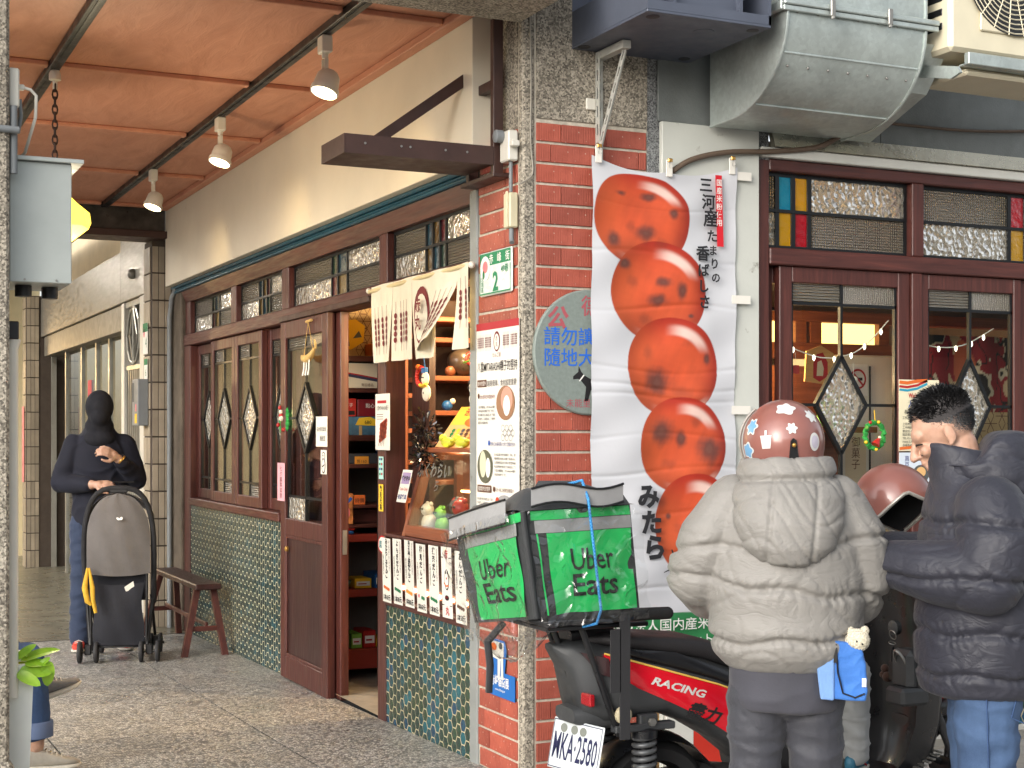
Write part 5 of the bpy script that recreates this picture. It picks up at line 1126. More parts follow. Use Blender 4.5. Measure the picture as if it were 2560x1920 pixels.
for (bx, by, bz), dr, nr, ln, wf in lv:
    d = Vector(dr).normalized(); sd = d.cross(Vector(nr)).normalized(); up = sd.cross(d); b = MB(); rows = 11; vs = []
    for i in range(rows):
        q = i/(rows-1); w = ln*wf*(1.25*q**.42*(1-q)**.62 if q > 0 else .0)+.0008; c = Vector((bx, by, bz))+d*ln*(q-.12*(q < .15)*0)+up*(-.22*ln*q*q)
        for k in (-1, -.5, 0, .5, 1): vs.append(c+sd*w*k+up*(abs(k)**1.5*w*.22)-d*(ln*.10*abs(k)*(1-q)**3))
    b.add(vs, [(i*5+k, (i+1)*5+k, (i+1)*5+k+1, i*5+k+1) for i in range(rows-1) for k in range(4)]); part(T, 'leaf', b, M['pothos_leaf'], 180)
b = MB(); b.tube([(-2.12, .05, .555), (-2.06, -.04, .60), (-2.02, -.08, .60), (-1.955, -.09, .60)], .005, 6); b.tube([(-2.12, .05, .555), (-2.07, 0, .6), (-2.03, -.09, .63)], .005, 6); part(T, 'stem', b, M['pothos_leaf'], 60)
# ------------------------------------------------------------------ brown steel sign bracket
T = thing('sign_bracket', 'empty brown steel triangular sign bracket jutting from the pillar', 'bracket', (-.05, .28, 2.65)); bs = M['brown_steel']
for y0 in (.13, .395): b = MB(); b.box(-.075, -.028, y0, y0+.035, 2.62, 3.29, .003); part(T, 'upright', b, bs)
b = MB(); b.box(-.745, -.076, .128, .134, 2.655, 2.735); b.box(-.745, -.076, .426, .432, 2.655, 2.735); b.box(-.745, -.076, .1345, .4255, 2.655, 2.662); b.box(-.751, -.7455, .128, .432, 2.655, 2.735); part(T, 'arm', b, bs)
b = MB(); q = [(-.60, 2.735), (-.525, 2.735), (-.076, 3.06), (-.076, 3.12)]; b.prism(q, .40, .43, lambda x, z, t: (x, t, z)); part(T, 'diagonal', b, bs)
b = MB(); b.box(-.07, -.035, .166, .394, 2.99, 3.03); part(T, 'tie', b, bs)
b = MB(); b.box(-.09, -.01, .10, .46, 2.60, 2.62, .003); part(T, 'foot_plate', b, bs)
for x in (-.66, -.5, -.46, -.3, -.2): b = MB(); b.lathe([(.005, 0), (.005, .003)], 8, M=Matrix.Translation((x, .1275, 2.70)) @ Matrix.Rotation(R(90), 4, 'X')); part(T, 'rivet', b, M['stainless'])
# electrical boxes at the pillar corner
T = thing('switch_box', 'small weathered electrical switch box with cables on the pillar corner', 'switch box', (-.06, .03, 2.66)); b = MB(); b.box(-.055, -.008, .02, .11, 2.66, 2.79, .006); part(T, 'box_case', b, M['white_plastic']); b = MB(); b.lathe([(.028, 0), (.028, .03), (.02, .036)], 14, M=Matrix.Translation((-.056, .085, 2.77)) @ Matrix.Rotation(R(-90), 4, 'Y')); part(T, 'knob', b, M['grey_plastic'], 40)
b = MB(); b.box(-.055, -.02, -.02, .012, 2.715, 2.74, .003); part(T, 'connector', b, M['white_plastic'])
T = thing('meter_tube', 'cream plastic conduit box below the switch box on the pillar', 'conduit box', (-.04, .05, 2.37)); b = MB(); b.box(-.05, -.008, .02, .085, 2.375, 2.525, .006); b.box(-.058, -.0505, .03, .05, 2.375, 2.53, .003); part(T, 'case', b, mat('cream_plastic', S(206, 196, 164), .5)); b = MB(); b.tube([(-.03, .05, 2.53), (-.03, .05, 2.66)], .009, 8); b.tube([(-.03, .045, 2.375), (-.03, .045, 2.33), (-.035, .03, 2.31)], .011, 8); part(T, 'conduit', b, M['grey_plastic'], 60)
# ------------------------------------------------------------------ neighbouring shopfronts down the arcade (arcade wall coordinates)
zn = lambda s: fz(-s)
def striptile(name, label, s0, s1, d0, z1):
    T = thing(name, label, 'pillar', ((s0+s1)/2, d0, 0), wall='L'); b = MB(); b.box(s0, s1, d0+.01, .3, zn(s0)-.02, z1); part(T, 'core', b, mat('tile_gap', S(70, 60, 52), .9)); tm = mat('strip_tile', S(150, 138, 120), .5, var=.12, rnd=.22)
    z = zn(s1)
    while z < z1-.05:
        h = min(.227, z1-z)-.012
        for k in range(int((s1-s0)/.052)): o_ = MB(); o_.box(s0+.004+k*.052, s0+.051+k*.052, d0, d0+.0095, z, z+h, .002); part(T, 'tile', o_, tm)
        for k in range(int((.2)/.052)): o_ = MB(); o_.box(s1+.0005, s1+.009, d0+.014+k*.052, d0+.061+k*.052, z, z+h, .002); part(T, 'tile', o_, tm)
        z += .227
    return T
striptile('tiled_pillar', 'pillar of narrow beige strip tiles between our shop and the shuttered one', -7.02, -6.72, -.2, 3.1)
striptile('tiled_pillar', 'far pillar of narrow beige strip tiles left of the standing man', -14.95, -14.6, -.22, 3.3)
T = thing('rough_pilaster', 'dark weathered concrete pilaster with a pipe beside the arcade windows', 'pilaster', (-6.5, 0, 0), wall='L'); b = MB(); b.box(-6.72, -6.345, -.03, .3, zn(-6.7), 2.70, .01); part(T, 'pilaster_body', b, mat('dark_concrete', S(92, 82, 70), .9, var=.35, scale=5, bump=.5, bscale=30)); b = MB(); b.tube([(-6.64, -.06, zn(-6.6)), (-6.64, -.06, 2.45), (-6.60, -.05, 2.62), (-6.52, -.03, 2.69)], .022, 10); part(T, 'pipe', b, M['grey_plastic'], 60)
T = thing('shutter_shop', 'neighbouring shop with stainless fascia, roller shutter box and sliding glass doors', 'shopfront', (-10.8, 0, 0), wall='L')
b = MB(); b.box(-14.6, -9.0, -.03, .2, 2.76, 3.26, .004); part(T, 'fascia_sheet', b, M['stainless']); b = MB(); b.box(-8.995, -7.75, -.03, .2, 2.76, 3.7, .004); part(T, 'fascia_sheet', b, M['stainless'])
b = MB(); b.box(-14.6, -7.02, .21, .3, 3.0, 3.9); part(T, 'upper_wall', b, M['plaster_beige'])
b = MB(); b.box(-14.5, -9.0, .0, .25, 2.50, 2.755, .006); part(T, 'shutter_box', b, mat('shutter_box', S(120, 116, 108), .5, metal=.4, var=.2))
for s in (-14.6, -13.4, -12.2, -11.2, -10.4, -9.6): b = MB(); b.box(s, s+.07, .10, .16, zn(s), 2.50); part(T, 'door_frame', b, mat('alu', S(160, 158, 150), .4, metal=.5))
for s0, s1 in ((-13.33, -12.2), (-12.13, -11.2), (-11.13, -10.4), (-10.33, -9.6)): b = MB(); b.box(s0, s1, .12, .126, zn(s0), 2.5); part(T, 'pane', b, M['glass_clear'])
b = MB(); b.box(-14.5, -9.0, 1.6, 1.7, -.3, 2.9); part(T, 'inner_wall', b, mat('inner_greige', S(196, 192, 180), .8, var=.1)); b = MB(); b.box(-14.5, -7.0, .2, 1.7, 2.77, 2.8); part(T, 'inner_ceiling', b, M['plaster_beige'])
card('red_couplet', 'long red paper couplet inside the neighbouring glass door', 'poster', -11.75, -11.5, .9, 2.1, .11, mat('couplet_red', S(206, 70, 84), .7))
b = MB(); b.box(-9.0, -8.86, -.02, .25, zn(-9), 2.755, .004); b.box(-8.10, -7.75, -.02, .25, zn(-8), 2.755, .004); b.box(-8.86, -8.10, .02, .25, zn(-8), 1.2); part(T, 'side_panel', b, mat('pale_panel', S(196, 192, 182), .5, var=.08))
b = MB(); b.box(-8.86, -8.10, .2, .22, 1.2, 2.755); part(T, 'grille_back', b, M['black_plastic']); b = MB()
for k in range(8): s = -8.84+k*.1; b.box(s, s+.02, .0, .02, .3, 2.1)
b.box(-8.86, -8.10, -.005, .025, 2.1, 2.14); b.box(-8.86, -8.10, -.005, .025, 2.70, 2.755)
for k in range(12):
    a0_, a1_ = k/12*6.283, (k+1)/12*6.283; b.tube([(-8.48+.3*math.cos(a0_), .0, 2.42+.27*math.sin(a0_)), (-8.48+.3*math.cos(a1_), .0, 2.42+.27*math.sin(a1_))], .016, 6)
b.tube([(-8.48, 0, 2.14), (-8.48, 0, 2.69)], .014, 6); b.tube([(-8.48, 0, 2.69), (-8.30, 0, 2.42), (-8.48, 0, 2.14), (-8.66, 0, 2.42), (-8.48, 0, 2.69)], .012, 6); part(T, 'grille', b, M['alu'])
b = MB(); b.ball((-8.3, -.05, 2.98), (.05, .05, .05), 12, 8); part(T, 'doorbell_light', b, M['stainless'], 60)
T = thing('meter_box', 'grey electric meter box with a yellow sticker on the beige tiled pillar', 'meter box', (-6.9, -.22, 1.6), wall='L'); b = MB(); b.box(-7.05, -6.80, -.29, -.201, 1.56, 1.95, .006); part(T, 'case', b, M['grey_plastic']); p = Pr((-7.05, -.2915, 1.56)); p.rect(.02, .2, .1, .36, I('ink_grey', 80, 84, 84)); p.rect(.13, .02, .22, .1, YL); p.rect(.16, .12, .2, .18, PK); p.done(T, 'labels')
card('house_plate', 'small green and white house plate on the beige tiled pillar', 'plate', -6.98, -6.78, 2.16, 2.42, -.2105, PM, lambda p, W, H: (p.rect(0, H*.72, W, H, GN), p.ell(W*.25, H*.7, .03, .04, PK), p.vtxt('4', W*.65, H*.6, .12, GN)))
card('house_plate', 'second smaller green and white plate below the other on the tiled pillar', 'plate', -6.93, -6.79, 1.95, 2.12, -.2105, PM, lambda p, W, H: (p.rect(0, H*.7, W, H, GN), p.vtxt('6', W*.5, H*.6, .09, GN)))
card('pink_notice', 'faded pink paper strip pasted on the far tiled pillar', 'poster', -14.9, -14.68, .85, 1.85, -.2305, mat('faded_pink', S(206, 130, 130), .8, var=.3))
# arcade end: pale ceiling, arch wall
b = MB(); b.box(-6, -.0, 6.9, 20, 3.72, 3.8); struct('neighbour_ceiling', b, M['plaster_beige'])
b = MB(); b.box(-6, .3, 6.86, 6.9, 3.42, 3.9); struct('ceiling_step', b, M['concrete'])
T = thing('arch_wall', 'cream wall with a tall arched opening at the far end of the arcade', 'wall', (-1.6, 17.2, -.3)); n = 24
out = [(-6, -.35), (-6, 3.72), (.3, 3.72), (.3, -.35)]; arc = [(-2.05+.75*math.cos(math.pi*k/n), 1.6+1.35*math.sin(math.pi*k/n)) for k in range(n+1)]
pts = [(.3, -.35), (.3, 3.72), (-6, 3.72), (-6, -.35), (-2.8, -.35)]+arc[::-1]+[(-1.3, -.35)]
b = MB(); b.prism(pts, 17.2, 17.5, lambda x, z, t: (x, t, z)); part(T, 'wall_face', b, mat('arch_cream', S(222, 204, 160), .8, var=.05)); b = MB(); b.box(-6, .3, 18.6, 18.7, -.4, 3.7); part(T, 'inner_wall', b, mat('brick_cream', S(206, 184, 130), .8, var=.25, scale=14))
b = MB(); b.box(-3.2, -.9, 17.9, 18.3, -.4, .5); part(T, 'bench_block', b, M['plaster_beige'])
bulb('arch_lamp', 'warm lamp inside the arched opening at the arcade end', (-1.9, 18.0, 2.6), .9, 90)
for i, (x, y) in enumerate(((-1.6, 9.5), (-1.6, 14))):
    T = thing('ceiling_downlight', ['nearer round downlight in the neighbouring arcade ceiling', 'farther round downlight in the neighbouring arcade ceiling'][i], 'downlight', (x, y, 3.7)); b = MB(); b.lathe([(.09, 3.700), (.09, 3.719)], 20, c=(x, y, 0)); part(T, 'lens', b, emis('downlight', (1, .93, .8), 8))
    L = bpy.data.lights.new('downlight_beam', 'AREA'); L.shape = 'DISK'; L.size = .18; L.energy = 45; L.color = (1, .93, .82); o = bpy.data.objects.new('downlight_beam', L); link(o, T); o.location = (0, 0, -.01)
T = thing('ceiling_camera', 'small grey bracket box under the neighbouring ceiling step', 'bracket', (-.6, 7.3, 3.3)); b = MB(); b.box(-.66, -.54, 7.2, 7.4, 3.42, 3.7, .01); part(T, 'box', b, M['concrete'])
# ------------------------------------------------------------------ the other sides of the lane, seen only in reflections
def block(name, label, x0, x1, y0, y1, h, m, face, n, fl):
    T = thing(name, label, 'building', ((x0+x1)/2, (y0+y1)/2, 0)); b = MB(); b.box(x0, x1, y0, y1, -.02, h); part(T, 'wall', b, m)
    for i in range(n):
        for j in range(fl):
            b = MB(); z = 1.0+j*3.1
            if face == 'x': c = y0+(i+.5)*(y1-y0)/n; b.box(x1+.005, x1+.05, c-.8, c+.8, z, z+1.6)
            else: c = x0+(i+.5)*(x1-x0)/n; b.box(c-.8, c+.8, y1+.005, y1+.05, z, z+1.6)
            part(T, 'window', b, mat('far_glass', S(60, 70, 78), .2))
block('apartment_block', 'pale apartment block across the side lane left of the arcade', -44, -32, -14, 30, 7, M['plaster_beige'], 'x', 8, 3)
block('apartment_block', 'grey apartment block across the street behind the viewer', -30, 90, -44, -34, 7, M['concrete'], 'y', 22, 2)
# ------------------------------------------------------------------ signs on the pillar's arcade face
T = thing('address_plate', 'green and white street number plate with a rose emblem on the brick pillar', 'address plate', (-.23, -.02, 2.11), wall='L')
b = MB(); b.box(-.398, -.062, -.022, -.010, 2.108, 2.302, .006); part(T, 'plate', b, mat('enamel_white', S(212, 220, 214), .3))
p = Pr((-.398, -.0225, 2.108)); W, H = .336, .194; gnd = I('sign_green', 30, 128, 84)
p.rect(.006, .006, W-.006, .012, gnd); p.rect(.006, .012, .012, H-.012, gnd); p.rect(W-.012, .012, W-.006, H-.07, gnd); p.rect(.006, H-.062, W-.006, H-.006, gnd); p.up()
for i, ch in enumerate('赤峰街'): p.txt(ch, .13+i*.085, H-.052, .045, WH, bold=.01)
p.txt('49巷', .27, .092, .038, gnd, bold=.015); p.txt('2', .175, .018, .115, gnd, bold=.03); p.vtxt('大同區', .035, .088, .024, gnd, bold=.01)
p.ell(.065, .122, .052, .055, WH, 24); p.up(); p.ell(.068, .128, .028, .027, I('rose', 224, 130, 130), 14); p.ell(.05, .095, .012, .02, GN, 10); p.up(); p.ell(.065, .132, .016, .015, PK, 12); p.done(T)
T = thing('info_poster', 'tall white poster with a red top band about dango on the brick pillar', 'poster', (-.22, -.012, .9), wall='L')
b = MB(); b.box(-.452, -.004, -.0125, -.0105, .93, 1.99); part(T, 'board', b, M['paper'])
p = Pr((-.452, -.0131, .93), lift=.0005); W, H = .448, 1.06
p.rect(0, H-.032, W, H, I('poster_red', 170, 40, 50)); p.up()
for g0 in (.02, .10, .29, .37):
    for k in range(5):
        x = g0+k*.014; p.rect(x-.0006, H-.125, x+.0006, H-.05, MR)
        for j in range(5): p.ell(x, H-.068-j*.0095, .0042, .0047, MR, 8)
p.ell(.222, H-.088, .034, .045, MR, 20); p.up(); p.ell(.222, H-.090, .026, .036, PM, 20); p.up(); p.vtxt('赤丸', .222, H-.062, .026, MR); p.txt('だんご屋', .222, H-.155, .022, MR)
p.txt('八雲MITARASHI糰子的堅持', W/2, H-.215, .05, BK, bold=.004, fit=W*.94)
def tag_(x, y, w, s): p.rect(x, y, x+w, y+.032, BR); p.up(); p.txt(s, x+w/2, y+.007, .022, PM, fit=w*.85)
tag_(.015, H-.285, .10, '食材的堅持'); p.txt('越是簡單、食材越是重要', .275, H-.282, .03, BK, fit=.30)
para = ['八雲的糰賣點，MITARASHI糰子', '的美味是和如謙厚下的「手捏」，', '特別是糰子是以高級至上的「蓬萊」', '特特製作，口感黏如此，八雲堅持', '選選日本國產米粉。', '日本國產米粉研磨的「粉」是', '糯順精米的大廣川製粉水。', '北規職得堅持的粹水管路無窮', '吃四時的味名于抹誕生了！']
def lines(x, y, w, i0, n):
    for k in range(n): p.txt(para[(i0+k) % 9], x, y-k*.0175, .0125, BK, 'L', fit=w if k < n-1 else w*.6)
p.ell(.03, H-.325, .011, .012, BR, 12); p.txt('100%使用日本國產米粉', .125, H-.337, .02, MR, fit=.16); lines(.02, H-.38, .19, 0, 5)
p.ell(.315, H-.36, .095, .075, I('skin_print', 150, 110, 80), 22); p.up(); p.ell(.33, H-.345, .06, .055, I('skin_print2', 206, 150, 130), 18); p.up(); p.ell(.33, H-.372, .035, .045, WH, 16)
for a in range(3):
    for c in range(3): p.ring(.29+.04*c+.02*(a % 2), H-.47-.02*a, .018, .016, .003, I('ink_wave', 150, 150, 150), 14)
p.ell(.145, H-.535, .011, .013, BL, 12); p.txt('使用日本靜岡縣-大井川源頭的泉水', .29, H-.547, .02, I('ink_navy2', 40, 50, 120), fit=.26); lines(.20, H-.59, .22, 5, 6)
p.ell(.10, H-.64, .082, .075, I('ink_olive', 90, 90, 70), 22); p.up(); p.ell(.08, H-.63, .035, .06, I('ink_cream2', 206, 204, 176), 16); p.ell(.135, H-.645, .025, .045, WH, 14)
tag_(.02, H-.755, .15, '獨家製作法的堅持'); p.ell(.20, H-.738, .011, .013, BR, 12); p.txt('新一無二秘傳的黑糖醬汁', .315, H-.747, .02, BR, fit=.18); lines(.02, H-.79, .17, 2, 9)
p.ell(.31, H-.82, .10, .06, I('ink_wave', 150, 150, 150), 20); p.up()
for k in range(4): p.ell(.24+.042*k, H-.80-.012*k, .024, .030, I('ink_glaze3', 190, 60, 36), 14, rot=.4)
p.done(T)
card('blue_cat_sign', 'small blue sign with cat legs low on the brick pillar', 'sign', -.345, -.045, .345, .455, -.012, I('sign_blue', 24, 100, 176), lambda p, W, H: (p.txt('赤峰貓街展', W/2, .05, .05, WH, bold=.015, fit=W*.6), p.txt('www.chifengcat', W/2, .026, .016, WH)))
T = bpy.data.objects['blue_cat_sign']; p = Pr((-.345, -.0142, .455)); ctl = I('cat_white', 220, 216, 206); p.poly([(.03, -.002), (.20, -.002), (.22, .10), (.20, .14), (.05, .14), (.015, .10)], I('sign_blue', 24, 100, 176)); p.up()
p.poly([(.05, .06), (.16, .05), (.19, .07), (.19, .13), (.06, .13)], ctl); p.up(); p.poly([(.055, .0), (.075, .0), (.08, .07), (.06, .08)], ctl); p.poly([(.13, -.035), (.15, -.038), (.158, .06), (.13, .07)], ctl); p.poly([(.165, -.03), (.188, -.03), (.185, .08), (.16, .07)], ctl); p.up(); p.ell(.09, .105, .03, .018, OR, 12); p.ell(.16, .115, .02, .015, I('ink_grey', 80, 84, 84), 10); p.done(T, 'cat_print')
# ------------------------------------------------------------------ round stone sign half behind the banner
T = thing('stone_disc', 'round grey stone sign with blue characters and a dog, half behind the banner', 'sign', (.31, -.01, 1.58))
b = MB(); b.lathe([(.268, 0), (.272, .004), (.272, .016), (.266, .022), (.001, .022)], 56, M=Matrix.Translation((.315, -.004, 1.848)) @ Matrix.Rotation(R(90), 4, 'X')); part(T, 'disc', b, mat('disc_stone', S(128, 138, 132), .6, var=.12, scale=60, bump=.15, bscale=200), 40)
p = Pr((.315, -.0265, 1.848)); bl = I('disc_blue', 36, 104, 206); rd = I('disc_red', 172, 84, 92)
p.txt('公', -.165, .11, .10, rd, bold=.03, sh=.2); p.txt('德', -.0, .165, .095, rd, bold=.01)
p.txt('請勿讓您的狗', -.225, .035, .083, bl, 'L', bold=.008); p.txt('隨地大小便', -.222, -.055, .083, bl, 'L', bold=.008); p.txt('未能里', -.06, -.235, .04, rd)
dog = [(-.085, -.105), (-.06, -.085), (-.058, -.06), (-.045, -.085), (-.03, -.10), (.0, -.115), (.12, -.12), (.14, -.10), (.145, -.13), (.13, -.21), (.11, -.21), (.105, -.16), (.02, -.155), (.0, -.165), (-.012, -.21), (-.03, -.212), (-.022, -.15), (-.045, -.125), (-.06, -.115), (-.085, -.118)]
p.poly(dog[::-1], BK); p.up(); p.stroke([(-.055, -.125), (-.032, -.098)], .006, WH); p.done(T)
# ------------------------------------------------------------------ dango banner
T = thing('dango_banner', 'tall white hanging banner printed with five giant glazed orange dumplings', 'banner', (.69, -.045, .5))
bx0, bx1, bz0, bz1 = .312, 1.052, .50, 2.70; nx, nz_ = 200, 590
gx = np.linspace(bx0, bx1, nx)[None, :].repeat(nz_, 0); gz = np.linspace(bz1, bz0, nz_)[:, None].repeat(nx, 1)
img = np.zeros((nz_, nx, 3)); img[:] = np.array(S(200, 201, 205))
DG = [(.562, 2.452, .246, .228, -.15), (.648, 2.122, .243, .222, -.12), (.722, 1.79, .235, .222, -.08), (.772, 1.445, .222, .215, -.04), (.84, 1.085, .215, .235, .08)]
def mixc(m, c):
    global img
    img = img*(1-m[..., None])+np.array(c)*m[..., None]
nzv = fbm(gx*22, gz*22, 2, 4); nz2 = fbm(gx*60, gz*60, 7, 3)
for k, (cx, cz, rx, rz, rot) in enumerate(DG):
    if k: pass
    X, Y = gx-cx, gz-cz; c_, s_ = math.cos(rot), math.sin(rot); U, V = (X*c_+Y*s_)/rx, (-X*s_+Y*c_)/rz; r = np.abs(U)**2.1+np.abs(V)**2.1
    m = 1-sstep(.965, 1.0, r); halo = (1-sstep(1.0, 1.05, r))*.5; 
    mixc(halo*(1-m)*(img[..., 0] > .6)*(img[..., 2] > .4), S(236, 224, 214))
    body = np.zeros_like(img); e = sstep(.25, 1.0, r)[..., None]
    body = np.array(S(204, 82, 44))*(1-e)+np.array(S(146, 38, 20))*e
    body = body*(1+.22*nzv[..., None]+.10*nz2[..., None]); dk = sstep(.25, .8, fbm(gx*14+k*3, gz*14, 20+k, 4))[..., None]; body = body*(1-.35*dk)+np.array(S(120, 44, 26))*.35*dk; up_ = sstep(.2, 1, V)[..., None]; body = body*(1-up_*.35)+np.array(S(190, 40, 16))*up_*.35
    lo = sstep(.1, .9, -V)[..., None]; body = body*(1-.38*lo)+np.array(S(170, 88, 52))*.38*lo
    left = sstep(.2, .9, -U)[..., None]; body = body*(1-.3*left)+np.array(S(206, 104, 44))*.3*left
    img = img*(1-m[..., None])+body*m[..., None]
    hl = sstep(.62, .70, np.hypot(U, V*1.02))*(1-sstep(.80, .92, np.hypot(U, V*1.02)))*sstep(.0, .45, U+.25)*sstep(.30, .6, V)*m; mixc(hl*.7, S(244, 226, 214))
    bot = sstep(.80, .86, np.hypot(U*.9, V))*(1-sstep(.90, .98, np.hypot(U*.9, V)))*sstep(.45, .8, -V)*sstep(-.5, .3, U)*m; mixc(bot*.65, S(240, 206, 190))
SP = [(.575, 2.375, .042, .030), (.415, 2.345, .030, .03), (.60, 2.555, .035, .02), (.72, 2.47, .018, .02), (.455, 2.56, .02, .012), (.64, 2.085, .04, .024), (.765, 2.13, .022, .03), (.67, 2.165, .03, .02), (.47, 2.24, .026, .018), (.81, 2.02, .012, .008), (.645, 1.725, .055, .045), (.90, 1.83, .014, .022), (.665, 1.51, .045, .05), (.765, 1.475, .022, .03), (.905, 1.42, .05, .05), (.70, 1.13, .012, .012), (.80, 1.05, .04, .045), (.93, 1.2, .03, .03)]
SP2 = [(.50, 2.40, .014, .012), (.66, 2.33, .02, .014), (.52, 2.16, .014, .012), (.58, 2.0, .02, .012), (.80, 1.90, .016, .012), (.60, 1.85, .014, .016), (.78, 1.68, .022, .014), (.70, 1.36, .018, .012), (.84, 1.55, .016, .012), (.66, 1.2, .014, .018), (.88, 1.02, .03, .02)]
for cx, cz, a, c in SP:
    r = np.hypot((gx-cx)/a, (gz-cz)/c)+.45*nz2+.3*nzv; mixc((1-sstep(.35, 1.75, r))*.8, S(62, 50, 48)); mixc((1-sstep(.1, .45, r))*.3, S(120, 84, 70))
for cx, cz, a, c in SP2:
    r = np.hypot((gx-cx)/(a*1.8), (gz-cz)/(c*1.8))+.5*nz2+.4*nzv; mixc((1-sstep(.1, 1.6, r))*.35, S(96, 50, 38))
gb = sstep(.706, .702, gz+.02*(gx-.7)); mixc(gb, S(44, 124, 72))
rs_ = (1-sstep(.0, .03, np.abs(gz+.01*np.sin(gx*9)-1.66)))*0
def ban(u, v):
    x = bx0+(bx1-bx0)*u; z = bz0+(bz1-bz0)*v
    sag = -(.05*math.sin(math.pi*u)+.012*abs(math.sin(2*math.pi*u)))*max(0, (v-.9)/.1)
    y = -.048+.005*math.sin(x*16+z*2.1)+.005*math.sin(z*9+x*5)+.004*math.sin(z*21-x*13)-.012*max(0, .25-v)*math.sin(x*7)
    for zc, am in ((2.05, .007), (1.70, .009), (1.655, .008), (1.78, .006), (1.33, .007), (.98, .008), (1.48, .005), (2.28, .005), (2.5, .004), (1.16, .005), (.8, .007)): y += .55*am*math.exp(-((z-zc+.02*math.sin(x*6+zc*9))/.010)**2)*(.4+.6*abs(math.sin(x*4+zc*7)))
    return (x+.003*math.sin(z*3)-.01*(v-.5), y, z+sag)
canvas(T, 'printed_cloth', img, ban, printed('banner_cloth', .6, .25, 22))
p = Pr((.0, -.066, .0)); bt = I('brush_black', 30, 30, 34)
p.poly([(.937, 2.335), (.972, 2.335), (.962, 2.655), (.927, 2.655)][::1], I('banner_red', 206, 24, 40)); p.up(); p.vtxt('国産米粉使用', .948, 2.64, .032, WH, bold=.01, step=1.12); p.done(T, 'red_strip'); p = Pr((.0, -.066, .0))
p.vtxt('三河産', .878, 2.645, .074, bt, bold=.028, step=1.02, jit=.1, dx=.012); p.vtxt('たまりの', .912, 2.41, .054, bt, bold=.03, step=1.12, jit=.12, dx=.006); p.vtxt('香ばしさ', .862, 2.335, .066, bt, bold=.03, step=1.08, jit=.12, dx=.004)
p.done(T, 'brush_lettering'); p = Pr((.0, -.066, .0)); p.vtxt('みたら', .585, 1.28, .115, bt, bold=.045, step=1.0, jit=.1, dx=.014); p.stroke([(.70, .985), (.715, .95), (.70, .90), (.66, .885)], [.006, .012, .01, .003], bt)
p.done(T, 'brush_name'); p = Pr((.0, -.066, .0)); p.txt('NPO法人国内産米の粉', .70, .632, .058, WH, bold=.005, fit=.66); p.txt('伝統食文化推進ネットワーク', .72, .56, .055, WH, bold=.005, fit=.72); p.done(T, 'banner_lettering')
def clip(x, z, lab, tape=None):
    C = thing('banner_clip', lab, 'clip', (x, -.06, z), group='clips holding the banner')
    b = MB(); b.box(x-.016, x+.016, -.066, -.060, z-.035, z+.04, .002); part(C, 'paper_tab', b, PM); b = MB(); b.box(x-.012, x+.012, -.075, -.0665, z+.028, z+.045, .003); part(C, 'jaw', b, M['brass']); b = MB()
    for dx in (-.004, .004): b.tube([(x+dx, -.074, z+.03), (x+dx*2, -.078, z+.01), (x+dx*1.2, -.076, z)], .0012, 5)
    part(C, 'wire', b, M['stainless'])
clip(.335, 2.70, 'binder clip with a white tab at the top left corner of the banner'); clip(.69, 2.665, 'white tab in the middle of the banner top edge'); clip(1.02, 2.70, 'binder clip at the top right corner of the banner')
for i, (x, z) in enumerate(((1.075, 2.10), (1.075, 1.60), (1.08, 2.66))):
    card('tape_tab', ['upper white tape tab at the right edge of the banner', 'lower white tape tab at the right edge of the banner', 'white tape tab beside the top right banner clip'][i], 'tape', x-.05, x+.05, z-.016, z+.022, -.052, PM, None, None)
# ------------------------------------------------------------------ posters and wreath on the street windows
T = thing('hiring_poster', 'cream We are Hiring poster with rainbow bands taped on the street window', 'poster', (2.12, -.02, 1.41))
b = MB(); b.box(2.004, 2.25, -.020, -.018, 1.412, 1.757); part(T, 'sheet', b, mat('paper_cream', S(228, 218, 186), .7))
p = Pr((2.004, -.0206, 1.412)); W, H = .246, .345
for y, m, w in ((H-.012, OR, .02), (H-.032, RD, .014), (H-.048, I('ink_cyan', 40, 150, 180), .014)): p.stroke([(0, y), (W*.2, y-.004), (W*.45, y+.006), (W*.7, min(H-.003, y+.03)), (W*.8, H-.002)][:4], w*.8, m)
p.up(); p.txt("We're Hiring", W*.5, H-.088, .034, RD, bold=.02, fit=W*.55); p.txt('人才募集中', W*.52, H-.133, .04, BL, bold=.01, fit=W*.6); p.txt('長期兼職人員', W*.42, H-.165, .024, BK, fit=W*.6); p.txt('工作內容：清潔店面、製作', W*.45, H-.19, .016, BK, fit=W*.75)
for k, t_ in enumerate(('上班時間 11:00-21:00', '工作時薪 面議', '歡迎加入', '國定假日', 'TEL:02-2555', '103台北市大同區', '赤峰街49巷2號')): p.txt(t_, .02, H-.22-k*.017, .015, BK, 'L')
p.stroke([(0, .012), (W*.4, .02), (W, .006)], .014, OR); p.stroke([(W*.82, H-.06), (W*.88, H-.06)], .03, I('ink_cyan', 40, 150, 180)); p.done(T)
T = thing('snack_poster', 'blue and white snack poster below the hiring poster on the street window', 'poster', (2.12, -.02, 1.2)); b = MB(); b.box(2.006, 2.25, -.020, -.018, 1.20, 1.405); part(T, 'sheet', b, mat('paper_blue', S(206, 216, 226), .7)); p = Pr((2.006, -.0206, 1.20)); p.vtxt('真豆腐糰子', .045, .19, .03, I('ink_navy2', 40, 50, 120)); p.ell(.13, .10, .05, .045, I('ink_grey', 80, 84, 84), 20); p.up(); p.ell(.13, .11, .03, .025, I('ink_tan2', 222, 176, 116), 16); p.txt('好吃', .13, .015, .03, BK); p.done(T)
T = thing('window_wreath', 'small green twisted wreath with a red hat on the street window', 'wreath', (1.876, -.01, 1.43)); b = MB(); n = 40
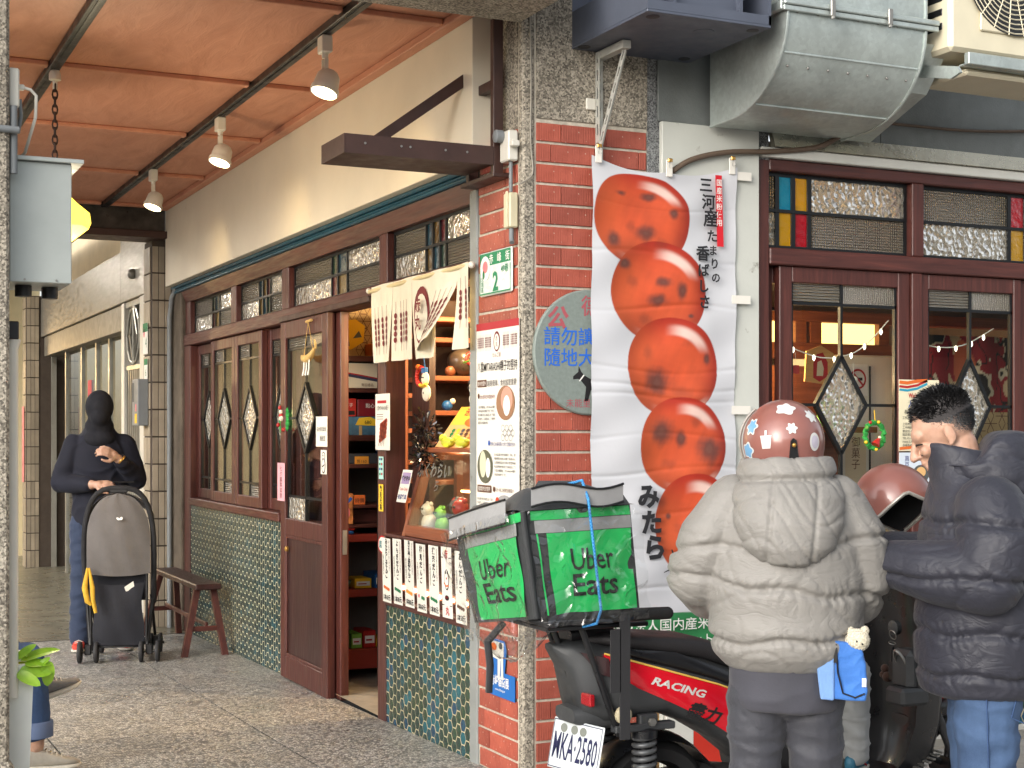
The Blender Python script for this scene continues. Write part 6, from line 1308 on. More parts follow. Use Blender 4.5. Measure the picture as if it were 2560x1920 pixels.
b.tube([(1.876+.056*math.cos(6.283*k/n), .005+.006*math.cos(k*2.1), 1.488+.062*math.sin(6.283*k/n)) for k in range(n)], [.010+.0035*(k % 2) for k in range(n)], 8, closed=True); part(T, 'ring', b, mat('felt_green', S(40, 140, 60), .8, var=.2, scale=30), 40)
for (x, z), m in (((1.82, 1.525), OM[9]), ((1.815, 1.455), OM[1]), ((1.876, 1.42), OM[1]), ((1.84, 1.55), OM[0]), ((1.89, 1.552), OM[1])): b = MB(); b.ball((x, -.008, z), .0085, 8, 6); part(T, 'pompom', b, m, 60)
b = MB(); b.lathe([(.022, 0), (.014, .02), (.004, .04)], 12, M=Matrix.Translation((1.868, -.012, 1.442)) @ Matrix.Rotation(R(35), 4, 'Y')); part(T, 'red_hat', b, OM[0], 60); b = MB(); b.ball((1.893, -.012, 1.478), .008, 8, 6); part(T, 'hat_bobble', b, OM[3], 60); b = MB(); b.tube([(1.876, 0, 1.555), (1.874, .005, 1.61)], .002, 5); part(T, 'loop', b, OM[1])
# ------------------------------------------------------------------ people
def wr(P, k, seed, sharp=1.6, st=(1, 1, 1)):
    """crease field, ridges near 1"""
    rs = np.random.RandomState(seed); Q = P*np.array(st)*k; n = np.zeros(len(P))
    W = np.stack([np.sin(Q[:, 1]*.9+rs.uniform(0, 6)), np.sin(Q[:, 2]*1.1+rs.uniform(0, 6)), np.sin(Q[:, 0]*.8+rs.uniform(0, 6))], 1)*.9
    Q = Q+W
    for o in range(5):
        d = rs.normal(size=3); d /= np.linalg.norm(d); n += np.sin(Q @ d*(1+.7*o)+rs.uniform(0, 6))/(1+.5*o)
    return (1-np.abs(n)/2.6).clip(0, 1)**sharp
def skin_mat():
    t = NT('skin'); v = t.tc(); t.col(t.ramp(t.noise(v, 30, 5), (.3, S(178, 138, 116)), (.7, S(200, 160, 138)))); t.p(rough=.5, sss=.12); t.set(t.b.inputs['Subsurface Radius'], (.02, .008, .004)); t.bump(t.noise(v, 400, 3), .1, .001); M['skin'] = t.m
skin_mat()
def m_fabric(name, c, rough=.6, bump=.25, bs=40, var=.12, fine=700, sheen=.15, coat=0):
    t = NT(name); v = t.tc(); n = t.noise(v, 7, 6, .6); t.col(t.ramp(n, (.3, tuple(x*(1-var) for x in c)), (.7, tuple(x*(1+var) for x in c)))); t.p(rough=rough, sheen=sheen)
    h = t.math('ADD', t.noise(v, bs, 5, .6, 1.0), t.math('MULTIPLY', t.noise(v, fine, 2), .15)); t.bump(h, bump, .006); M[name] = t.m; return t.m

def m_puffer(name, c, rough):
    t = NT(name); v = t.tc(scale=(1, 1, 1.7)); n = t.noise(v, 6, 5, .55); t.col(t.ramp(n, (.3, tuple(x*.92 for x in c)), (.7, tuple(x*1.06 for x in c))))
    a = t.math('ABSOLUTE', t.math('SUBTRACT', t.noise(v, 9, 3, .5, 1.6), .5)); b_ = t.math('ABSOLUTE', t.math('SUBTRACT', t.noise(v, 24, 3, .5, 1.2), .5))
    a = t.ramp(a, (0, 0.0), (.10, .75), (.3, 1.0)); b_ = t.ramp(b_, (0, 0.0), (.10, .8), (.3, 1.0))
    h = t.math('ADD', t.math('ADD', a, t.math('MULTIPLY', b_, .12)), t.math('MULTIPLY', t.noise(v, 600, 2), .03)); t.p(rough=rough, sheen=.06); t.bump(h, .2, .008); M[name] = t.m
def m_jeans(name, a, b_):
    t = NT(name); v = t.tc(); n = t.noise(v, 5, 6, .65); tw = t.n('TexNoise', Scale=260.0, Detail=3.0); t.t.links.new(v, tw.inputs['Vector'])
    t.col(t.mix(t.math('MULTIPLY', tw.outputs['Fac'], .22), t.ramp(n, (.3, a), (.72, b_)), tuple(min(1, x*1.7) for x in b_))); t.p(rough=.85); t.bump(t.math('ADD', t.noise(v, 26, 5), t.math('MULTIPLY', tw.outputs['Fac'], .1)), .35, .006); M[name] = t.m
m_jeans('jeans_blue', S(40, 60, 90), S(70, 94, 128)); m_jeans('jeans_deep', S(34, 52, 84), S(56, 82, 122))
m_puffer('puffer_beige', S(134, 131, 126), .58); m_puffer('puffer_dark', S(42, 43, 53), .58); m_fabric('pants_dark', S(56, 57, 64), .65, .35, 30); m_fabric('hoodie_navy', S(12, 15, 32), .85, .2, sheen=.02); m_fabric('jeans_navy', S(36, 50, 76), .8, .3); m_fabric('shirt_dark', S(62, 62, 70), .8, .2); m_fabric('sweat_grey', S(140, 142, 142), .85, .3)
mat('hair_black', S(20, 19, 20), .45, var=.3, scale=80)
mat('sole_white', S(206, 202, 190), .6); mat('shoe_grey', S(128, 126, 124), .7, var=.15, scale=20, bump=.2); mat('shoe_silver', S(170, 164, 152), .6, var=.15, scale=20); mat('shoe_red', S(206, 66, 50), .6, var=.1, scale=20); mat('shoe_teal', S(40, 96, 120), .6, var=.1, scale=20)

def shoe(T, loc, yaw, L, up, pitch=0.0, sole='sole_white', lace='sole_white', accent=None):
    """trainer, toe along +x before yaw; loc = middle of the sole on the ground"""
    Mx = Matrix.Translation(loc) @ Matrix.Rotation(yaw, 4, 'Z') @ Matrix.Rotation(-pitch, 4, 'Y')
    def ring(x, w, z0, z1, n=14, yo=0):
        pts = []
        for i in range(n):
            a = 2*math.pi*i/n; cy = math.copysign(abs(math.cos(a))**.7, math.cos(a)); cz = math.copysign(abs(math.sin(a))**.75, math.sin(a)); pts.append(Mx @ Vector((x*L, yo*L+cy*w*L, ((z0+z1)/2+cz*(z1-z0)/2)*L)))
        return pts
    b = MB(); b.loft([ring(-.50, .06, .03, .13), ring(-.47, .13, .0, .14), ring(-.25, .15, .0, .12), ring(0, .145, .0, .10), ring(.25, .18, .0, .10), ring(.42, .14, .02, .10), ring(.50, .05, .05, .10)]); S_ = part(T, 'sole', b, M[sole], 60)
    b = MB(); b.loft([ring(-.49, .07, .10, .30), ring(-.44, .115, .08, .40), ring(-.28, .125, .08, .40), ring(-.10, .125, .08, .36), ring(.08, .135, .08, .28), ring(.25, .155, .08, .21), ring(.40, .12, .08, .17), ring(.485, .05, .085, .13)]); part(T, 'shoe_upper', b, M[up], 70)
    b = MB()
    for k in range(4): x = -.04+k*.075; b.tube([Mx @ Vector((x*L, -.10*L, (.30-k*.028)*L)), Mx @ Vector(((x+.02)*L, 0, (.365-k*.036)*L)), Mx @ Vector((x*L, .10*L, (.30-k*.028)*L))], .012*L, 6)
    part(T, 'laces', b, M[lace], 60)
    if accent:
        b = MB()
        for sy in (-1, 1): b.tube([Mx @ Vector((-.3*L, sy*.13*L, .2*L)), Mx @ Vector((-.05*L, sy*.142*L, .22*L)), Mx @ Vector((.15*L, sy*.158*L, .12*L))], .02*L, 6)
        part(T, 'accent', b, M[accent], 60)
def hand(mb, wrist, d, nrm, curl=.6, s=1.0, side=1, spread=.12):
    """palm and five fingers; d = direction of the fingers, nrm = out of the back of the hand"""
    w = Vector(wrist); d = Vector(d).normalized(); nrm = Vector(nrm); nrm = (nrm-d*nrm.dot(d)).normalized(); a = d.cross(nrm)*side
    limb(mb, [w, w+d*.035*s], [.026*s, .026*s], 10)
    for k in range(4):
        off = (k-1.5)*.0195*s; limb(mb, [w+d*.02*s+a*off*.8, w+d*.085*s+a*off], [.014*s, .0115*s], 8)
        p = w+d*.088*s+a*off; dir_ = (d+a*(k-1.5)*spread*.5).normalized(); ln = (.036, .042, .04, .03)[k]*s; pts = [p]; c_ = 0
        for j in range(3):
            c_ += curl*(.6, .9, .7)[j]; q = (dir_*math.cos(c_)-nrm*math.sin(c_)); p = p+q*ln*(1, .75, .6)[j]; pts.append(p)
        limb(mb, pts, [.0098*s, .0092*s, .0085*s, .007*s], 8)
    t0 = w+d*.025*s-a*.024*s; t1 = t0+(d*.6-a*.8-nrm*.25).normalized()*.04*s; t2 = t1+(d*.95-a*.2-nrm*.45*curl).normalized()*.032*s; t3 = t2+(d*1+a*.15-nrm*.6*curl).normalized()*.024*s; limb(mb, [t0, t1, t2, t3], [.015*s, .0125*s, .0105*s, .008*s], 8)
    return mb
def helmet(T, Mx, r=.128, tint='helmet_brown'):
    """open-face helmet, face towards +y"""
    if tint not in M:
        t = NT(tint); v = t.tc(); t.col(t.ramp(t.noise(v, 6, 4), (.3, S(134, 84, 76)), (.7, S(152, 100, 90)))); t.p(rough=.3, coat=.55, coatr=.06); M[tint] = t.m
    nphi, nt_ = 56, 18
    def zmin(a): f = abs((a+math.pi) % (2*math.pi)-math.pi); t = min(1, max(0, (R(86)-f)/R(36))); t = t*t*(3-2*t); return -.70*(1-t)+.38*t
    def rim(a, rr): z = zmin(a); q = math.sqrt(max(0, 1-z*z)) if z > -.35 else math.sqrt(1-.35**2)*(1-.10*(-.35-z)); return Vector((rr*q*math.sin(a)*.97, rr*q*math.cos(a)*1.08, rr*z*1.02))
    def shell(rr):
        vs = []
        for j in range(nt_+1):
            for i in range(nphi):
                a = 2*math.pi*i/nphi; z = 1-(1-zmin(a))*(j/nt_)**1.35; q = math.sqrt(max(0, 1-z*z)) if z > -.35 else math.sqrt(1-.35**2)*(1-.10*(-.35-z)); q = max(q, .002)
                vs.append(Mx @ Vector((rr*q*math.sin(a)*.97, rr*q*math.cos(a)*1.08, rr*z*1.02)))
        return vs, [(j*nphi+i, j*nphi+(i+1) % nphi, (j+1)*nphi+(i+1) % nphi, (j+1)*nphi+i) for j in range(nt_) for i in range(nphi)]
    b = MB(); vs, fs = shell(r); b.add(vs, [f[::-1] for f in fs]); H = part(T, 'shell', b, M[tint], 180)
    b = MB(); vs, fs = shell(r*.90); b.add(vs, fs); part(H, 'lining', b, mat('lining_black', S(22, 22, 25), .85, var=.2), 180)
    b = MB(); b.tube([Mx @ rim(2*math.pi*i/64, r*.985) for i in range(64)], r*.05, 8, closed=True); part(H, 'rim_trim', b, mat('rim_grey', S(176, 172, 164), .35, metal=.4), 60)
    return H
# ---- woman in the pale puffer jacket
T = thing('person', 'person in a pale beige puffer jacket and brown helmet, back turned, beside the scooter', 'person', (-.03, -1.93, 0), -R(31), local=True)
b = MB()
limb(b, [(-.09, 0, .85), (-.10, .0, .46), (-.105, -.01, .09)], [.085, .055, .042]); limb(b, [(.09, 0, .85), (.10, .0, .46), (.105, -.01, .09)], [.085, .055, .042])
limb(b, [(0, 0, .88), (0, 0, 1.1), (0, 0, 1.26)], [.13, .12, .12]); limb(b, [(0, 0, 1.25), (0, .02, 1.40)], [.06, .055]); b.ball((0, .02, 1.475), (.075, .09, .105), 16, 12); b.ball((0, .10, 1.45), (.014, .02, .018))
for q in ([(-.15, 0, 1.26), (-.26, .04, 1.06), (-.18, .24, .97)], [(.15, 0, 1.26), (.25, .03, 1.08), (.22, .14, .98)]): limb(b, q, [.05, .042, .032])
hand(b, (-.17, .27, .965), (.25, 1, -.1), (0, 0, 1), .5, .95, 1); hand(b, (.215, .17, .955), (-.1, .8, -.5), (.9, .2, 0), .8, .95, -1)
softpart(T, 'body', remesh(b, .008, 4), M['skin'])
def quilt(me, seams, amp=.015, wid=.010, seed=1, cre=.010):
    P = np_co(me); N = np_no(me); d = np.zeros(len(P)); px = P[:, 0]; az = np.arctan2(P[:, 1], P[:, 0])
    near = np.full(len(P), 9.)
    for z, sl in seams:
        zz_ = z+sl*px+.008*np.sin(az*5+z*40); q = np.abs(P[:, 2]-zz_); near = np.minimum(near, q)
    d -= amp*np.exp(-(near/wid)**2)
    d += .0030*np.sin(az*30+5*np.sin(P[:, 2]*26+az*3)+3*np.sin(az*7))*np.exp(-(near/.032)**2)*(.3+.7*np.abs(np.sin(az*2.3+P[:, 2]*9)))
    rid = lambda q, k: (1-np.abs(np.sin(q)))**k
    d += .45*cre*(wr(P, 7, seed, 1.3, (1, 1, 1.6))-.35)-.0065*np.exp(-near/.045)*rid(az*6.5+1.6*np.sin(P[:, 2]*17+az*2)+P[:, 2]*8, 5)-.0045*np.exp(-near/.03)*rid(az*13+2.2*np.sin(P[:, 2]*23+az*3), 5)
    d -= .006*rid(P[:, 2]*17+P[:, 0]*9+1.3*np.sin(az*2.5+seed), 9)*(.25+.75*np.sin(az*1.7+P[:, 2]*6)**2)
    set_co(me, P+N*d[:, None])
b = MB()
def ell_ring(z, rx, ry, yo=0, xo=0, n=40, tx=0): return [Vector((xo+rx*math.cos(2*math.pi*i/n), yo+ry*math.sin(2*math.pi*i/n), z+tx*math.cos(2*math.pi*i/n))) for i in range(n)]
prof = [(.775, .150, .12), (.79, .182, .145), (.83, .222, .178), (.90, .236, .19), (.955, .232, .185), (1.0, .240, .19), (1.06, .244, .188), (1.11, .236, .178), (1.17, .238, .172), (1.23, .228, .16), (1.29, .195, .14), (1.345, .13, .115), (1.38, .095, .10)]
b.loft([ell_ring(z, rx, ry, .0) for z, rx, ry in prof])
limb(b, [(-.155, .0, 1.285), (-.225, -.005, 1.18), (-.262, .03, 1.06), (-.225, .14, 1.0), (-.17, .24, .985)], [.088, .098, .102, .092, .066])
limb(b, [(.155, .0, 1.285), (.215, -.0, 1.17), (.235, .02, 1.06), (.228, .09, .985), (.21, .15, .96)], [.088, .092, .088, .08, .058])
me = remesh(b, .0075, 5); quilt(me, [(.88, .05), (1.03, -.10), (1.165, .06)], seed=3); softpart(T, 'jacket', me, M['puffer_beige'])
b = MB(); b.loft([ell_ring(1.10, .03, .03, -.14), ell_ring(1.115, .085, .07, -.145), ell_ring(1.16, .135, .095, -.135), ell_ring(1.23, .165, .112, -.11), ell_ring(1.31, .168, .13, -.07), ell_ring(1.36, .156, .138, -.03), ell_ring(1.405, .148, .14, -.012, tx=.0), ell_ring(1.425, .138, .132, -.008)], caps=True)
me = remesh(b, .006, 5); P = np_co(me); N = np_no(me)
d = .006*(wr(P, 9, 8, 1.5)-.3)-.0055*(1-np.abs(np.sin(P[:, 2]*26+P[:, 0]*14+1.5*np.sin(P[:, 0]*21))))**6-.004*(1-np.abs(np.sin(P[:, 0]*38+P[:, 2]*22)))**7
for sx in (-.06, .075): d -= .006*np.exp(-((P[:, 0]-sx-.1*(P[:, 2]-1.25))/.007)**2)*(P[:, 2] < 1.365)
d -= .014*np.exp(-((P[:, 2]-1.365-.03*P[:, 0])/.009)**2); set_co(me, P+N*d[:, None]); softpart(T, 'hood', me, M['puffer_beige'])
b = MB(); b.loft([ell_ring(.66, .165, .135), ell_ring(.70, .172, .14), ell_ring(.80, .168, .138), ell_ring(.86, .16, .13)]); me = remesh(b, .009, 3); P = np_co(me); set_co(me, P+np_no(me)*(.006*(wr(P, 18, 5)-.3))[:, None]); softpart(T, 'shirt_hem', me, M['shirt_dark'])
b = MB()
for sx in (-1, 1): limb(b, [(sx*.082, 0, .72), (sx*.092, .005, .46), (sx*.10, -.01, .10)], [.094, .080, .072])
b.ball((0, 0, .74), (.165, .13, .11), 24, 14); me = remesh(b, .0085, 4); P = np_co(me); set_co(me, P+np_no(me)*(.012*(wr(P, 11, 11, 2, (.7, .7, 2.2))-.35)-.005*(wr(P, 24, 12, 7, (.8, .8, 2.0))-.2))[:, None]); softpart(T, 'trousers', me, M['pants_dark'])
for sx in (-1, 1): shoe(T, (sx*.10, .04, 0), R(90), .24, 'shoe_grey')
Mh = Matrix.Translation((-.005, .005, 1.472)) @ Matrix.Rotation(R(-4), 4, 'Y')
H = helmet(T, Mh)
p_ = lambda az, el, r=.1292: Mh @ Vector((r*.97*math.cos(el)*math.sin(az), -r*1.08*math.cos(el)*math.cos(az), r*1.02*math.sin(el)))
def sticker(az, el, shape, m, k=1.0, lift=0):
    b = MB(); pts = []
    for x, y in shape: pts.append(p_(R(az)+x*k/math.cos(R(el)), R(el)+y*k, .1296+lift))
    c = p_(R(az), R(el), .1300+lift); n = len(pts); b.add([c]+pts, [(0, i+1, (i+1) % n+1) for i in range(n)]); part(H, 'sticker', b, m)
cloud = [(.13*math.cos(a)*(1+.16*math.cos(5*a)), .11*math.sin(a)*(1+.16*math.cos(5*a))) for a in np.linspace(0, 6.283, 31)[:-1]]; flow = [(.1*math.cos(a)*(1+.2*math.cos(6*a)), .1*math.sin(a)*(1+.2*math.cos(6*a))) for a in np.linspace(0, 6.283, 37)[:-1]]; cup = [(-.07, -.1), (.07, -.1), (.1, .1), (.02, .1), (.02, .18), (-.02, .18), (-.02, .1), (-.1, .1)]; oval = [(.11*math.cos(a), .14*math.sin(a)) for a in np.linspace(0, 6.283, 25)[:-1]]
sw, sb, sp_ = ink('sticker_white', S(216, 216, 212), .35), ink('sticker_blue', S(110, 160, 200), .35), ink('sticker_pale', S(196, 190, 204), .35)
for az, el, sh, m, k in ((4, 50, cloud, sw, 1.7), (50, 34, flow, sw, 1.6), (8, 18, flow, sw, 1.2), (-30, 2, cup, sw, 1.5), (42, -2, oval, sw, 1.5), (-58, 24, flow, sw, 1.9), (-66, -8, cloud, sw, 1.7)): sticker(az, el, sh, m, k)
for az, el, sh, m, k in ((-30, 1, cup, sp_, 1.15), (42, -2, oval, sp_, 1.05), (-58, 24, flow, sb, 1.5), (-66, -8, cloud, sb, 1.35)): sticker(az, el, sh, m, k, .0006)
b = MB(); q = [(R(8)+x, R(-10)+y) for x, y in ((-.13, -.25), (.13, -.25), (.07, .2), (0, .26), (-.07, .2))]; b.add([p_(a, e, .1302) for a, e in q]+[p_(a, e, .134) for a, e in q], [(5, 6, 7, 8, 9)]+[(i, (i+1) % 5, 5+(i+1) % 5, 5+i) for i in range(5)]); part(H, 'strap_tab', b, M['black_plastic']); b = MB(); b.ball(p_(R(8), R(-4), .136), .007, 10, 6); part(H, 'snap_button', b, M['brass'], 60)
b = MB(); b.tube([p_(R(-92), R(e), .133+.004*math.sin(R(e+40)*2)) for e in range(-35, 55, 8)], .005, 6); part(H, 'goggle_band', b, mat('rim_grey', S(176, 172, 164), .35, metal=.4), 60)
# blue shoulder bag and plush charm carried by the woman
B = thing('shoulder_bag', 'small bright blue shoulder bag hanging at the hip of the beige jacket', 'bag', (.055, -2.105, .71), -R(34), local=True)
b = MB(); prf = [(-.052, 0), (.06, -.002), (.066, .03), (.062, .10), (.045, .165), (-.055, .175), (-.07, .10), (-.066, .03)]
bb = MB(); bb.prism(prf, -.035, .03, lambda x, z, t: (x, t, z)); me = remesh(bb, .004, 6); P = np_co(me); set_co(me, P+np_no(me)*(.004*(wr(P, 40, 3)-.3))[:, None]); softpart(B, 'bag_body', me, m_fabric('bag_blue', S(54, 112, 190), .7, .3, 60))
bb = MB(); bb.prism([(-.07, .0), (-.03, -.004), (-.028, .16), (-.06, .175), (-.082, .1)], -.042, .034, lambda x, z, t: (x, t, z)); me = remesh(bb, .004, 5); softpart(B, 'side_pocket', me, m_fabric('bag_pale', S(112, 150, 204), .7, .3, 60))
b = MB(); b.tube([(-.025, -.039, .165), (-.02, -.041, .08), (-.005, -.041, .02), (.03, -.041, .008), (.058, -.039, .02)], .0028, 6); part(B, 'zip', b, M['black_plastic'], 60); b = MB(); b.box(-.032, -.022, -.044, -.04, .11, .155); part(B, 'zip_pull', b, M['black_plastic']); b = MB(); b.box(.05, .062, -.0405, -.037, .04, .065); part(B, 'label_tag', b, M['paper']); b = MB(); b.tube([(-.05, 0, .17), (-.06, .02, .30), (-.02, .05, .42)], .009, 6); part(B, 'strap', b, M['bag_blue'], 60)
B = thing('plush_charm', 'small cream plush ball with ears clipped to the blue bag', 'plush', (.095, -2.115, .865), -R(34), local=True); bb = MB(); bb.ball((0, -.03, .02), (.036, .03, .034), 16, 12); bb.ball((-.022, -.028, .048), .012); bb.ball((.022, -.028, .05), .012); me = remesh(bb, .003, 3); P = np_co(me); rs = np.random.RandomState(2); set_co(me, P+np_no(me)*(rs.uniform(-.0015, .0025, len(P)))[:, None]); softpart(B, 'ball', me, m_fabric('plush_cream', S(206, 198, 176), .95, .5, 200)); b = MB(); b.ball((-.004, -.061, .02), .003, 6, 5); b.ball((.012, -.06, .012), .003, 6, 5); part(B, 'eyes', b, M['black_plastic'])
# ---- man in the dark puffer jacket
T = thing('person', 'person in a dark puffer jacket and blue jeans looking down at a brown helmet', 'person', (.508, -2.172, 0), R(55), local=True)
b = MB(); hc = Vector((0, .105, 1.505)); tilt = Matrix.Rotation(R(-24), 3, 'X')
hp = lambda x, y, z: hc+tilt @ Vector((x, y, z))
b.ball(hp(0, -.012, .022), (.073, .093, .092), 24, 16, tilt); b.ball(hp(0, .022, -.05), (.057, .066, .07), 20, 14, tilt); b.ball(hp(0, .062, -.092), (.030, .028, .022), 14, 10, tilt); b.ball(hp(0, .072, .012), (.05, .02, .028), 14, 10, tilt)
limb(b, [hp(0, .088, -.002), hp(0, .103, -.03), hp(0, .110, -.045)], [.010, .0115, .0135], 10)
for sx in (-1, 1):
    b.ball(hp(sx*.034, .070, -.036), (.022, .018, .020), 12, 8, tilt); b.ball(hp(sx*.046, .02, -.075), (.018, .03, .03), 12, 8, tilt); b.ball(hp(sx*.011, .098, -.047), (.008, .010, .007), 8, 6, tilt)
    b.ball(hp(sx*.078, -.012, -.014), (.008, .018, .030), 14, 10, tilt); b.ball(hp(sx*.077, -.004, -.04), (.006, .009, .011), 10, 8, tilt)
b.ball(hp(0, .086, -.068), (.022, .012, .006), 12, 8, tilt); b.ball(hp(0, .082, -.079), (.020, .012, .007), 12, 8, tilt)
limb(b, [hp(0, -.03, -.06), (0, .03, 1.36), (0, .0, 1.28)], [.056, .058, .07]); limb(b, [(0, -.02, .95), (0, -.02, 1.2)], [.14, .14]); limb(b, [(-.09, -.02, .9), (-.095, -.01, .5), (-.1, -.03, .09)], [.085, .06, .045]); limb(b, [(.09, -.02, .9), (.095, -.01, .5), (.1, -.03, .09)], [.085, .06, .045])
limb(b, [(-.17, -.02, 1.28), (-.2, -.02, 1.06), (-.06, .26, 1.10)], [.05, .042, .032]); limb(b, [(.17, -.02, 1.28), (.2, .02, 1.06), (.05, .28, 1.12)], [.05, .042, .032])
hand(b, (-.045, .29, 1.105), (.25, 1, .15), (-.8, .1, .5), .7, 1.0, 1); hand(b, (.04, .31, 1.125), (-.1, 1, .25), (.9, .1, .3), .6, 1.0, -1)
softpart(T, 'body', remesh(b, .0048, 3), M['skin'])
b = MB()
for sx in (-1, 1):
    b.tube([hp(sx*.016, .090, -.014+.002), hp(sx*.034, .089, -.008), hp(sx*.052, .073, -.012)], [.0025, .0036, .002], 6); b.tube([hp(sx*.02, .0885, -.040), hp(sx*.036, .0865, -.044), hp(sx*.050, .074, -.041)], [.0012, .0018, .0012], 6)
part(T, 'brows_lashes', b, M['hair_black'], 60)
b = MB(); b.tube([hp(-.016, .0955, -.0735), hp(0, .099, -.0725), hp(.016, .0955, -.0735)], [.001, .002, .001], 6); part(T, 'lip_line', b, mat('lip', S(120, 64, 58), .5), 60)
bh = MB(); bh.ball(hp(0, -.022, .036), (.0765, .094, .088), 28, 20, tilt); me = remesh(bh, .005, 2); P = np_co(me); Lc = (P-np.array(hc)) @ np.array(tilt)
keep = (Lc[:, 2] > .012+.0*Lc[:, 1])&((Lc[:, 1] < .045)|(Lc[:, 2] > .06)) | ((Lc[:, 1] < -.03)&(Lc[:, 2] > -.075)); bm_faces = [tuple(p.vertices) for p in me.polygons if all(keep[v] and Lc[v, 2] > .03+.25*max(0, Lc[v, 1]) for v in p.vertices)]
sc_ = MB(); sc_.add([tuple(v) for v in P], bm_faces); part(T, 'hair_cap', sc_, mat('hair_fade', S(44, 40, 40), .7, var=.4, scale=120), 180)
rg = random.Random(21); b = MB(); N = np_no(me); ids = [i for i in range(len(P)) if keep[i]]; sides = [i for i in ids if Lc[i, 2] < .045]
for _ in range(15000):
    i = rg.choice(sides if _ % 5 < 3 else ids); l = Lc[i]; p0 = Vector(P[i])-Vector(N[i])*.003; n = Vector(N[i]); top = max(0, min(1, (l[2]-.035)/.05)); ln = .009+.021*top*rg.uniform(.6, 1.4)*(.7 if l[1] > .03 else 1)
    comb = tilt @ Vector((rg.gauss(0, .3), .35 if l[1] > -.02 else .1, .45)); d0 = (n*(.55+.3*top)+comb*.8+Vector((rg.gauss(0, .22), rg.gauss(0, .22), rg.gauss(0, .22)))).normalized()
    if top < .2: d0 = (n*.22+(tilt @ Vector((0, -.35, -.8)))+Vector((rg.gauss(0, .15), rg.gauss(0, .15), 0))).normalized()
    sdv = d0.cross(n); sdv = sdv.normalized() if sdv.length > 1e-4 else Vector((1, 0, 0)); w = .0008+.0008*top; m1 = p0+d0*ln*.55; e = p0+d0*ln-Vector((0, 0, .25*ln*top))
    b.add([p0-sdv*w, p0+sdv*w, m1+sdv*w*.8, m1-sdv*w*.8, e], [(0, 1, 2, 3), (3, 2, 4)])
part(T, 'hair', b, M['hair_black'], kind='stuff')
b = MB(); prof = [(.70, .16, .155, -.02), (.715, .20, .19, -.02), (.78, .222, .212, -.025), (.86, .228, .215, -.028), (.95, .232, .215, -.03), (1.05, .235, .212, -.03), (1.13, .236, .208, -.03), (1.22, .232, .198, -.028), (1.29, .205, .175, -.02), (1.345, .15, .14, .0), (1.385, .112, .120, .025), (1.425, .100, .112, .045), (1.452, .094, .104, .055)]
b.loft([[v_+Vector((0, 0, .18*max(0, z-1.36)*(v_.y-.03)/.1*1.2)) for v_ in ell_ring(z, rx, ry, yo)] for z, rx, ry, yo in prof])
limb(b, [(-.175, -.015, 1.27), (-.235, -.03, 1.17), (-.245, .0, 1.075), (-.17, .14, 1.085), (-.075, .255, 1.10)], [.108, .115, .108, .095, .074]); limb(b, [(.175, -.015, 1.27), (.235, -.03, 1.17), (.245, .02, 1.075), (.15, .15, 1.09), (.055, .27, 1.115)], [.108, .115, .108, .095, .074])
me = remesh(b, .0078, 5); quilt(me, [(.90, 0), (1.08, .03), (1.235, 0), (.775, 0)], .015, .011, 14, .011); softpart(T, 'jacket', me, M['puffer_dark'])
b = MB(); b.loft([ell_ring(1.27, .10, .08, -.10), ell_ring(1.31, .145, .13, -.07), ell_ring(1.37, .158, .155, -.04), ell_ring(1.43, .150, .150, -.025), ell_ring(1.475, .135, .125, -.045), ell_ring(1.50, .11, .085, -.07), ell_ring(1.505, .07, .05, -.08)]); me = remesh(b, .007, 4); P = np_co(me); N = np_no(me); cut = np.exp(-(np.maximum(0, (P[:, 1]+.05))/.05)**2)
set_co(me, P+N*(.004*(wr(P, 11, 31, 1.5)-.35)-.006*(wr(P, 24, 32, 4)-.2))[:, None]-np.stack([0*P[:, 0], 0*P[:, 0], (1/(1+np.exp(-(P[:, 1]+.01)/.014)))*np.clip(P[:, 2]-1.40, 0, 1)*.95], 1)); softpart(T, 'hood', me, M['puffer_dark'])
b = MB()
for sx in (-1, 1): limb(b, [(sx*.09, -.02, .80), (sx*.095, -.015, .48), (sx*.10, -.03, .07)], [.105, .086, .076])
b.ball((0, -.02, .80), (.185, .145, .12), 24, 14); me = remesh(b, .0085, 4); P = np_co(me); set_co(me, P+np_no(me)*(.011*(wr(P, 14, 23, 2, (.8, .8, 1.7))-.35))[:, None]); J = softpart(T, 'jeans', me, M['jeans_blue'])
b = MB(); b.tube([(-.192, .0, .78), (-.193, -.005, .6), (-.185, -.01, .45)], .003, 5); b.tube([(-.17, -.10, .76), (-.175, -.075, .66), (-.165, -.12, .64)], .0025, 5); part(J, 'seam', b, M['jeans_deep'], 60)
for sx in (-1, 1): shoe(T, (sx*.10, .02, 0), R(90), .28, 'shoe_silver')
# helmet in his hands
T = thing('spare_helmet', 'brown open-face helmet held by the man in the dark jacket', 'helmet', (.495, -1.80, 1.272), 0, local=True)
Mh = Matrix.Rotation(R(-160), 4, 'Z') @ Matrix.Rotation(R(-20), 4, 'X') @ Matrix.Rotation(R(-14), 4, 'Y'); H = helmet(T, Mh, .125)
b = MB(); b.add([Mh @ Vector(v) for v in ((-.02, .118, .085), (.02, .118, .085), (.026, .133, .045), (-.026, .133, .045), (-.02, .122, .088), (.02, .122, .088), (.026, .138, .045), (-.026, .138, .045))], [(4, 7, 6, 5), (0, 1, 2, 3), (0, 4, 5, 1), (1, 5, 6, 2), (2, 6, 7, 3), (3, 7, 4, 0)]); part(H, 'visor_tab', b, M['black_plastic']); b = MB(); b.ball(Mh @ Vector((0, .133, .072)), .007, 10, 6); part(H, 'snap_button', b, M['brass'], 60)
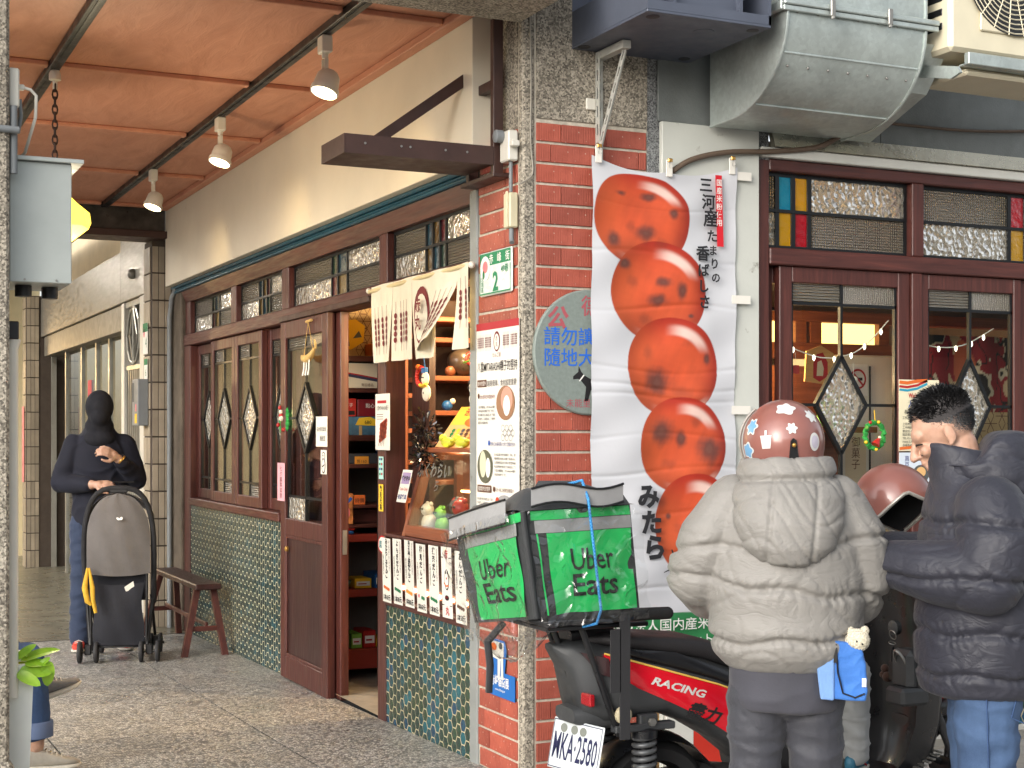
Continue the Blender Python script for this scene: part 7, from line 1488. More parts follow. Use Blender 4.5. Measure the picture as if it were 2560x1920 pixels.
for sx in (-1, 1): b = MB(); b.tube([Mh @ Vector((sx*.10, .02, -.07)), Mh @ Vector((sx*.07, .03, -.13)), Mh @ Vector((sx*.02, .05, -.155))], .006, 6); part(H, 'chin_strap', b, M['black_plastic'], 60)
# child on the footboard, nearly hidden behind the woman
T = thing('person', 'small child in grey sweatpants and teal trainers on the scooter footboard', 'person', (.655, -1.30, .262), -R(40), local=True)
b = MB(); limb(b, [(-.04, 0, .40), (-.08, 0, .56)], [.07, .07]); limb(b, [(-.08, 0, .56), (-.09, 0, .66)], [.04, .04]); b.ball((-.09, 0, .70), (.066, .076, .08), 16, 12)
for sx in (-1, 1): limb(b, [(sx*.05, 0, .36), (sx*.055, .01, .2), (sx*.06, 0, .06)], [.05, .04, .03]); limb(b, [(sx*.07-.08, 0, .55), (sx*.10-.08, .04, .45), (sx*.07-.08, .12, .40)], [.035, .03, .022]); hand(b, (sx*.065-.08, .135, .395), (0, 1, 0), (sx, 0, .3), .6, .6, -sx)
softpart(T, 'body', remesh(b, .006, 3), M['skin']); b = MB(); limb(b, [(-.03, 0, .37), (-.075, 0, .53)], [.08, .08]); softpart(T, 'sweater', remesh(b, .008, 3), M['sweat_grey']); b = MB(); b.ball((-.09, -.005, .715), (.072, .082, .075), 16, 12); softpart(T, 'hair', remesh(b, .008, 2), M['hair_black'])
b = MB()
for sx in (-1, 1): limb(b, [(sx*.05, 0, .36), (sx*.058, .005, .2), (sx*.062, 0, .075)], [.065, .056, .05])
me = remesh(b, .006, 4); P = np_co(me); set_co(me, P+np_no(me)*(.008*(wr(P, 30, 6, 2, (.7, .7, 2))-.35))[:, None]); softpart(T, 'sweatpants', me, M['sweat_grey'])
for sx in (-1, 1): shoe(T, (sx*.065, .035, 0), R(90)-sx*.3, .175, 'shoe_teal', accent='ink_red')
b = MB(); b.lathe([(.035, .05), (.035, .075)], 12, c=(.062, 0, 0)); part(T, 'sock', b, OM[1], 60)
# ---- seated person at the left edge, legs crossed
T = thing('person', 'seated person in cuffed blue jeans and grey trainers cut off by the left edge', 'person', (-1.945, 1.1, 0), 0, local=True)
b = MB(); limb(b, [(-.42, .0, .55), (.07, .03, .50), (.10, .04, .12)], [.085, .055, .045]); limb(b, [(-.42, .16, .55), (-.08, .13, .56), (.12, .19, .42)], [.085, .055, .045]); limb(b, [(-.45, .08, .6), (-.48, .08, .85), (-.46, .08, 1.05)], [.14, .13, .12]); limb(b, [(-.46, .08, 1.08), (-.44, .08, 1.2)], [.055, .05]); b.ball((-.42, .08, 1.28), (.085, .075, .11), 16, 12)
limb(b, [(-.46, -.08, 1.02), (-.42, -.14, .8), (-.2, -.08, .7)], [.05, .04, .032]); limb(b, [(-.46, .24, 1.02), (-.42, .3, .8), (-.2, .22, .7)], [.05, .04, .032]); hand(b, (-.18, -.07, .69), (1, .2, -.2), (0, 0, 1), .5, 1, 1); hand(b, (-.18, .21, .69), (1, -.2, -.2), (0, 0, 1), .5, 1, -1)
softpart(T, 'body', remesh(b, .009, 3), M['skin'])
b = MB(); limb(b, [(-.42, .0, .52), (.07, .03, .50), (.095, .04, .20)], [.10, .076, .074]); limb(b, [(-.42, .16, .55), (-.08, .13, .56), (.08, .175, .46)], [.10, .072, .068]); b.ball((-.45, .08, .56), (.15, .2, .11), 20, 12); me = remesh(b, .009, 4); P = np_co(me); set_co(me, P+np_no(me)*(.009*(wr(P, 16, 44, 2)-.35))[:, None]); J = softpart(T, 'jeans', me, M['jeans_deep'])
b = MB(); b.lathe([(.082, .17), (.086, .16), (.086, .225), (.080, .23)], 24, c=(.096, .04, 0)); part(J, 'cuff', b, mat('cuff_pale', S(92, 108, 140), .85, var=.1, bump=.2), 60)
b = MB(); limb(b, [(-.45, .08, .62), (-.48, .08, .85), (-.46, .08, 1.03)], [.17, .16, .14]); limb(b, [(-.46, -.08, 1.02), (-.42, -.14, .8), (-.22, -.085, .7)], [.065, .055, .045]); limb(b, [(-.46, .24, 1.02), (-.42, .3, .8), (-.22, .225, .7)], [.065, .055, .045]); softpart(T, 'sweater', remesh(b, .010, 4), M['hoodie_navy']); b = MB(); b.ball((-.44, .08, 1.31), (.09, .085, .10), 16, 12); softpart(T, 'hair', remesh(b, .01, 2), M['hair_black'])
shoe(T, (.16, .04, 0), R(4), .28, 'shoe_silver', lace='sole_white'); shoe(T, (.20, .20, .30), R(10), .28, 'shoe_grey', R(16))
T = thing('stool_block', 'low seat under the seated person at the left edge', 'stool', (-2.45, 1.18, 0)); b = MB(); b.box(-2.62, -2.28, 1.0, 1.36, .40, .44, .006); part(T, 'seat', b, M['wood_dark_x'])
for x, y in ((-2.6, 1.02), (-2.3, 1.02), (-2.6, 1.34), (-2.3, 1.34)): b = MB(); b.box(x-.015, x+.015, y-.015, y+.015, fz(y), .3995); part(T, 'leg', b, M['wood_dark'])
# ---- standing man with the stroller, head bowed
gy = 5.47; T = thing('person', 'person in a navy hoodie and dark jeans, head bowed over a phone behind the stroller', 'person', (-.83, gy, fz(gy)), R(180)-R(8), local=True)
b = MB(); limb(b, [(-.10, 0, .95), (-.13, .0, .52), (-.16, -.02, .09)], [.09, .062, .046]); limb(b, [(.10, 0, .95), (.12, .02, .52), (.13, -.0, .09)], [.09, .062, .046]); limb(b, [(0, 0, 1.0), (0, 0, 1.3), (0, 0, 1.48)], [.14, .14, .13]); limb(b, [(0, .0, 1.5), (0, .05, 1.66)], [.06, .055])
tl = Matrix.Rotation(R(-32), 3, 'X'); hc2 = Vector((0, .08, 1.765)); b.ball(hc2, (.078, .096, .115), 18, 14, tl); b.ball(hc2+tl @ Vector((0, .10, -.02)), (.012, .02, .02)); [b.ball(hc2+tl @ Vector((s_*.08, -.01, -.01)), (.01, .02, .03)) for s_ in (-1, 1)]
AR = ([(.175, 0, 1.50), (.27, .0, 1.22), (.06, .26, 1.22)], [(-.175, 0, 1.50), (-.27, .02, 1.25), (-.13, .24, 1.40)])
for q in AR: limb(b, q, [.06, .05, .035])
hand(b, (.04, .28, 1.222), (-1, .35, .0), (.2, .6, .8), .7, 1.05, -1); hand(b, (-.12, .255, 1.415), (.75, .45, .45), (0, .8, .5), .8, 1.05, 1); softpart(T, 'body', remesh(b, .0055, 3), M['skin'])
b = MB(); b.loft([ell_ring(z, rx, ry) for z, rx, ry in ((.90, .17, .13), (.94, .19, .15), (1.1, .192, .152), (1.3, .198, .155), (1.46, .200, .145), (1.55, .165, .125), (1.60, .12, .11), (1.65, .095, .10))])
for q in AR: limb(b, [q[0], q[1], tuple(Vector(q[1]).lerp(Vector(q[2]), .88))], [.085, .074, .052])
me = remesh(b, .011, 5); P = np_co(me); set_co(me, P+np_no(me)*(.012*(wr(P, 13, 51, 2)-.35))[:, None]); softpart(T, 'hoodie', me, M['hoodie_navy'])
b = MB(); b.ball(hc2+tl @ Vector((0, -.006, .018)), (.102, .115, .126), 20, 16, tl); b.ball(hc2+tl @ Vector((0, .045, -.07)), (.088, .07, .085), 16, 12, tl); b.ball(hc2+tl @ Vector((0, .075, -.015)), (.07, .065, .08), 16, 12, tl); b.ball((0, .05, 1.64), (.105, .10, .085), 16, 10); b.ball((0, .07, 1.55), (.12, .09, .08), 16, 10); me = remesh(b, .009, 3); softpart(T, 'dark_head_cover', me, mat('cover_black', S(16, 17, 26), .85, var=.2), label='dark made-up cover over hair and face')  # made-up cover in place of dark hair and a blurred face
b = MB()
for sx, q in ((-1, [(-.10, 0, .93), (-.13, .0, .52), (-.16, -.02, .09)]), (1, [(.10, 0, .93), (.12, .02, .52), (.13, 0, .09)])): limb(b, q, [.108, .085, .078])
b.ball((0, 0, .96), (.19, .14, .1), 20, 12); me = remesh(b, .011, 4); P = np_co(me); set_co(me, P+np_no(me)*(.011*(wr(P, 14, 61, 2, (.8, .8, 1.6))-.35))[:, None]); softpart(T, 'jeans', me, M['jeans_navy'])
shoe(T, (-.17, .05, 0), R(90)+.25, .29, 'shoe_red'); shoe(T, (.14, .05, 0), R(90)-.15, .29, 'shoe_red')
b = MB(); b.torus((-.148, .236, 1.395), .034, .008, 16, 6, Matrix.Rotation(R(50), 3, 'Y')); part(T, 'watch', b, M['brass'], 60)
P_ = thing('phone', 'thin dark phone in the hand of the person in the navy hoodie', 'phone', (-.80, gy-.30, fz(gy)+1.24), R(172), local=True); b = MB(); b.box(-.16, -.01, -.012, .066, -.005, .004, .003); part(P_, 'phone_case', b, M['black_plastic'])
# ------------------------------------------------------------------ stroller and bench
T = thing('stroller', 'grey and black folding baby stroller seen from behind in the arcade', 'stroller', (-.82, 4.72, fz(4.72)), -R(17), local=True)
bkm = M['black_plastic']; cg = m_fabric('canopy_grey', S(98, 94, 92), .85, .25, 30)
def arch(w, zt, zb_, y0, n=18): return [(w*math.copysign(min(1, abs(math.cos(a))**.62), math.cos(a)), y0, zb_+(zt-zb_)*math.sin(a)**.75) for a in np.linspace(math.pi, 0, n)]
b = MB(); b.tube([(-.225, .06, .40)]+[(x, -.02-.06*(z-.7), z) for x, _, z in arch(.235, 1.20, .72, 0)]+[(.225, .06, .40)], .019, 10); part(T, 'handle', b, mat('handle_foam', S(34, 34, 37), .85, var=.2), 60)
b = MB(); b.box(-.06, .06, -.065, -.035, 1.165, 1.205, .006); part(T, 'fold_button', b, bkm)
n, m_ = 25, 26; vs = []
for j in range(m_+1):
    v_ = j/m_; z = .615+.55*v_; hw = .212*math.sqrt(max(.0004, 1-max(0, (v_-.42)/.58)**2.3))
    for i in range(n): q = (i/(n-1)*2-1); vs.append((q*hw, -.06-.055*(1-q*q)*math.sin(v_*2.9+.2)**.8+.003*math.sin(q*9+v_*7), z-.02*(1-q*q)*(v_ < .02)))
b = MB(); b.add(vs, [(j*n+i, j*n+i+1, (j+1)*n+i+1, (j+1)*n+i) for j in range(m_) for i in range(n-1)]); part(T, 'canopy_back', b, cg, 180)
b = MB(); vs = []
for j in range(9):
    for i, a in enumerate(np.linspace(0, math.pi, 22)): vs.append((.205*math.cos(a), -.03+.36*j/8, .98+(.185-.012*j)*math.sin(a)+.02*math.sin(j*.8)))
b.add(vs, [(j*22+i, j*22+i+1, (j+1)*22+i+1, (j+1)*22+i) for j in range(8) for i in range(21)]); part(T, 'canopy_top', b, cg, 180)
b = MB(); b.ball((.0, 0, 0), (.001, .001, .001), 4, 3)
p = Pr((.015, -.129, .99)); p.ell(-.009, .002, .014, .008, WH, 14, rot=-.6); p.ell(.011, .004, .012, .010, WH, 14, rot=.9); p.done(T, 'leaf_badge')
for sx in (-1, 1):
    b = MB(); b.tube([(sx*.228, -.02, .72), (sx*.225, .05, .45), (sx*.19, -.04, .12)], .013, 8); part(T, 'frame_side', b, bkm, 60)
    b = MB(); b.tube([(sx*.19, -.05, .62), (sx*.185, -.04, .12)], .009, 8); part(T, 'rear_leg', b, bkm, 60)
    b = MB(); b.tube([(sx*.21, .05, .45), (sx*.20, .42, .13)], .011, 8); part(T, 'front_leg', b, bkm, 60)
    for y, r in ((-.04, .075), (.42, .07)):
        for dx in (-.055, .055):
            W_ = MB(); W_.lathe([(.02, -.012), (r-.018, -.014), (r-.004, -.012), (r, -.006), (r, .006), (r-.004, .012), (r-.018, .014), (.02, .012)], 22, M=Matrix.Translation((sx*.205+dx*(1 if y < 0 else .6), y, r)) @ Matrix.Rotation(R(90), 4, 'Y')); part(T, 'wheel', W_, mat('wheel_grey', S(44, 44, 46), .7), 40)
        b = MB(); b.tube([(sx*.205-.06, y, r), (sx*.205+.06, y, r)], .010, 8); b.box(sx*.205-.022, sx*.205+.022, y-.02, y+.02, r-.02, r+.05, .006); part(T, 'axle', b, bkm)
b = MB(); vs = []
for j in range(8):
    for i in range(13): q = i/12*2-1; vs.append((q*(.165+.01*math.sin(j)), -.055-.04*(1-q*q)*math.sin(j/7*math.pi)+.006*math.sin(q*7+j), .12+.06*j*.98+.018*q*q*(j/7)))
b.add(vs, [(j*13+i, j*13+i+1, (j+1)*13+i+1, (j+1)*13+i) for j in range(7) for i in range(12)]); b.box(-.165, .165, -.04, .35, .10, .12, .01); part(T, 'basket', b, m_fabric('basket_black', S(20, 22, 32), .8, .3), 180)
b = MB(); b.box(-.18, .18, .02, .05, .42, .62); part(T, 'seat_back', b, M['basket_black']); b = MB(); b.add([(.04, -.07, .52), (.10, -.065, .56), (.11, -.06, .50), (.05, -.065, .49)], [(0, 3, 2, 1)]); part(T, 'care_label', b, M['paper'])
T = thing('yellow_ribbon', 'yellow cloth ribbon tied to the left side of the stroller', 'ribbon', (-1.06, 4.62, .45)); ym = mat('ribbon_yellow', S(206, 164, 50), .8, var=.15, scale=30)
b = MB(); b.tube([(-1.045, 4.66, .58), (-1.07, 4.62, .45), (-1.055, 4.6, .36), (-1.03, 4.6, .335)], [.008, .02, .018, .01], 8); b.tube([(-1.035, 4.66, .58), (-1.02, 4.61, .45), (-1.02, 4.6, .37), (-1.0, 4.6, .28)], [.008, .016, .016, .012], 8); part(T, 'cloth', b, ym, 60)
T = thing('wooden_bench', 'dark wooden bench with splayed legs against the tiled wall', 'bench', (-.19, 5.47, fz(5.4))); wd = M['wood_red_x']
b = MB(); b.box(-.285, -.10, 4.74, 6.20, .385, .425, .008); part(T, 'seat', b, M['wood_dark'])
for y, oy in ((4.86, -.13), (6.08, .13)):
    for x, ox in ((-.25, -.12), (-.135, .055)):
        b = MB(); z0 = fz(y+oy); b.prism([(-.022, -.022), (.022, -.022), (.022, .022), (-.022, .022)], 0, 1, lambda a_, c_, t: (x+ox*(1-t)+a_, y+oy*(1-t)+c_, z0+(.384-z0)*t)); part(T, 'leg', b, M['wood_red'])
    b = MB(); b.box(-.305, -.11, y+oy*.55-.015, y+oy*.55+.015, .09, .125, .003); part(T, 'stretcher', b, wd)
b = MB(); b.box(-.205, -.185, 4.80, 6.14, .12, .15, .003); part(T, 'long_stretcher', b, M['wood_red'])
# ------------------------------------------------------------------ scooter (nose to the right, along the street)
SY = -1.25
T = thing('scooter', 'red and black motor scooter parked along the banner with a rear rack', 'scooter', (.3, SY, 0))
gp = mat('scooter_grey', S(58, 60, 62), .5, var=.1, scale=8, bump=.1, bscale=200); bp = mat('scooter_black', S(26, 27, 30), .32, var=.1, coat=.2)
def sring(x, w, z0, z1, n=20, e=.62, tilt=0):
    out_ = []
    for i in range(n):
        a = 2*math.pi*i/n; out_.append((x+tilt*math.sin(a), SY+w*math.copysign(abs(math.cos(a))**e, math.cos(a)), (z0+z1)/2+(z1-z0)/2*math.copysign(abs(math.sin(a))**e, math.sin(a))))
    return out_
BW = [(-.50, .03, .772, .795), (-.45, .075, .70, .805), (-.41, .105, .56, .81), (-.34, .13, .525, .80), (-.25, .15, .53, .785), (-.12, .163, .545, .775), (.02, .170, .49, .745), (.14, .172, .42, .70), (.24, .165, .34, .66), (.30, .14, .30, .60)]
b = MB(); b.loft([sring(*q) for q in BW]); part(T, 'rear_body', b, gp, 50)
bwid = lambda x: float(np.interp(x, [q[0] for q in BW], [q[1] for q in BW]))
def side_panel(xs, top, bot, pr, sgn, name, m, nz_=6, th=.012):
    vs = []; nn = len(xs)
    for k in (0, 1):
        for i, x in enumerate(xs):
            for j in range(nz_+1):
                q = j/nz_; z = bot[i]+(top[i]-bot[i])*q; bul = math.sin(q*math.pi)*.012; o_ = bwid(x)+pr+bul-(th if k else 0)-.006*(1-q)**2; vs.append((x, SY+sgn*o_, z))
    N_ = nz_+1; fs = []
    for i in range(nn-1):
        for j in range(nz_):
            a = i*N_+j; fs.append((a, a+1, a+N_+1, a+N_)); c = nn*N_+a; fs.append((c, c+N_, c+N_+1, c+1))
    off_ = nn*N_
    for i in range(nn-1): fs.append((i*N_, (i+1)*N_, off_+(i+1)*N_, off_+i*N_)); fs.append((i*N_+nz_, off_+i*N_+nz_, off_+(i+1)*N_+nz_, (i+1)*N_+nz_))
    for j in range(nz_): fs.append((j, off_+j, off_+j+1, j+1)); e_ = (nn-1)*N_; fs.append((e_+j, e_+j+1, off_+e_+j+1, off_+e_+j))
    b = MB(); b.add(vs, fs); return part(T, name, b, m, 50)
t = NT('scooter_red'); v = t.tc(); t.col(t.ramp(t.noise(v, 4, 4), (.3, S(188, 14, 30)), (.7, S(214, 24, 42)))); t.p(rough=.2, coat=.9, coatr=.03); M['scooter_red'] = t.m
xs = list(np.linspace(-.36, .135, 14)); top = list(np.interp(xs, [-.36, -.31, .09, .135], [.766, .752, .632, .60])); bot = list(np.interp(xs, [-.36, -.31, -.265, -.1, .02, .135], [.757, .703, .66, .585, .525, .452]))
for sg in (-1, 1):
    RP = side_panel(xs, top, bot, .006, sg, 'red_side_panel', M['scooter_red'])
    b = MB(); b.tube([(x, SY+sg*(bwid(x)+.008), z+.004) for x, z in zip(xs, top)], .0035, 6); part(RP, 'gold_stripe', b, mat('stripe_gold', S(226, 186, 90), .35), 60)
def warp_side(pt): x, y, z = pt; q = max(0, min(1, (z-np.interp(x, xs, bot))/(np.interp(x, xs, top)-np.interp(x, xs, bot)+1e-6))); return (x, SY-(bwid(x)+.006+math.sin(q*math.pi)*.012-.006*(1-q)**2)-.0015, z)
ang = math.atan2(-.12, .40); uu = Vector((math.cos(ang), 0, math.sin(ang)))
p = Pr((-.205, SY-.2, .665), uu, Vector((-math.sin(ang), 0, math.cos(ang))), 0, warp=warp_side); p.txt('RACING', 0, 0, .036, ink('chrome_letters', S(200, 200, 196), .3), 'L', bold=.03, sx=1.55, sh=.35); p.done(T, 'racing_lettering')
p = Pr((-.07, SY-.2, .548), uu, Vector((-math.sin(ang), 0, math.cos(ang))), 0, warp=warp_side); p.txt('盡力', 0, .0, .062, BK, 'L', bold=.03, sx=1.05, sh=.15); p.txt('KYMCO', .155, -.055, .012, WH, 'L', sh=.3) if False else None; p.done(T, 'brush_decal')
top2 = list(np.interp(xs, [-.36, -.2, .1, .135], [.785, .76, .66, .64])); b = MB()
side_panel(list(np.linspace(-.30, .16, 10)), list(np.interp(np.linspace(-.30, .16, 10), [-.3, -.1, .16], [.785, .762, .66])), list(np.interp(np.linspace(-.30, .16, 10), [-.3, .09, .16], [.762, .648, .60])), .001, -1, 'upper_cover', bp, 4, .01)
SE = [(-.40, .04, .80, .815), (-.33, .105, .785, .83), (-.22, .135, .765, .822), (-.10, .14, .745, .812), (.02, .142, .72, .800), (.12, .14, .69, .772), (.20, .13, .665, .735), (.32, .125, .655, .722), (.45, .125, .66, .735), (.56, .11, .67, .735), (.60, .06, .69, .72)]
b = MB(); b.loft([sring(x, w, a, c, 22, .55) for x, w, a, c in SE]); part(T, 'seat', b, mat('seat_vinyl', S(38, 36, 38), .6, var=.12, bump=.3, bscale=260), 60)
b = MB(); b.loft([sring(x, w, a, c, 16, .6) for x, w, a, c in ((.25, .13, .28, .66), (.40, .12, .26, .66), (.52, .11, .25, .66), (.60, .08, .25, .60))]); part(T, 'under_seat_body', b, bp, 50)
# tail lamps, reflector, mudguard, plate
b = MB(); b.add([(-.435, SY-.105, .775), (-.35, SY-.142, .755), (-.335, SY-.142, .69), (-.37, SY-.128, .70), (-.435, SY-.095, .775), (-.35, SY-.12, .755), (-.335, SY-.12, .69), (-.37, SY-.11, .70)], [(0, 3, 2, 1), (0, 1, 5, 4), (1, 2, 6, 5), (2, 3, 7, 6), (3, 0, 4, 7)]); part(T, 'tail_lamp', b, mat('lamp_smoke', S(60, 40, 42), .15, coat=.6))
b = MB(); b.box(-.425, -.405, SY-.15, SY-.085, .60, .64, .004); part(T, 'reflector', b, mat('reflector_red', S(150, 16, 26), .25, var=.5, scale=300))
b = MB(); b.loft([sring(-.44, .07, .53, .58), sring(-.36, .09, .50, .60), sring(-.26, .09, .50, .60)]); b.add([(-.365, SY-.07, .52), (-.365, SY+.07, .52), (-.405, SY+.06, .30), (-.405, SY-.06, .30), (-.35, SY-.07, .52), (-.35, SY+.07, .52), (-.39, SY+.06, .30), (-.39, SY-.06, .30)], [(0, 1, 2, 3), (7, 6, 5, 4), (0, 4, 5, 1), (1, 5, 6, 2), (2, 6, 7, 3), (3, 7, 4, 0)]); part(T, 'mudguard', b, gp, 40)
pl = Matrix.Translation((-.425, SY-.05, .45)) @ Matrix.Rotation(R(12), 4, 'Z') @ Matrix.Rotation(R(12), 4, 'Y')
b = MB(); b.box(-.003, .003, -.13, .13, -.085, .085, .003, M=pl); P_ = part(T, 'licence_plate', b, mat('plate_white', S(206, 212, 214), .35)); u_ = (pl.to_3x3() @ Vector((0, -1, 0))); v_ = (pl.to_3x3() @ Vector((0, 0, 1)))
p = Pr(pl @ Vector((-.0035, 0, 0)), u_, v_, .0006); nv = I('plate_navy', 26, 30, 70); p.txt('MKA·2580', 0, -.048, .125, nv, bold=.012, fit=.225)
for a0, c0, a1, c1 in ((-.125, -.08, .125, -.077), (-.125, .077, .125, .08), (-.125, -.077, -.122, .077), (.122, -.077, .125, .077)): p.rect(a0, c0, a1, c1, nv)
for x in (-.07, -.015, .03): p.ell(x, .055, .018, .015, I('plate_emblem', 120, 124, 116), 14)
p.done(P_, 'plate_characters')
b = MB(); b.lathe([(.03, 0), (.03, .012), (.018, .02)], 16, M=Matrix.Translation((-.30, SY-.145, .565)) @ Matrix.Rotation(R(90), 4, 'X')); part(T, 'turn_signal', b, mat('signal_clear', S(190, 180, 150), .2, coat=.5), 40)
# wheels, engine, shock absorber
def wheel(x, r, w):
    b = MB(); Mx = Matrix.Translation((x, SY, r)) @ Matrix.Rotation(R(90), 4, 'X'); b.lathe([(r-.07, -w*.5), (r-.03, -w*.52), (r-.008, -w*.36), (r, -w*.12), (r, w*.12), (r-.008, w*.36), (r-.03, w*.52), (r-.07, w*.5)], 36, M=Mx, caps=False); W_ = part(T, 'wheel', b, M['black_rubber'], 40)
    b = MB(); b.lathe([(r-.068, -w*.5), (r-.075, -w*.3), (r-.085, 0), (r-.075, w*.3), (r-.068, w*.5)], 36, M=Mx, caps=False); b.lathe([(.035, -w*.5), (.035, w*.5)], 16, M=Mx)
    for k in range(5): a = k*2*math.pi/5; b.tube([Mx @ Vector((.03*math.cos(a), .03*math.sin(a), 0)), Mx @ Vector(((r-.08)*math.cos(a+.15), (r-.08)*math.sin(a+.15), 0))], .014, 8)
    part(W_, 'rim', b, mat('rim_black', S(36, 36, 38), .4, metal=.5), 50)
wheel(-.12, .225, .12); wheel(1.20, .225, .11)
b = MB(); vs = []
for j in range(15):
    a = R(20+j*10); 
    for q in (-1, -.5, 0, .5, 1): vs.append((-.12+.255*math.cos(a), SY+.075*q, .225+(.255-.03*abs(q)**2)*math.sin(a)))
b.add(vs, [(j*5+k, j*5+k+1, (j+1)*5+k+1, (j+1)*5+k) for j in range(14) for k in range(4)]); part(T, 'inner_fender', b, bp, 180)
b = MB(); b.loft([sring(-.20, .06, .17, .29), sring(-.10, .11, .16, .32), sring(.10, .12, .14, .34), sring(.25, .10, .14, .32)]); part(T, 'engine', b, mat('engine_metal', S(70, 70, 72), .5, metal=.5, var=.2), 50)
b = MB(); b.loft([[(x, SY-.17+dy, z) for dy, z in ((-.05*c_, .20+.06*s_) for c_, s_ in ((math.cos(a), math.sin(a)) for a in np.linspace(0, 6.283, 15)[:-1]))] for x in (-.38, -.36, -.08, -.05)]); part(T, 'exhaust', b, M['engine_metal'], 50)
for sg in (-1, 1):
    y = SY+sg*.125; hx = []
    for k in range(120): a = k/120*math.pi*2*8; hx.append((-.205+.036*math.cos(a), y+.036*math.sin(a), .30+.19*k/120))
    b = MB(); b.tube(hx, .0085, 6); SH = part(T, 'shock_spring', b, mat('spring_grey', S(90, 92, 94), .4, metal=.4), 60); b = MB(); b.tube([(-.205, y, .27), (-.205, y, .53)], .020, 10); b.lathe([(.045, .48), (.045, .505), (.03, .515)], 16, c=(-.205, y, 0)); part(SH, 'damper', b, bp, 40)
    b = MB(); b.lathe([(.014, 0), (.014, .012)], 6, M=Matrix.Translation((-.195, y+sg*.03, .535)) @ Matrix.Rotation(R(90), 4, 'X')); part(T, 'bolt', b, M['stainless'])
b = MB(); b.box(-.33, -.10, SY-.155, SY-.115, .505, .53, .004); b.box(-.235, -.165, SY-.15, SY-.12, .50, .56, .004); part(T, 'shock_mount', b, gp)
# rear rack with straps
b = MB(); zr = .895; lp = [(-.62, SY-.19, zr), (-.60, SY-.205, zr), (-.24, SY-.205, zr), (-.20, SY-.19, zr), (-.20, SY+.19, zr), (-.24, SY+.205, zr), (-.60, SY+.205, zr), (-.62, SY+.19, zr)]
b.tube(lp, .013, 10, closed=True); RK = part(T, 'rear_rack', b, bp, 60)
b = MB(); b.tube([(-.62, SY-.205, zr+.018), (-.2, SY-.207, zr+.012)], .016, 10); b.tube([(-.30, SY-.207, zr+.01), (-.17, SY-.207, zr+.008)], .021, 12); b.ball((-.165, SY-.207, zr+.008), .021, 12, 8); part(RK, 'grab_bar', b, M['black_rubber'], 60)
for y in (-.1, 0, .1): b = MB(); b.tube([(-.62, SY+y, zr-.005), (-.20, SY+y, zr-.005)], .008, 8); part(RK, 'rack_bar', b, bp, 60)
for (x0, z0), (x1, z1), y in (((-.50, zr-.03), (-.385, .55), -.02), ((-.45, zr-.03), (-.31, .50), -.135), ((-.45, zr-.03), (-.31, .50), .135)): b = MB(); b.tube([(x0, SY+y, z0), (x0*.6+x1*.4, SY+y, z0*.6+z1*.4), (x1, SY+y, z1), (x1+.05, SY+y*.8, z1-.02)], .0115, 8); part(RK, 'strut', b, bp, 60)
b = MB(); b.box(-.60, -.22, SY-.18, SY+.18, zr-.035, zr-.02, .003); part(RK, 'rack_plate', b, bp)
b = MB(); b.loft([sring(-.44, .05, .80, .84), sring(-.36, .06, .80, .87), sring(-.28, .05, .80, .865)]); part(RK, 'rack_mount', b, bp, 50)
sm_ = m_fabric('strap_black', S(34, 34, 37), .8, .2, 90)
for x, zt, zb_ in ((-.365, .86, .655), (-.33, .915, .50)): b = MB(); b.box(x-.022, x+.016, SY-.222, SY-.218, zb_, zt); part(RK, 'strap', b, sm_)
b = MB(); b.tube([(-.62, SY+.1, .86), (-.68, SY+.1, .80), (-.675, SY+.09, .72), (-.68, SY+.09, .63)], [.012, .014, .013, .012], 6); part(RK, 'loose_strap', b, sm_, 60)
# floorboard, leg shield, front end
b = MB(); b.box(.30, .98, SY-.16, SY+.16, .20, .258, .02); part(T, 'footboard', b, bp, 40)
b = MB()
for k in range(6): b.box(.95+.02*k, .962+.02*k, SY-.15, SY-.06, .262+.01*k, .268+.01*k)
part(T, 'foot_grip', b, M['stainless'])
LS = [(.92, .10, .24, .02), (.96, .12, .30, .05), (.985, .145, .42, .05), (.99, .155, .55, .05), (.99, .165, .68, .05), (.985, .175, .78, .05), (.98, .165, .88, .05), (.96, .12, .96, .05), (.94, .06, 1.02, .04)]
def lring(x, w, z, th): return [(x+th*(.2-1.3*(q*q))*-1 if False else x+.10*(abs(q)**2.2)*-.55, SY+w*q, z) for q in np.linspace(-1, 1, 11)]+[(x+th+.10-.10*(abs(q)**2.2), SY+w*q*.98, z) for q in np.linspace(1, -1, 11)]
b = MB(); b.loft([lring(*q) for q in LS]); part(T, 'leg_shield', b, bp, 50)
b = MB(); b.box(.90, .99, SY-.15, SY-.035, .55, .70, .02); b.box(.855, .985, SY-.165, SY-.06, .50, .565, .012); part(T, 'front_pocket', b, gp, 40)
b = MB(); b.torus((.903, SY-.10, .655), .05, .006, 28, 6, Matrix.Rotation(R(60), 3, 'Y') @ Matrix.Scale(.5, 3, (0, 1, 0))); part(T, 'pocket_rim', b, M['stainless'], 60)
b = MB(); b.lathe([(.028, 0), (.028, .02), (.02, .024)], 16, M=Matrix.Translation((.95, SY-.02, .77)) @ Matrix.Rotation(R(-90), 4, 'Y')); part(T, 'key_switch', b, gp, 40)
b = MB(); b.loft([sring(.80, .05, .95, 1.02), sring(.86, .09, .93, 1.05), sring(.94, .10, .93, 1.06), sring(1.02, .06, .94, 1.02)]); part(T, 'headset', b, bp, 50)
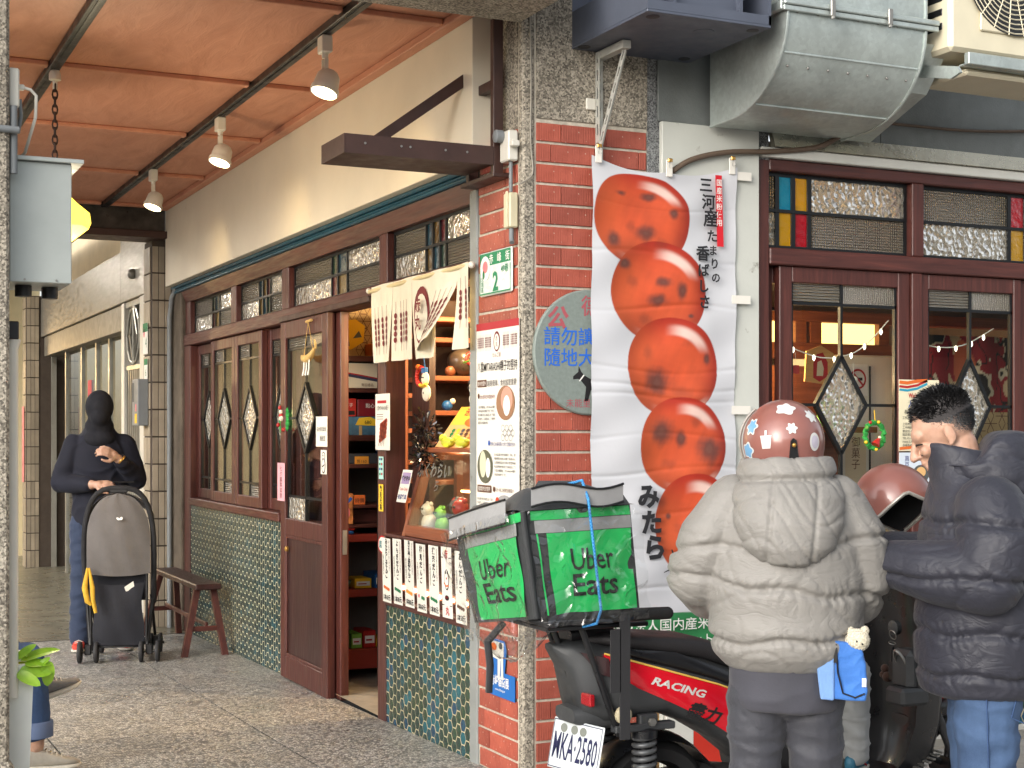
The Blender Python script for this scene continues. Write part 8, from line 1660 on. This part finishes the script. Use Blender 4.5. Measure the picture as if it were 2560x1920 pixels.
for sg in (-1, 1):
    b = MB(); b.tube([(.90, SY+sg*.08, 1.0), (.86, SY+sg*.22, 1.01), (.82, SY+sg*.33, 1.0)], .016, 10); HB = part(T, 'handlebar', b, bp, 60); b = MB(); b.tube([(.845, SY+sg*.25, 1.008), (.81, SY+sg*.36, .998)], .02, 10); part(HB, 'grip', b, M['black_rubber'], 60)
    b = MB(); b.tube([(.865, SY+sg*.2, 1.02), (.875, SY+sg*.25, 1.12), (.87, SY+sg*.29, 1.17)], .006, 6); part(HB, 'mirror_stem', b, bp, 60); b = MB(); b.ball((.87, SY+sg*.31, 1.20), (.015, .055, .035), 14, 10); part(HB, 'mirror', b, bp, 60)
b = MB(); b.loft([sring(1.06, .10, .50, .93), sring(1.12, .115, .48, .88), sring(1.18, .09, .50, .80), sring(1.22, .04, .52, .72)]); part(T, 'front_cover', b, M['scooter_red'], 50)
b = MB(); b.loft([sring(.98, .06, .38, .44), sring(1.1, .075, .42, .50), sring(1.25, .07, .42, .48), sring(1.38, .04, .33, .38)]); part(T, 'front_fender', b, bp, 50)
for sg in (-1, 1): b = MB(); b.tube([(1.02, SY+sg*.07, .60), (1.20, SY+sg*.075, .225)], .018, 10); part(T, 'fork', b, M['engine_metal'], 60)
K = thing('key_ring', 'key ring with a black leather case and brown pompoms hanging in the scooter lock', 'keys', (.935, SY-.02, .76)); b = MB(); b.torus((.922, SY-.03, .745), .018, .002, 20, 5, Matrix.Rotation(R(70), 3, 'Y')); b.torus((.918, SY-.032, .715), .013, .002, 18, 5, Matrix.Rotation(R(20), 3, 'X')); part(K, 'rings', b, M['stainless'], 60)
b = MB(); b.box(.908, .922, SY-.052, SY-.018, .575, .65, .005); b.tube([(.916, SY-.034, .70), (.914, SY-.035, .65)], .007, 6); part(K, 'leather_case', b, M['black_plastic'], 40)
for dy, dz, r in ((.045, -.145, .016), (.03, -.175, .02), (.055, -.17, .014)): b = MB(); b.ball((.918, SY-.035+dy, .76+dz), r, 10, 8); part(K, 'pompom', b, m_fabric('pompom_brown', S(82, 58, 48), .95, .6, 200) if 'pompom_brown' not in M else M['pompom_brown'], 60)
# ------------------------------------------------------------------ delivery bag on the rack
T = thing('delivery_bag', 'large green and grey food delivery bag under clear plastic on the scooter rack', 'delivery bag', (-.48, SY, .90))
A = {k: Vector(v) for k, v in dict(nrb=(-.645, -1.46, .908), nrt=(-.70, -1.47, 1.255), nfb=(-.272, -1.46, .918), nft=(-.315, -1.47, 1.268), frb=(-.665, -1.01, .845), frt=(-.728, -.985, 1.16), ffb=(-.285, -1.01, .86), fft=(-.345, -.985, 1.18)).items()}
def tri(u, v, w):     # u rear->front, v near->far, w bottom->top
    lerp = lambda a, c, t: A[a].lerp(A[c], t)
    b0 = lerp('nrb', 'nfb', u).lerp(lerp('frb', 'ffb', u), v); t0 = lerp('nrt', 'nft', u).lerp(lerp('frt', 'fft', u), v); return b0.lerp(t0, w)
def face(fn, nu, nv, m, name, P0, lo=(0, 0), hi=(1, 1), sm=180):
    b = MB(); vs = [fn(lo[0]+(hi[0]-lo[0])*i/nu, lo[1]+(hi[1]-lo[1])*j/nv) for j in range(nv+1) for i in range(nu+1)]
    b.add(vs, [(j*(nu+1)+i, j*(nu+1)+i+1, (j+1)*(nu+1)+i+1, (j+1)*(nu+1)+i) for j in range(nv) for i in range(nu)]); return part(P0, name, b, m, sm)
b = MB(); b.add([A[k] for k in ('nrb', 'nfb', 'ffb', 'frb', 'nrt', 'nft', 'fft', 'frt')], [(3, 2, 1, 0), (4, 5, 6, 7), (0, 1, 5, 4), (1, 2, 6, 5), (2, 3, 7, 6), (3, 0, 4, 7)]); BB = part(T, 'bag_body', b, m_fabric('bag_black', S(48, 50, 52), .7, .3, 50))
ub = lambda a, c: .004*math.sin(a*9+c*6)+.003*math.sin(a*17-c*11)
near = lambda o: (lambda u, w: tri(u, 0, w)+Vector((0, -o-.012*math.sin(math.pi*u)*math.sin(math.pi*w)-ub(u, w), 0)))
rear = lambda o: (lambda v, w: tri(0, 1-v, w)+Vector((-o-.014*math.sin(math.pi*v)*math.sin(math.pi*w)-ub(v, w), 0, 0)))
gfm = m_fabric('bag_green', S(24, 186, 92), .5, .3, 26, .1); gry = m_fabric('bag_grey', S(150, 150, 150), .5, .3, 30)
face(near(.004), 20, 16, gfm, 'green_panel', BB, (.17, .03), (.97, .78)); face(near(.0042), 16, 4, gry, 'grey_band', BB, (.08, .785), (.98, .90)); face(near(.004), 16, 3, gfm, 'green_band', BB, (.05, .905), (.98, .99)); face(near(.0038), 3, 12, gfm, 'green_piping', BB, (.085, .03), (.10, .78))
face(rear(.004), 16, 16, gfm, 'green_panel', BB, (.17, .03), (.88, .78)); face(rear(.0042), 12, 4, gry, 'grey_band', BB, (.12, .785), (.9, .90)); face(rear(.004), 12, 3, gfm, 'green_band', BB, (.1, .905), (.98, .99))
lc = I('letter_black', 16, 24, 20)
def wrap(fn, ax):
    return lambda p: fn(p[0], p[2])
for fn, x0, nm in ((near(.0072), .36, 'side_lettering'), (rear(.0072), .33, 'rear_lettering')):
    p = Pr((0, 0, 0), (1, 0, 0), (0, 0, 1), 0, warp=(lambda f: (lambda q: f(q[0], q[2])))(fn)); w_ = .43 if nm[0] == 's' else .46
    p.txt('Uber', x0, .43, .29, lc, 'L', bold=.008, fit=w_*.95); p.txt('Eats', x0, .19, .29, lc, 'L', bold=.016, fit=w_); p.done(BB, nm)
# lid with flap pockets
lid = MB(); top_c = lambda u, v, h: tri(u, v, 1)+Vector((0, 0, h))
vs = []; hs = [[0, .045, .05, .0][0]]
n1, n2 = 16, 14
for j in range(n2+1):
    for i in range(n1+1):
        u, v = i/n1*1.06-.03, j/n2*1.06-.03; e = min(u+.03, 1.03-u, v+.03, 1.03-v); vs.append(top_c(u, v, .045*min(1, e/.10)+.03*max(0, math.sin(u*6.0+1.0))*min(1, e/.2)+.012*math.sin(v*9)))
lid.add(vs, [(j*(n1+1)+i, j*(n1+1)+i+1, (j+1)*(n1+1)+i+1, (j+1)*(n1+1)+i) for j in range(n2) for i in range(n1)]); LD = part(T, 'lid', lid, M['bag_black'], 180)
def flapgrid(name, f, m): face(f, 14, 5, m, name, LD)
flapgrid('side_flap', lambda u, w: tri(.02+.86*u, -.03, 1)+Vector((0, -.022-.012*math.sin(math.pi*u), .065-.055*(1-w)+.012*math.sin(u*6.3))), gry); flapgrid('rear_flap', lambda u, w: tri(-.04, .98-.84*u, 1)+Vector((-.012-.01*math.sin(math.pi*u), 0, .045-.075*(1-w))), gry)
for q in ([tri(.02+.86*u, -.03, 1)+Vector((0, -.024-.012*math.sin(math.pi*u), .01+.012*math.sin(u*6.3))) for u in np.linspace(0, 1, 14)], [tri(.02+.86*u, -.03, 1)+Vector((0, -.024-.012*math.sin(math.pi*u), .067+.012*math.sin(u*6.3))) for u in np.linspace(0, 1, 14)], [tri(-.04, .98-.84*u, 1)+Vector((-.014-.01*math.sin(math.pi*u), 0, -.03)) for u in np.linspace(0, 1, 12)], [tri(-.04, .98-.84*u, 1)+Vector((-.014-.01*math.sin(math.pi*u), 0, .046)) for u in np.linspace(0, 1, 12)]):
    b = MB(); b.tube(q, .004, 6); part(LD, 'piping', b, M['black_plastic'], 60)
b = MB(); b.tube([tri(.28, .3, 1)+Vector((0, 0, .05)), tri(.32, .25, 1)+Vector((0, 0, .095)), tri(.6, .2, 1)+Vector((0, 0, .085)), tri(.78, .1, 1)+Vector((0, 0, .05))], [.012, .014, .014, .012], 8); part(LD, 'top_handle', b, M['bag_black'], 60)
b = MB(); b.tube([tri(-.01, -.012, w)+Vector((-.006, -.006, 0)) for w in np.linspace(.02, .99, 14)], .009, 8); part(T, 'zip_edge', b, M['bag_black'], 60)
# clear plastic cover
t = NT('clear_film'); nt = t.t; nt.nodes.remove(t.b); v = t.tc(); tr = t.n('BsdfTransparent', Color=(.96, .97, .97)); gl_ = t.n('BsdfGlossy', Roughness=.06); fr_ = t.n('Fresnel', IOR=two_sided(t, 1.7)); mx = t.n('MixShader'); bm_ = t.n('Bump', Strength=.4, Distance=.04); nt.links.new(t.ramp(t.math('ABSOLUTE', t.math('SUBTRACT', t.noise(v, 4, 2, .5, 1.6), .5)), (0, 1.0), (.035, .35), (.12, 0.0)), bm_.inputs['Height'])
nt.links.new(bm_.outputs[0], gl_.inputs['Normal']); nt.links.new(bm_.outputs[0], fr_.inputs['Normal']); nt.links.new(t.math('ADD', fr_.outputs[0], .03), mx.inputs[0]); nt.links.new(tr.outputs[0], mx.inputs[1]); nt.links.new(gl_.outputs[0], mx.inputs[2]); nt.links.new(mx.outputs[0], nt.nodes['Material Output'].inputs[0]); M['clear_film'] = t.m
cr = lambda a, c, s_: .022*float(wr(np.array([[a, c, 0.]]), 7, s_, 2.4)[0])
face(lambda u, w: tri(u*1.06-.03, -.035, w*1.06-.07)+Vector((0, -.020-.012*math.sin(math.pi*u)-cr(u, w, 5), 0)), 44, 34, M['clear_film'], 'clear_cover', T)
face(lambda v, w: tri(-.04, 1.04-v*1.08, w*1.16-.19 if w < .2 else w*1.06-.07)+Vector((-.020-.012*math.sin(math.pi*v)-cr(v, w, 8), 0, 0)), 40, 34, M['clear_film'], 'clear_cover', T)
face(lambda v, w: tri(-.03+.25*w, 1.0-v, -.02)+Vector((-.015*(1-w), 0, -.115*math.sin(math.pi*min(1, v*1.0))**.8*math.sin(math.pi*(.12+.8*w))-cr(v, w, 3))), 26, 16, M['clear_film'], 'sagging_cover', T)
# bungee cord over the bag
T = thing('bungee_cord', 'blue and white elastic cord tied over the delivery bag', 'cord', (-.45, -1.5, .88))
pth = [tri(.50, .9, 1)+Vector((0, 0, .05)), tri(.50, .3, 1)+Vector((0, 0, .085)), tri(.50, -.02, 1)+Vector((0, -.02, .085)), tri(.52, -.05, .98)+Vector((0, -.03, .03)), tri(.53, -.05, .5)+Vector((0, -.034, 0)), tri(.54, -.05, .05)+Vector((0, -.03, 0)), Vector((-.44, -1.475, .885)), Vector((-.47, -1.42, .868)), Vector((-.55, -1.36, .855))]
P = [Vector(q) for q in pth]; path = []
for i in range(len(P)-1):
    for k in range(8): path.append(P[i].lerp(P[i+1], k/8))
t = NT('cord_blue'); ck = t.n('TexChecker', Scale=180.0); t.t.links.new(t.tc(), ck.inputs['Vector']); ck.inputs['Color1'].default_value = (*S(30, 110, 190), 1); ck.inputs['Color2'].default_value = (*S(70, 160, 210), 1); t.col(ck.outputs[0]); t.p(rough=.6); M['cord_blue'] = t.m
b = MB(); b.tube(path, .0048, 7); part(T, 'cord', b, M['cord_blue'], 60)
# slim traffic-cone board behind the scooter
T = thing('striped_board', 'low white and red board leaning on the wall behind the scooter', 'board', (.70, -.10, 0)); b = MB(); b.box(.66, .80, -.09, -.07, -.005, .52, .003); part(T, 'white_part', b, M['white_paint']); b = MB(); b.prism([(.80, .0), (1.15, .0), (.82, .5), (.80, .5)], -.088, -.072, lambda x, z, t: (x, t, z)); part(T, 'red_part', b, mat('cone_red', S(206, 52, 36), .5))
bpy.data.scenes.remove(WORK)
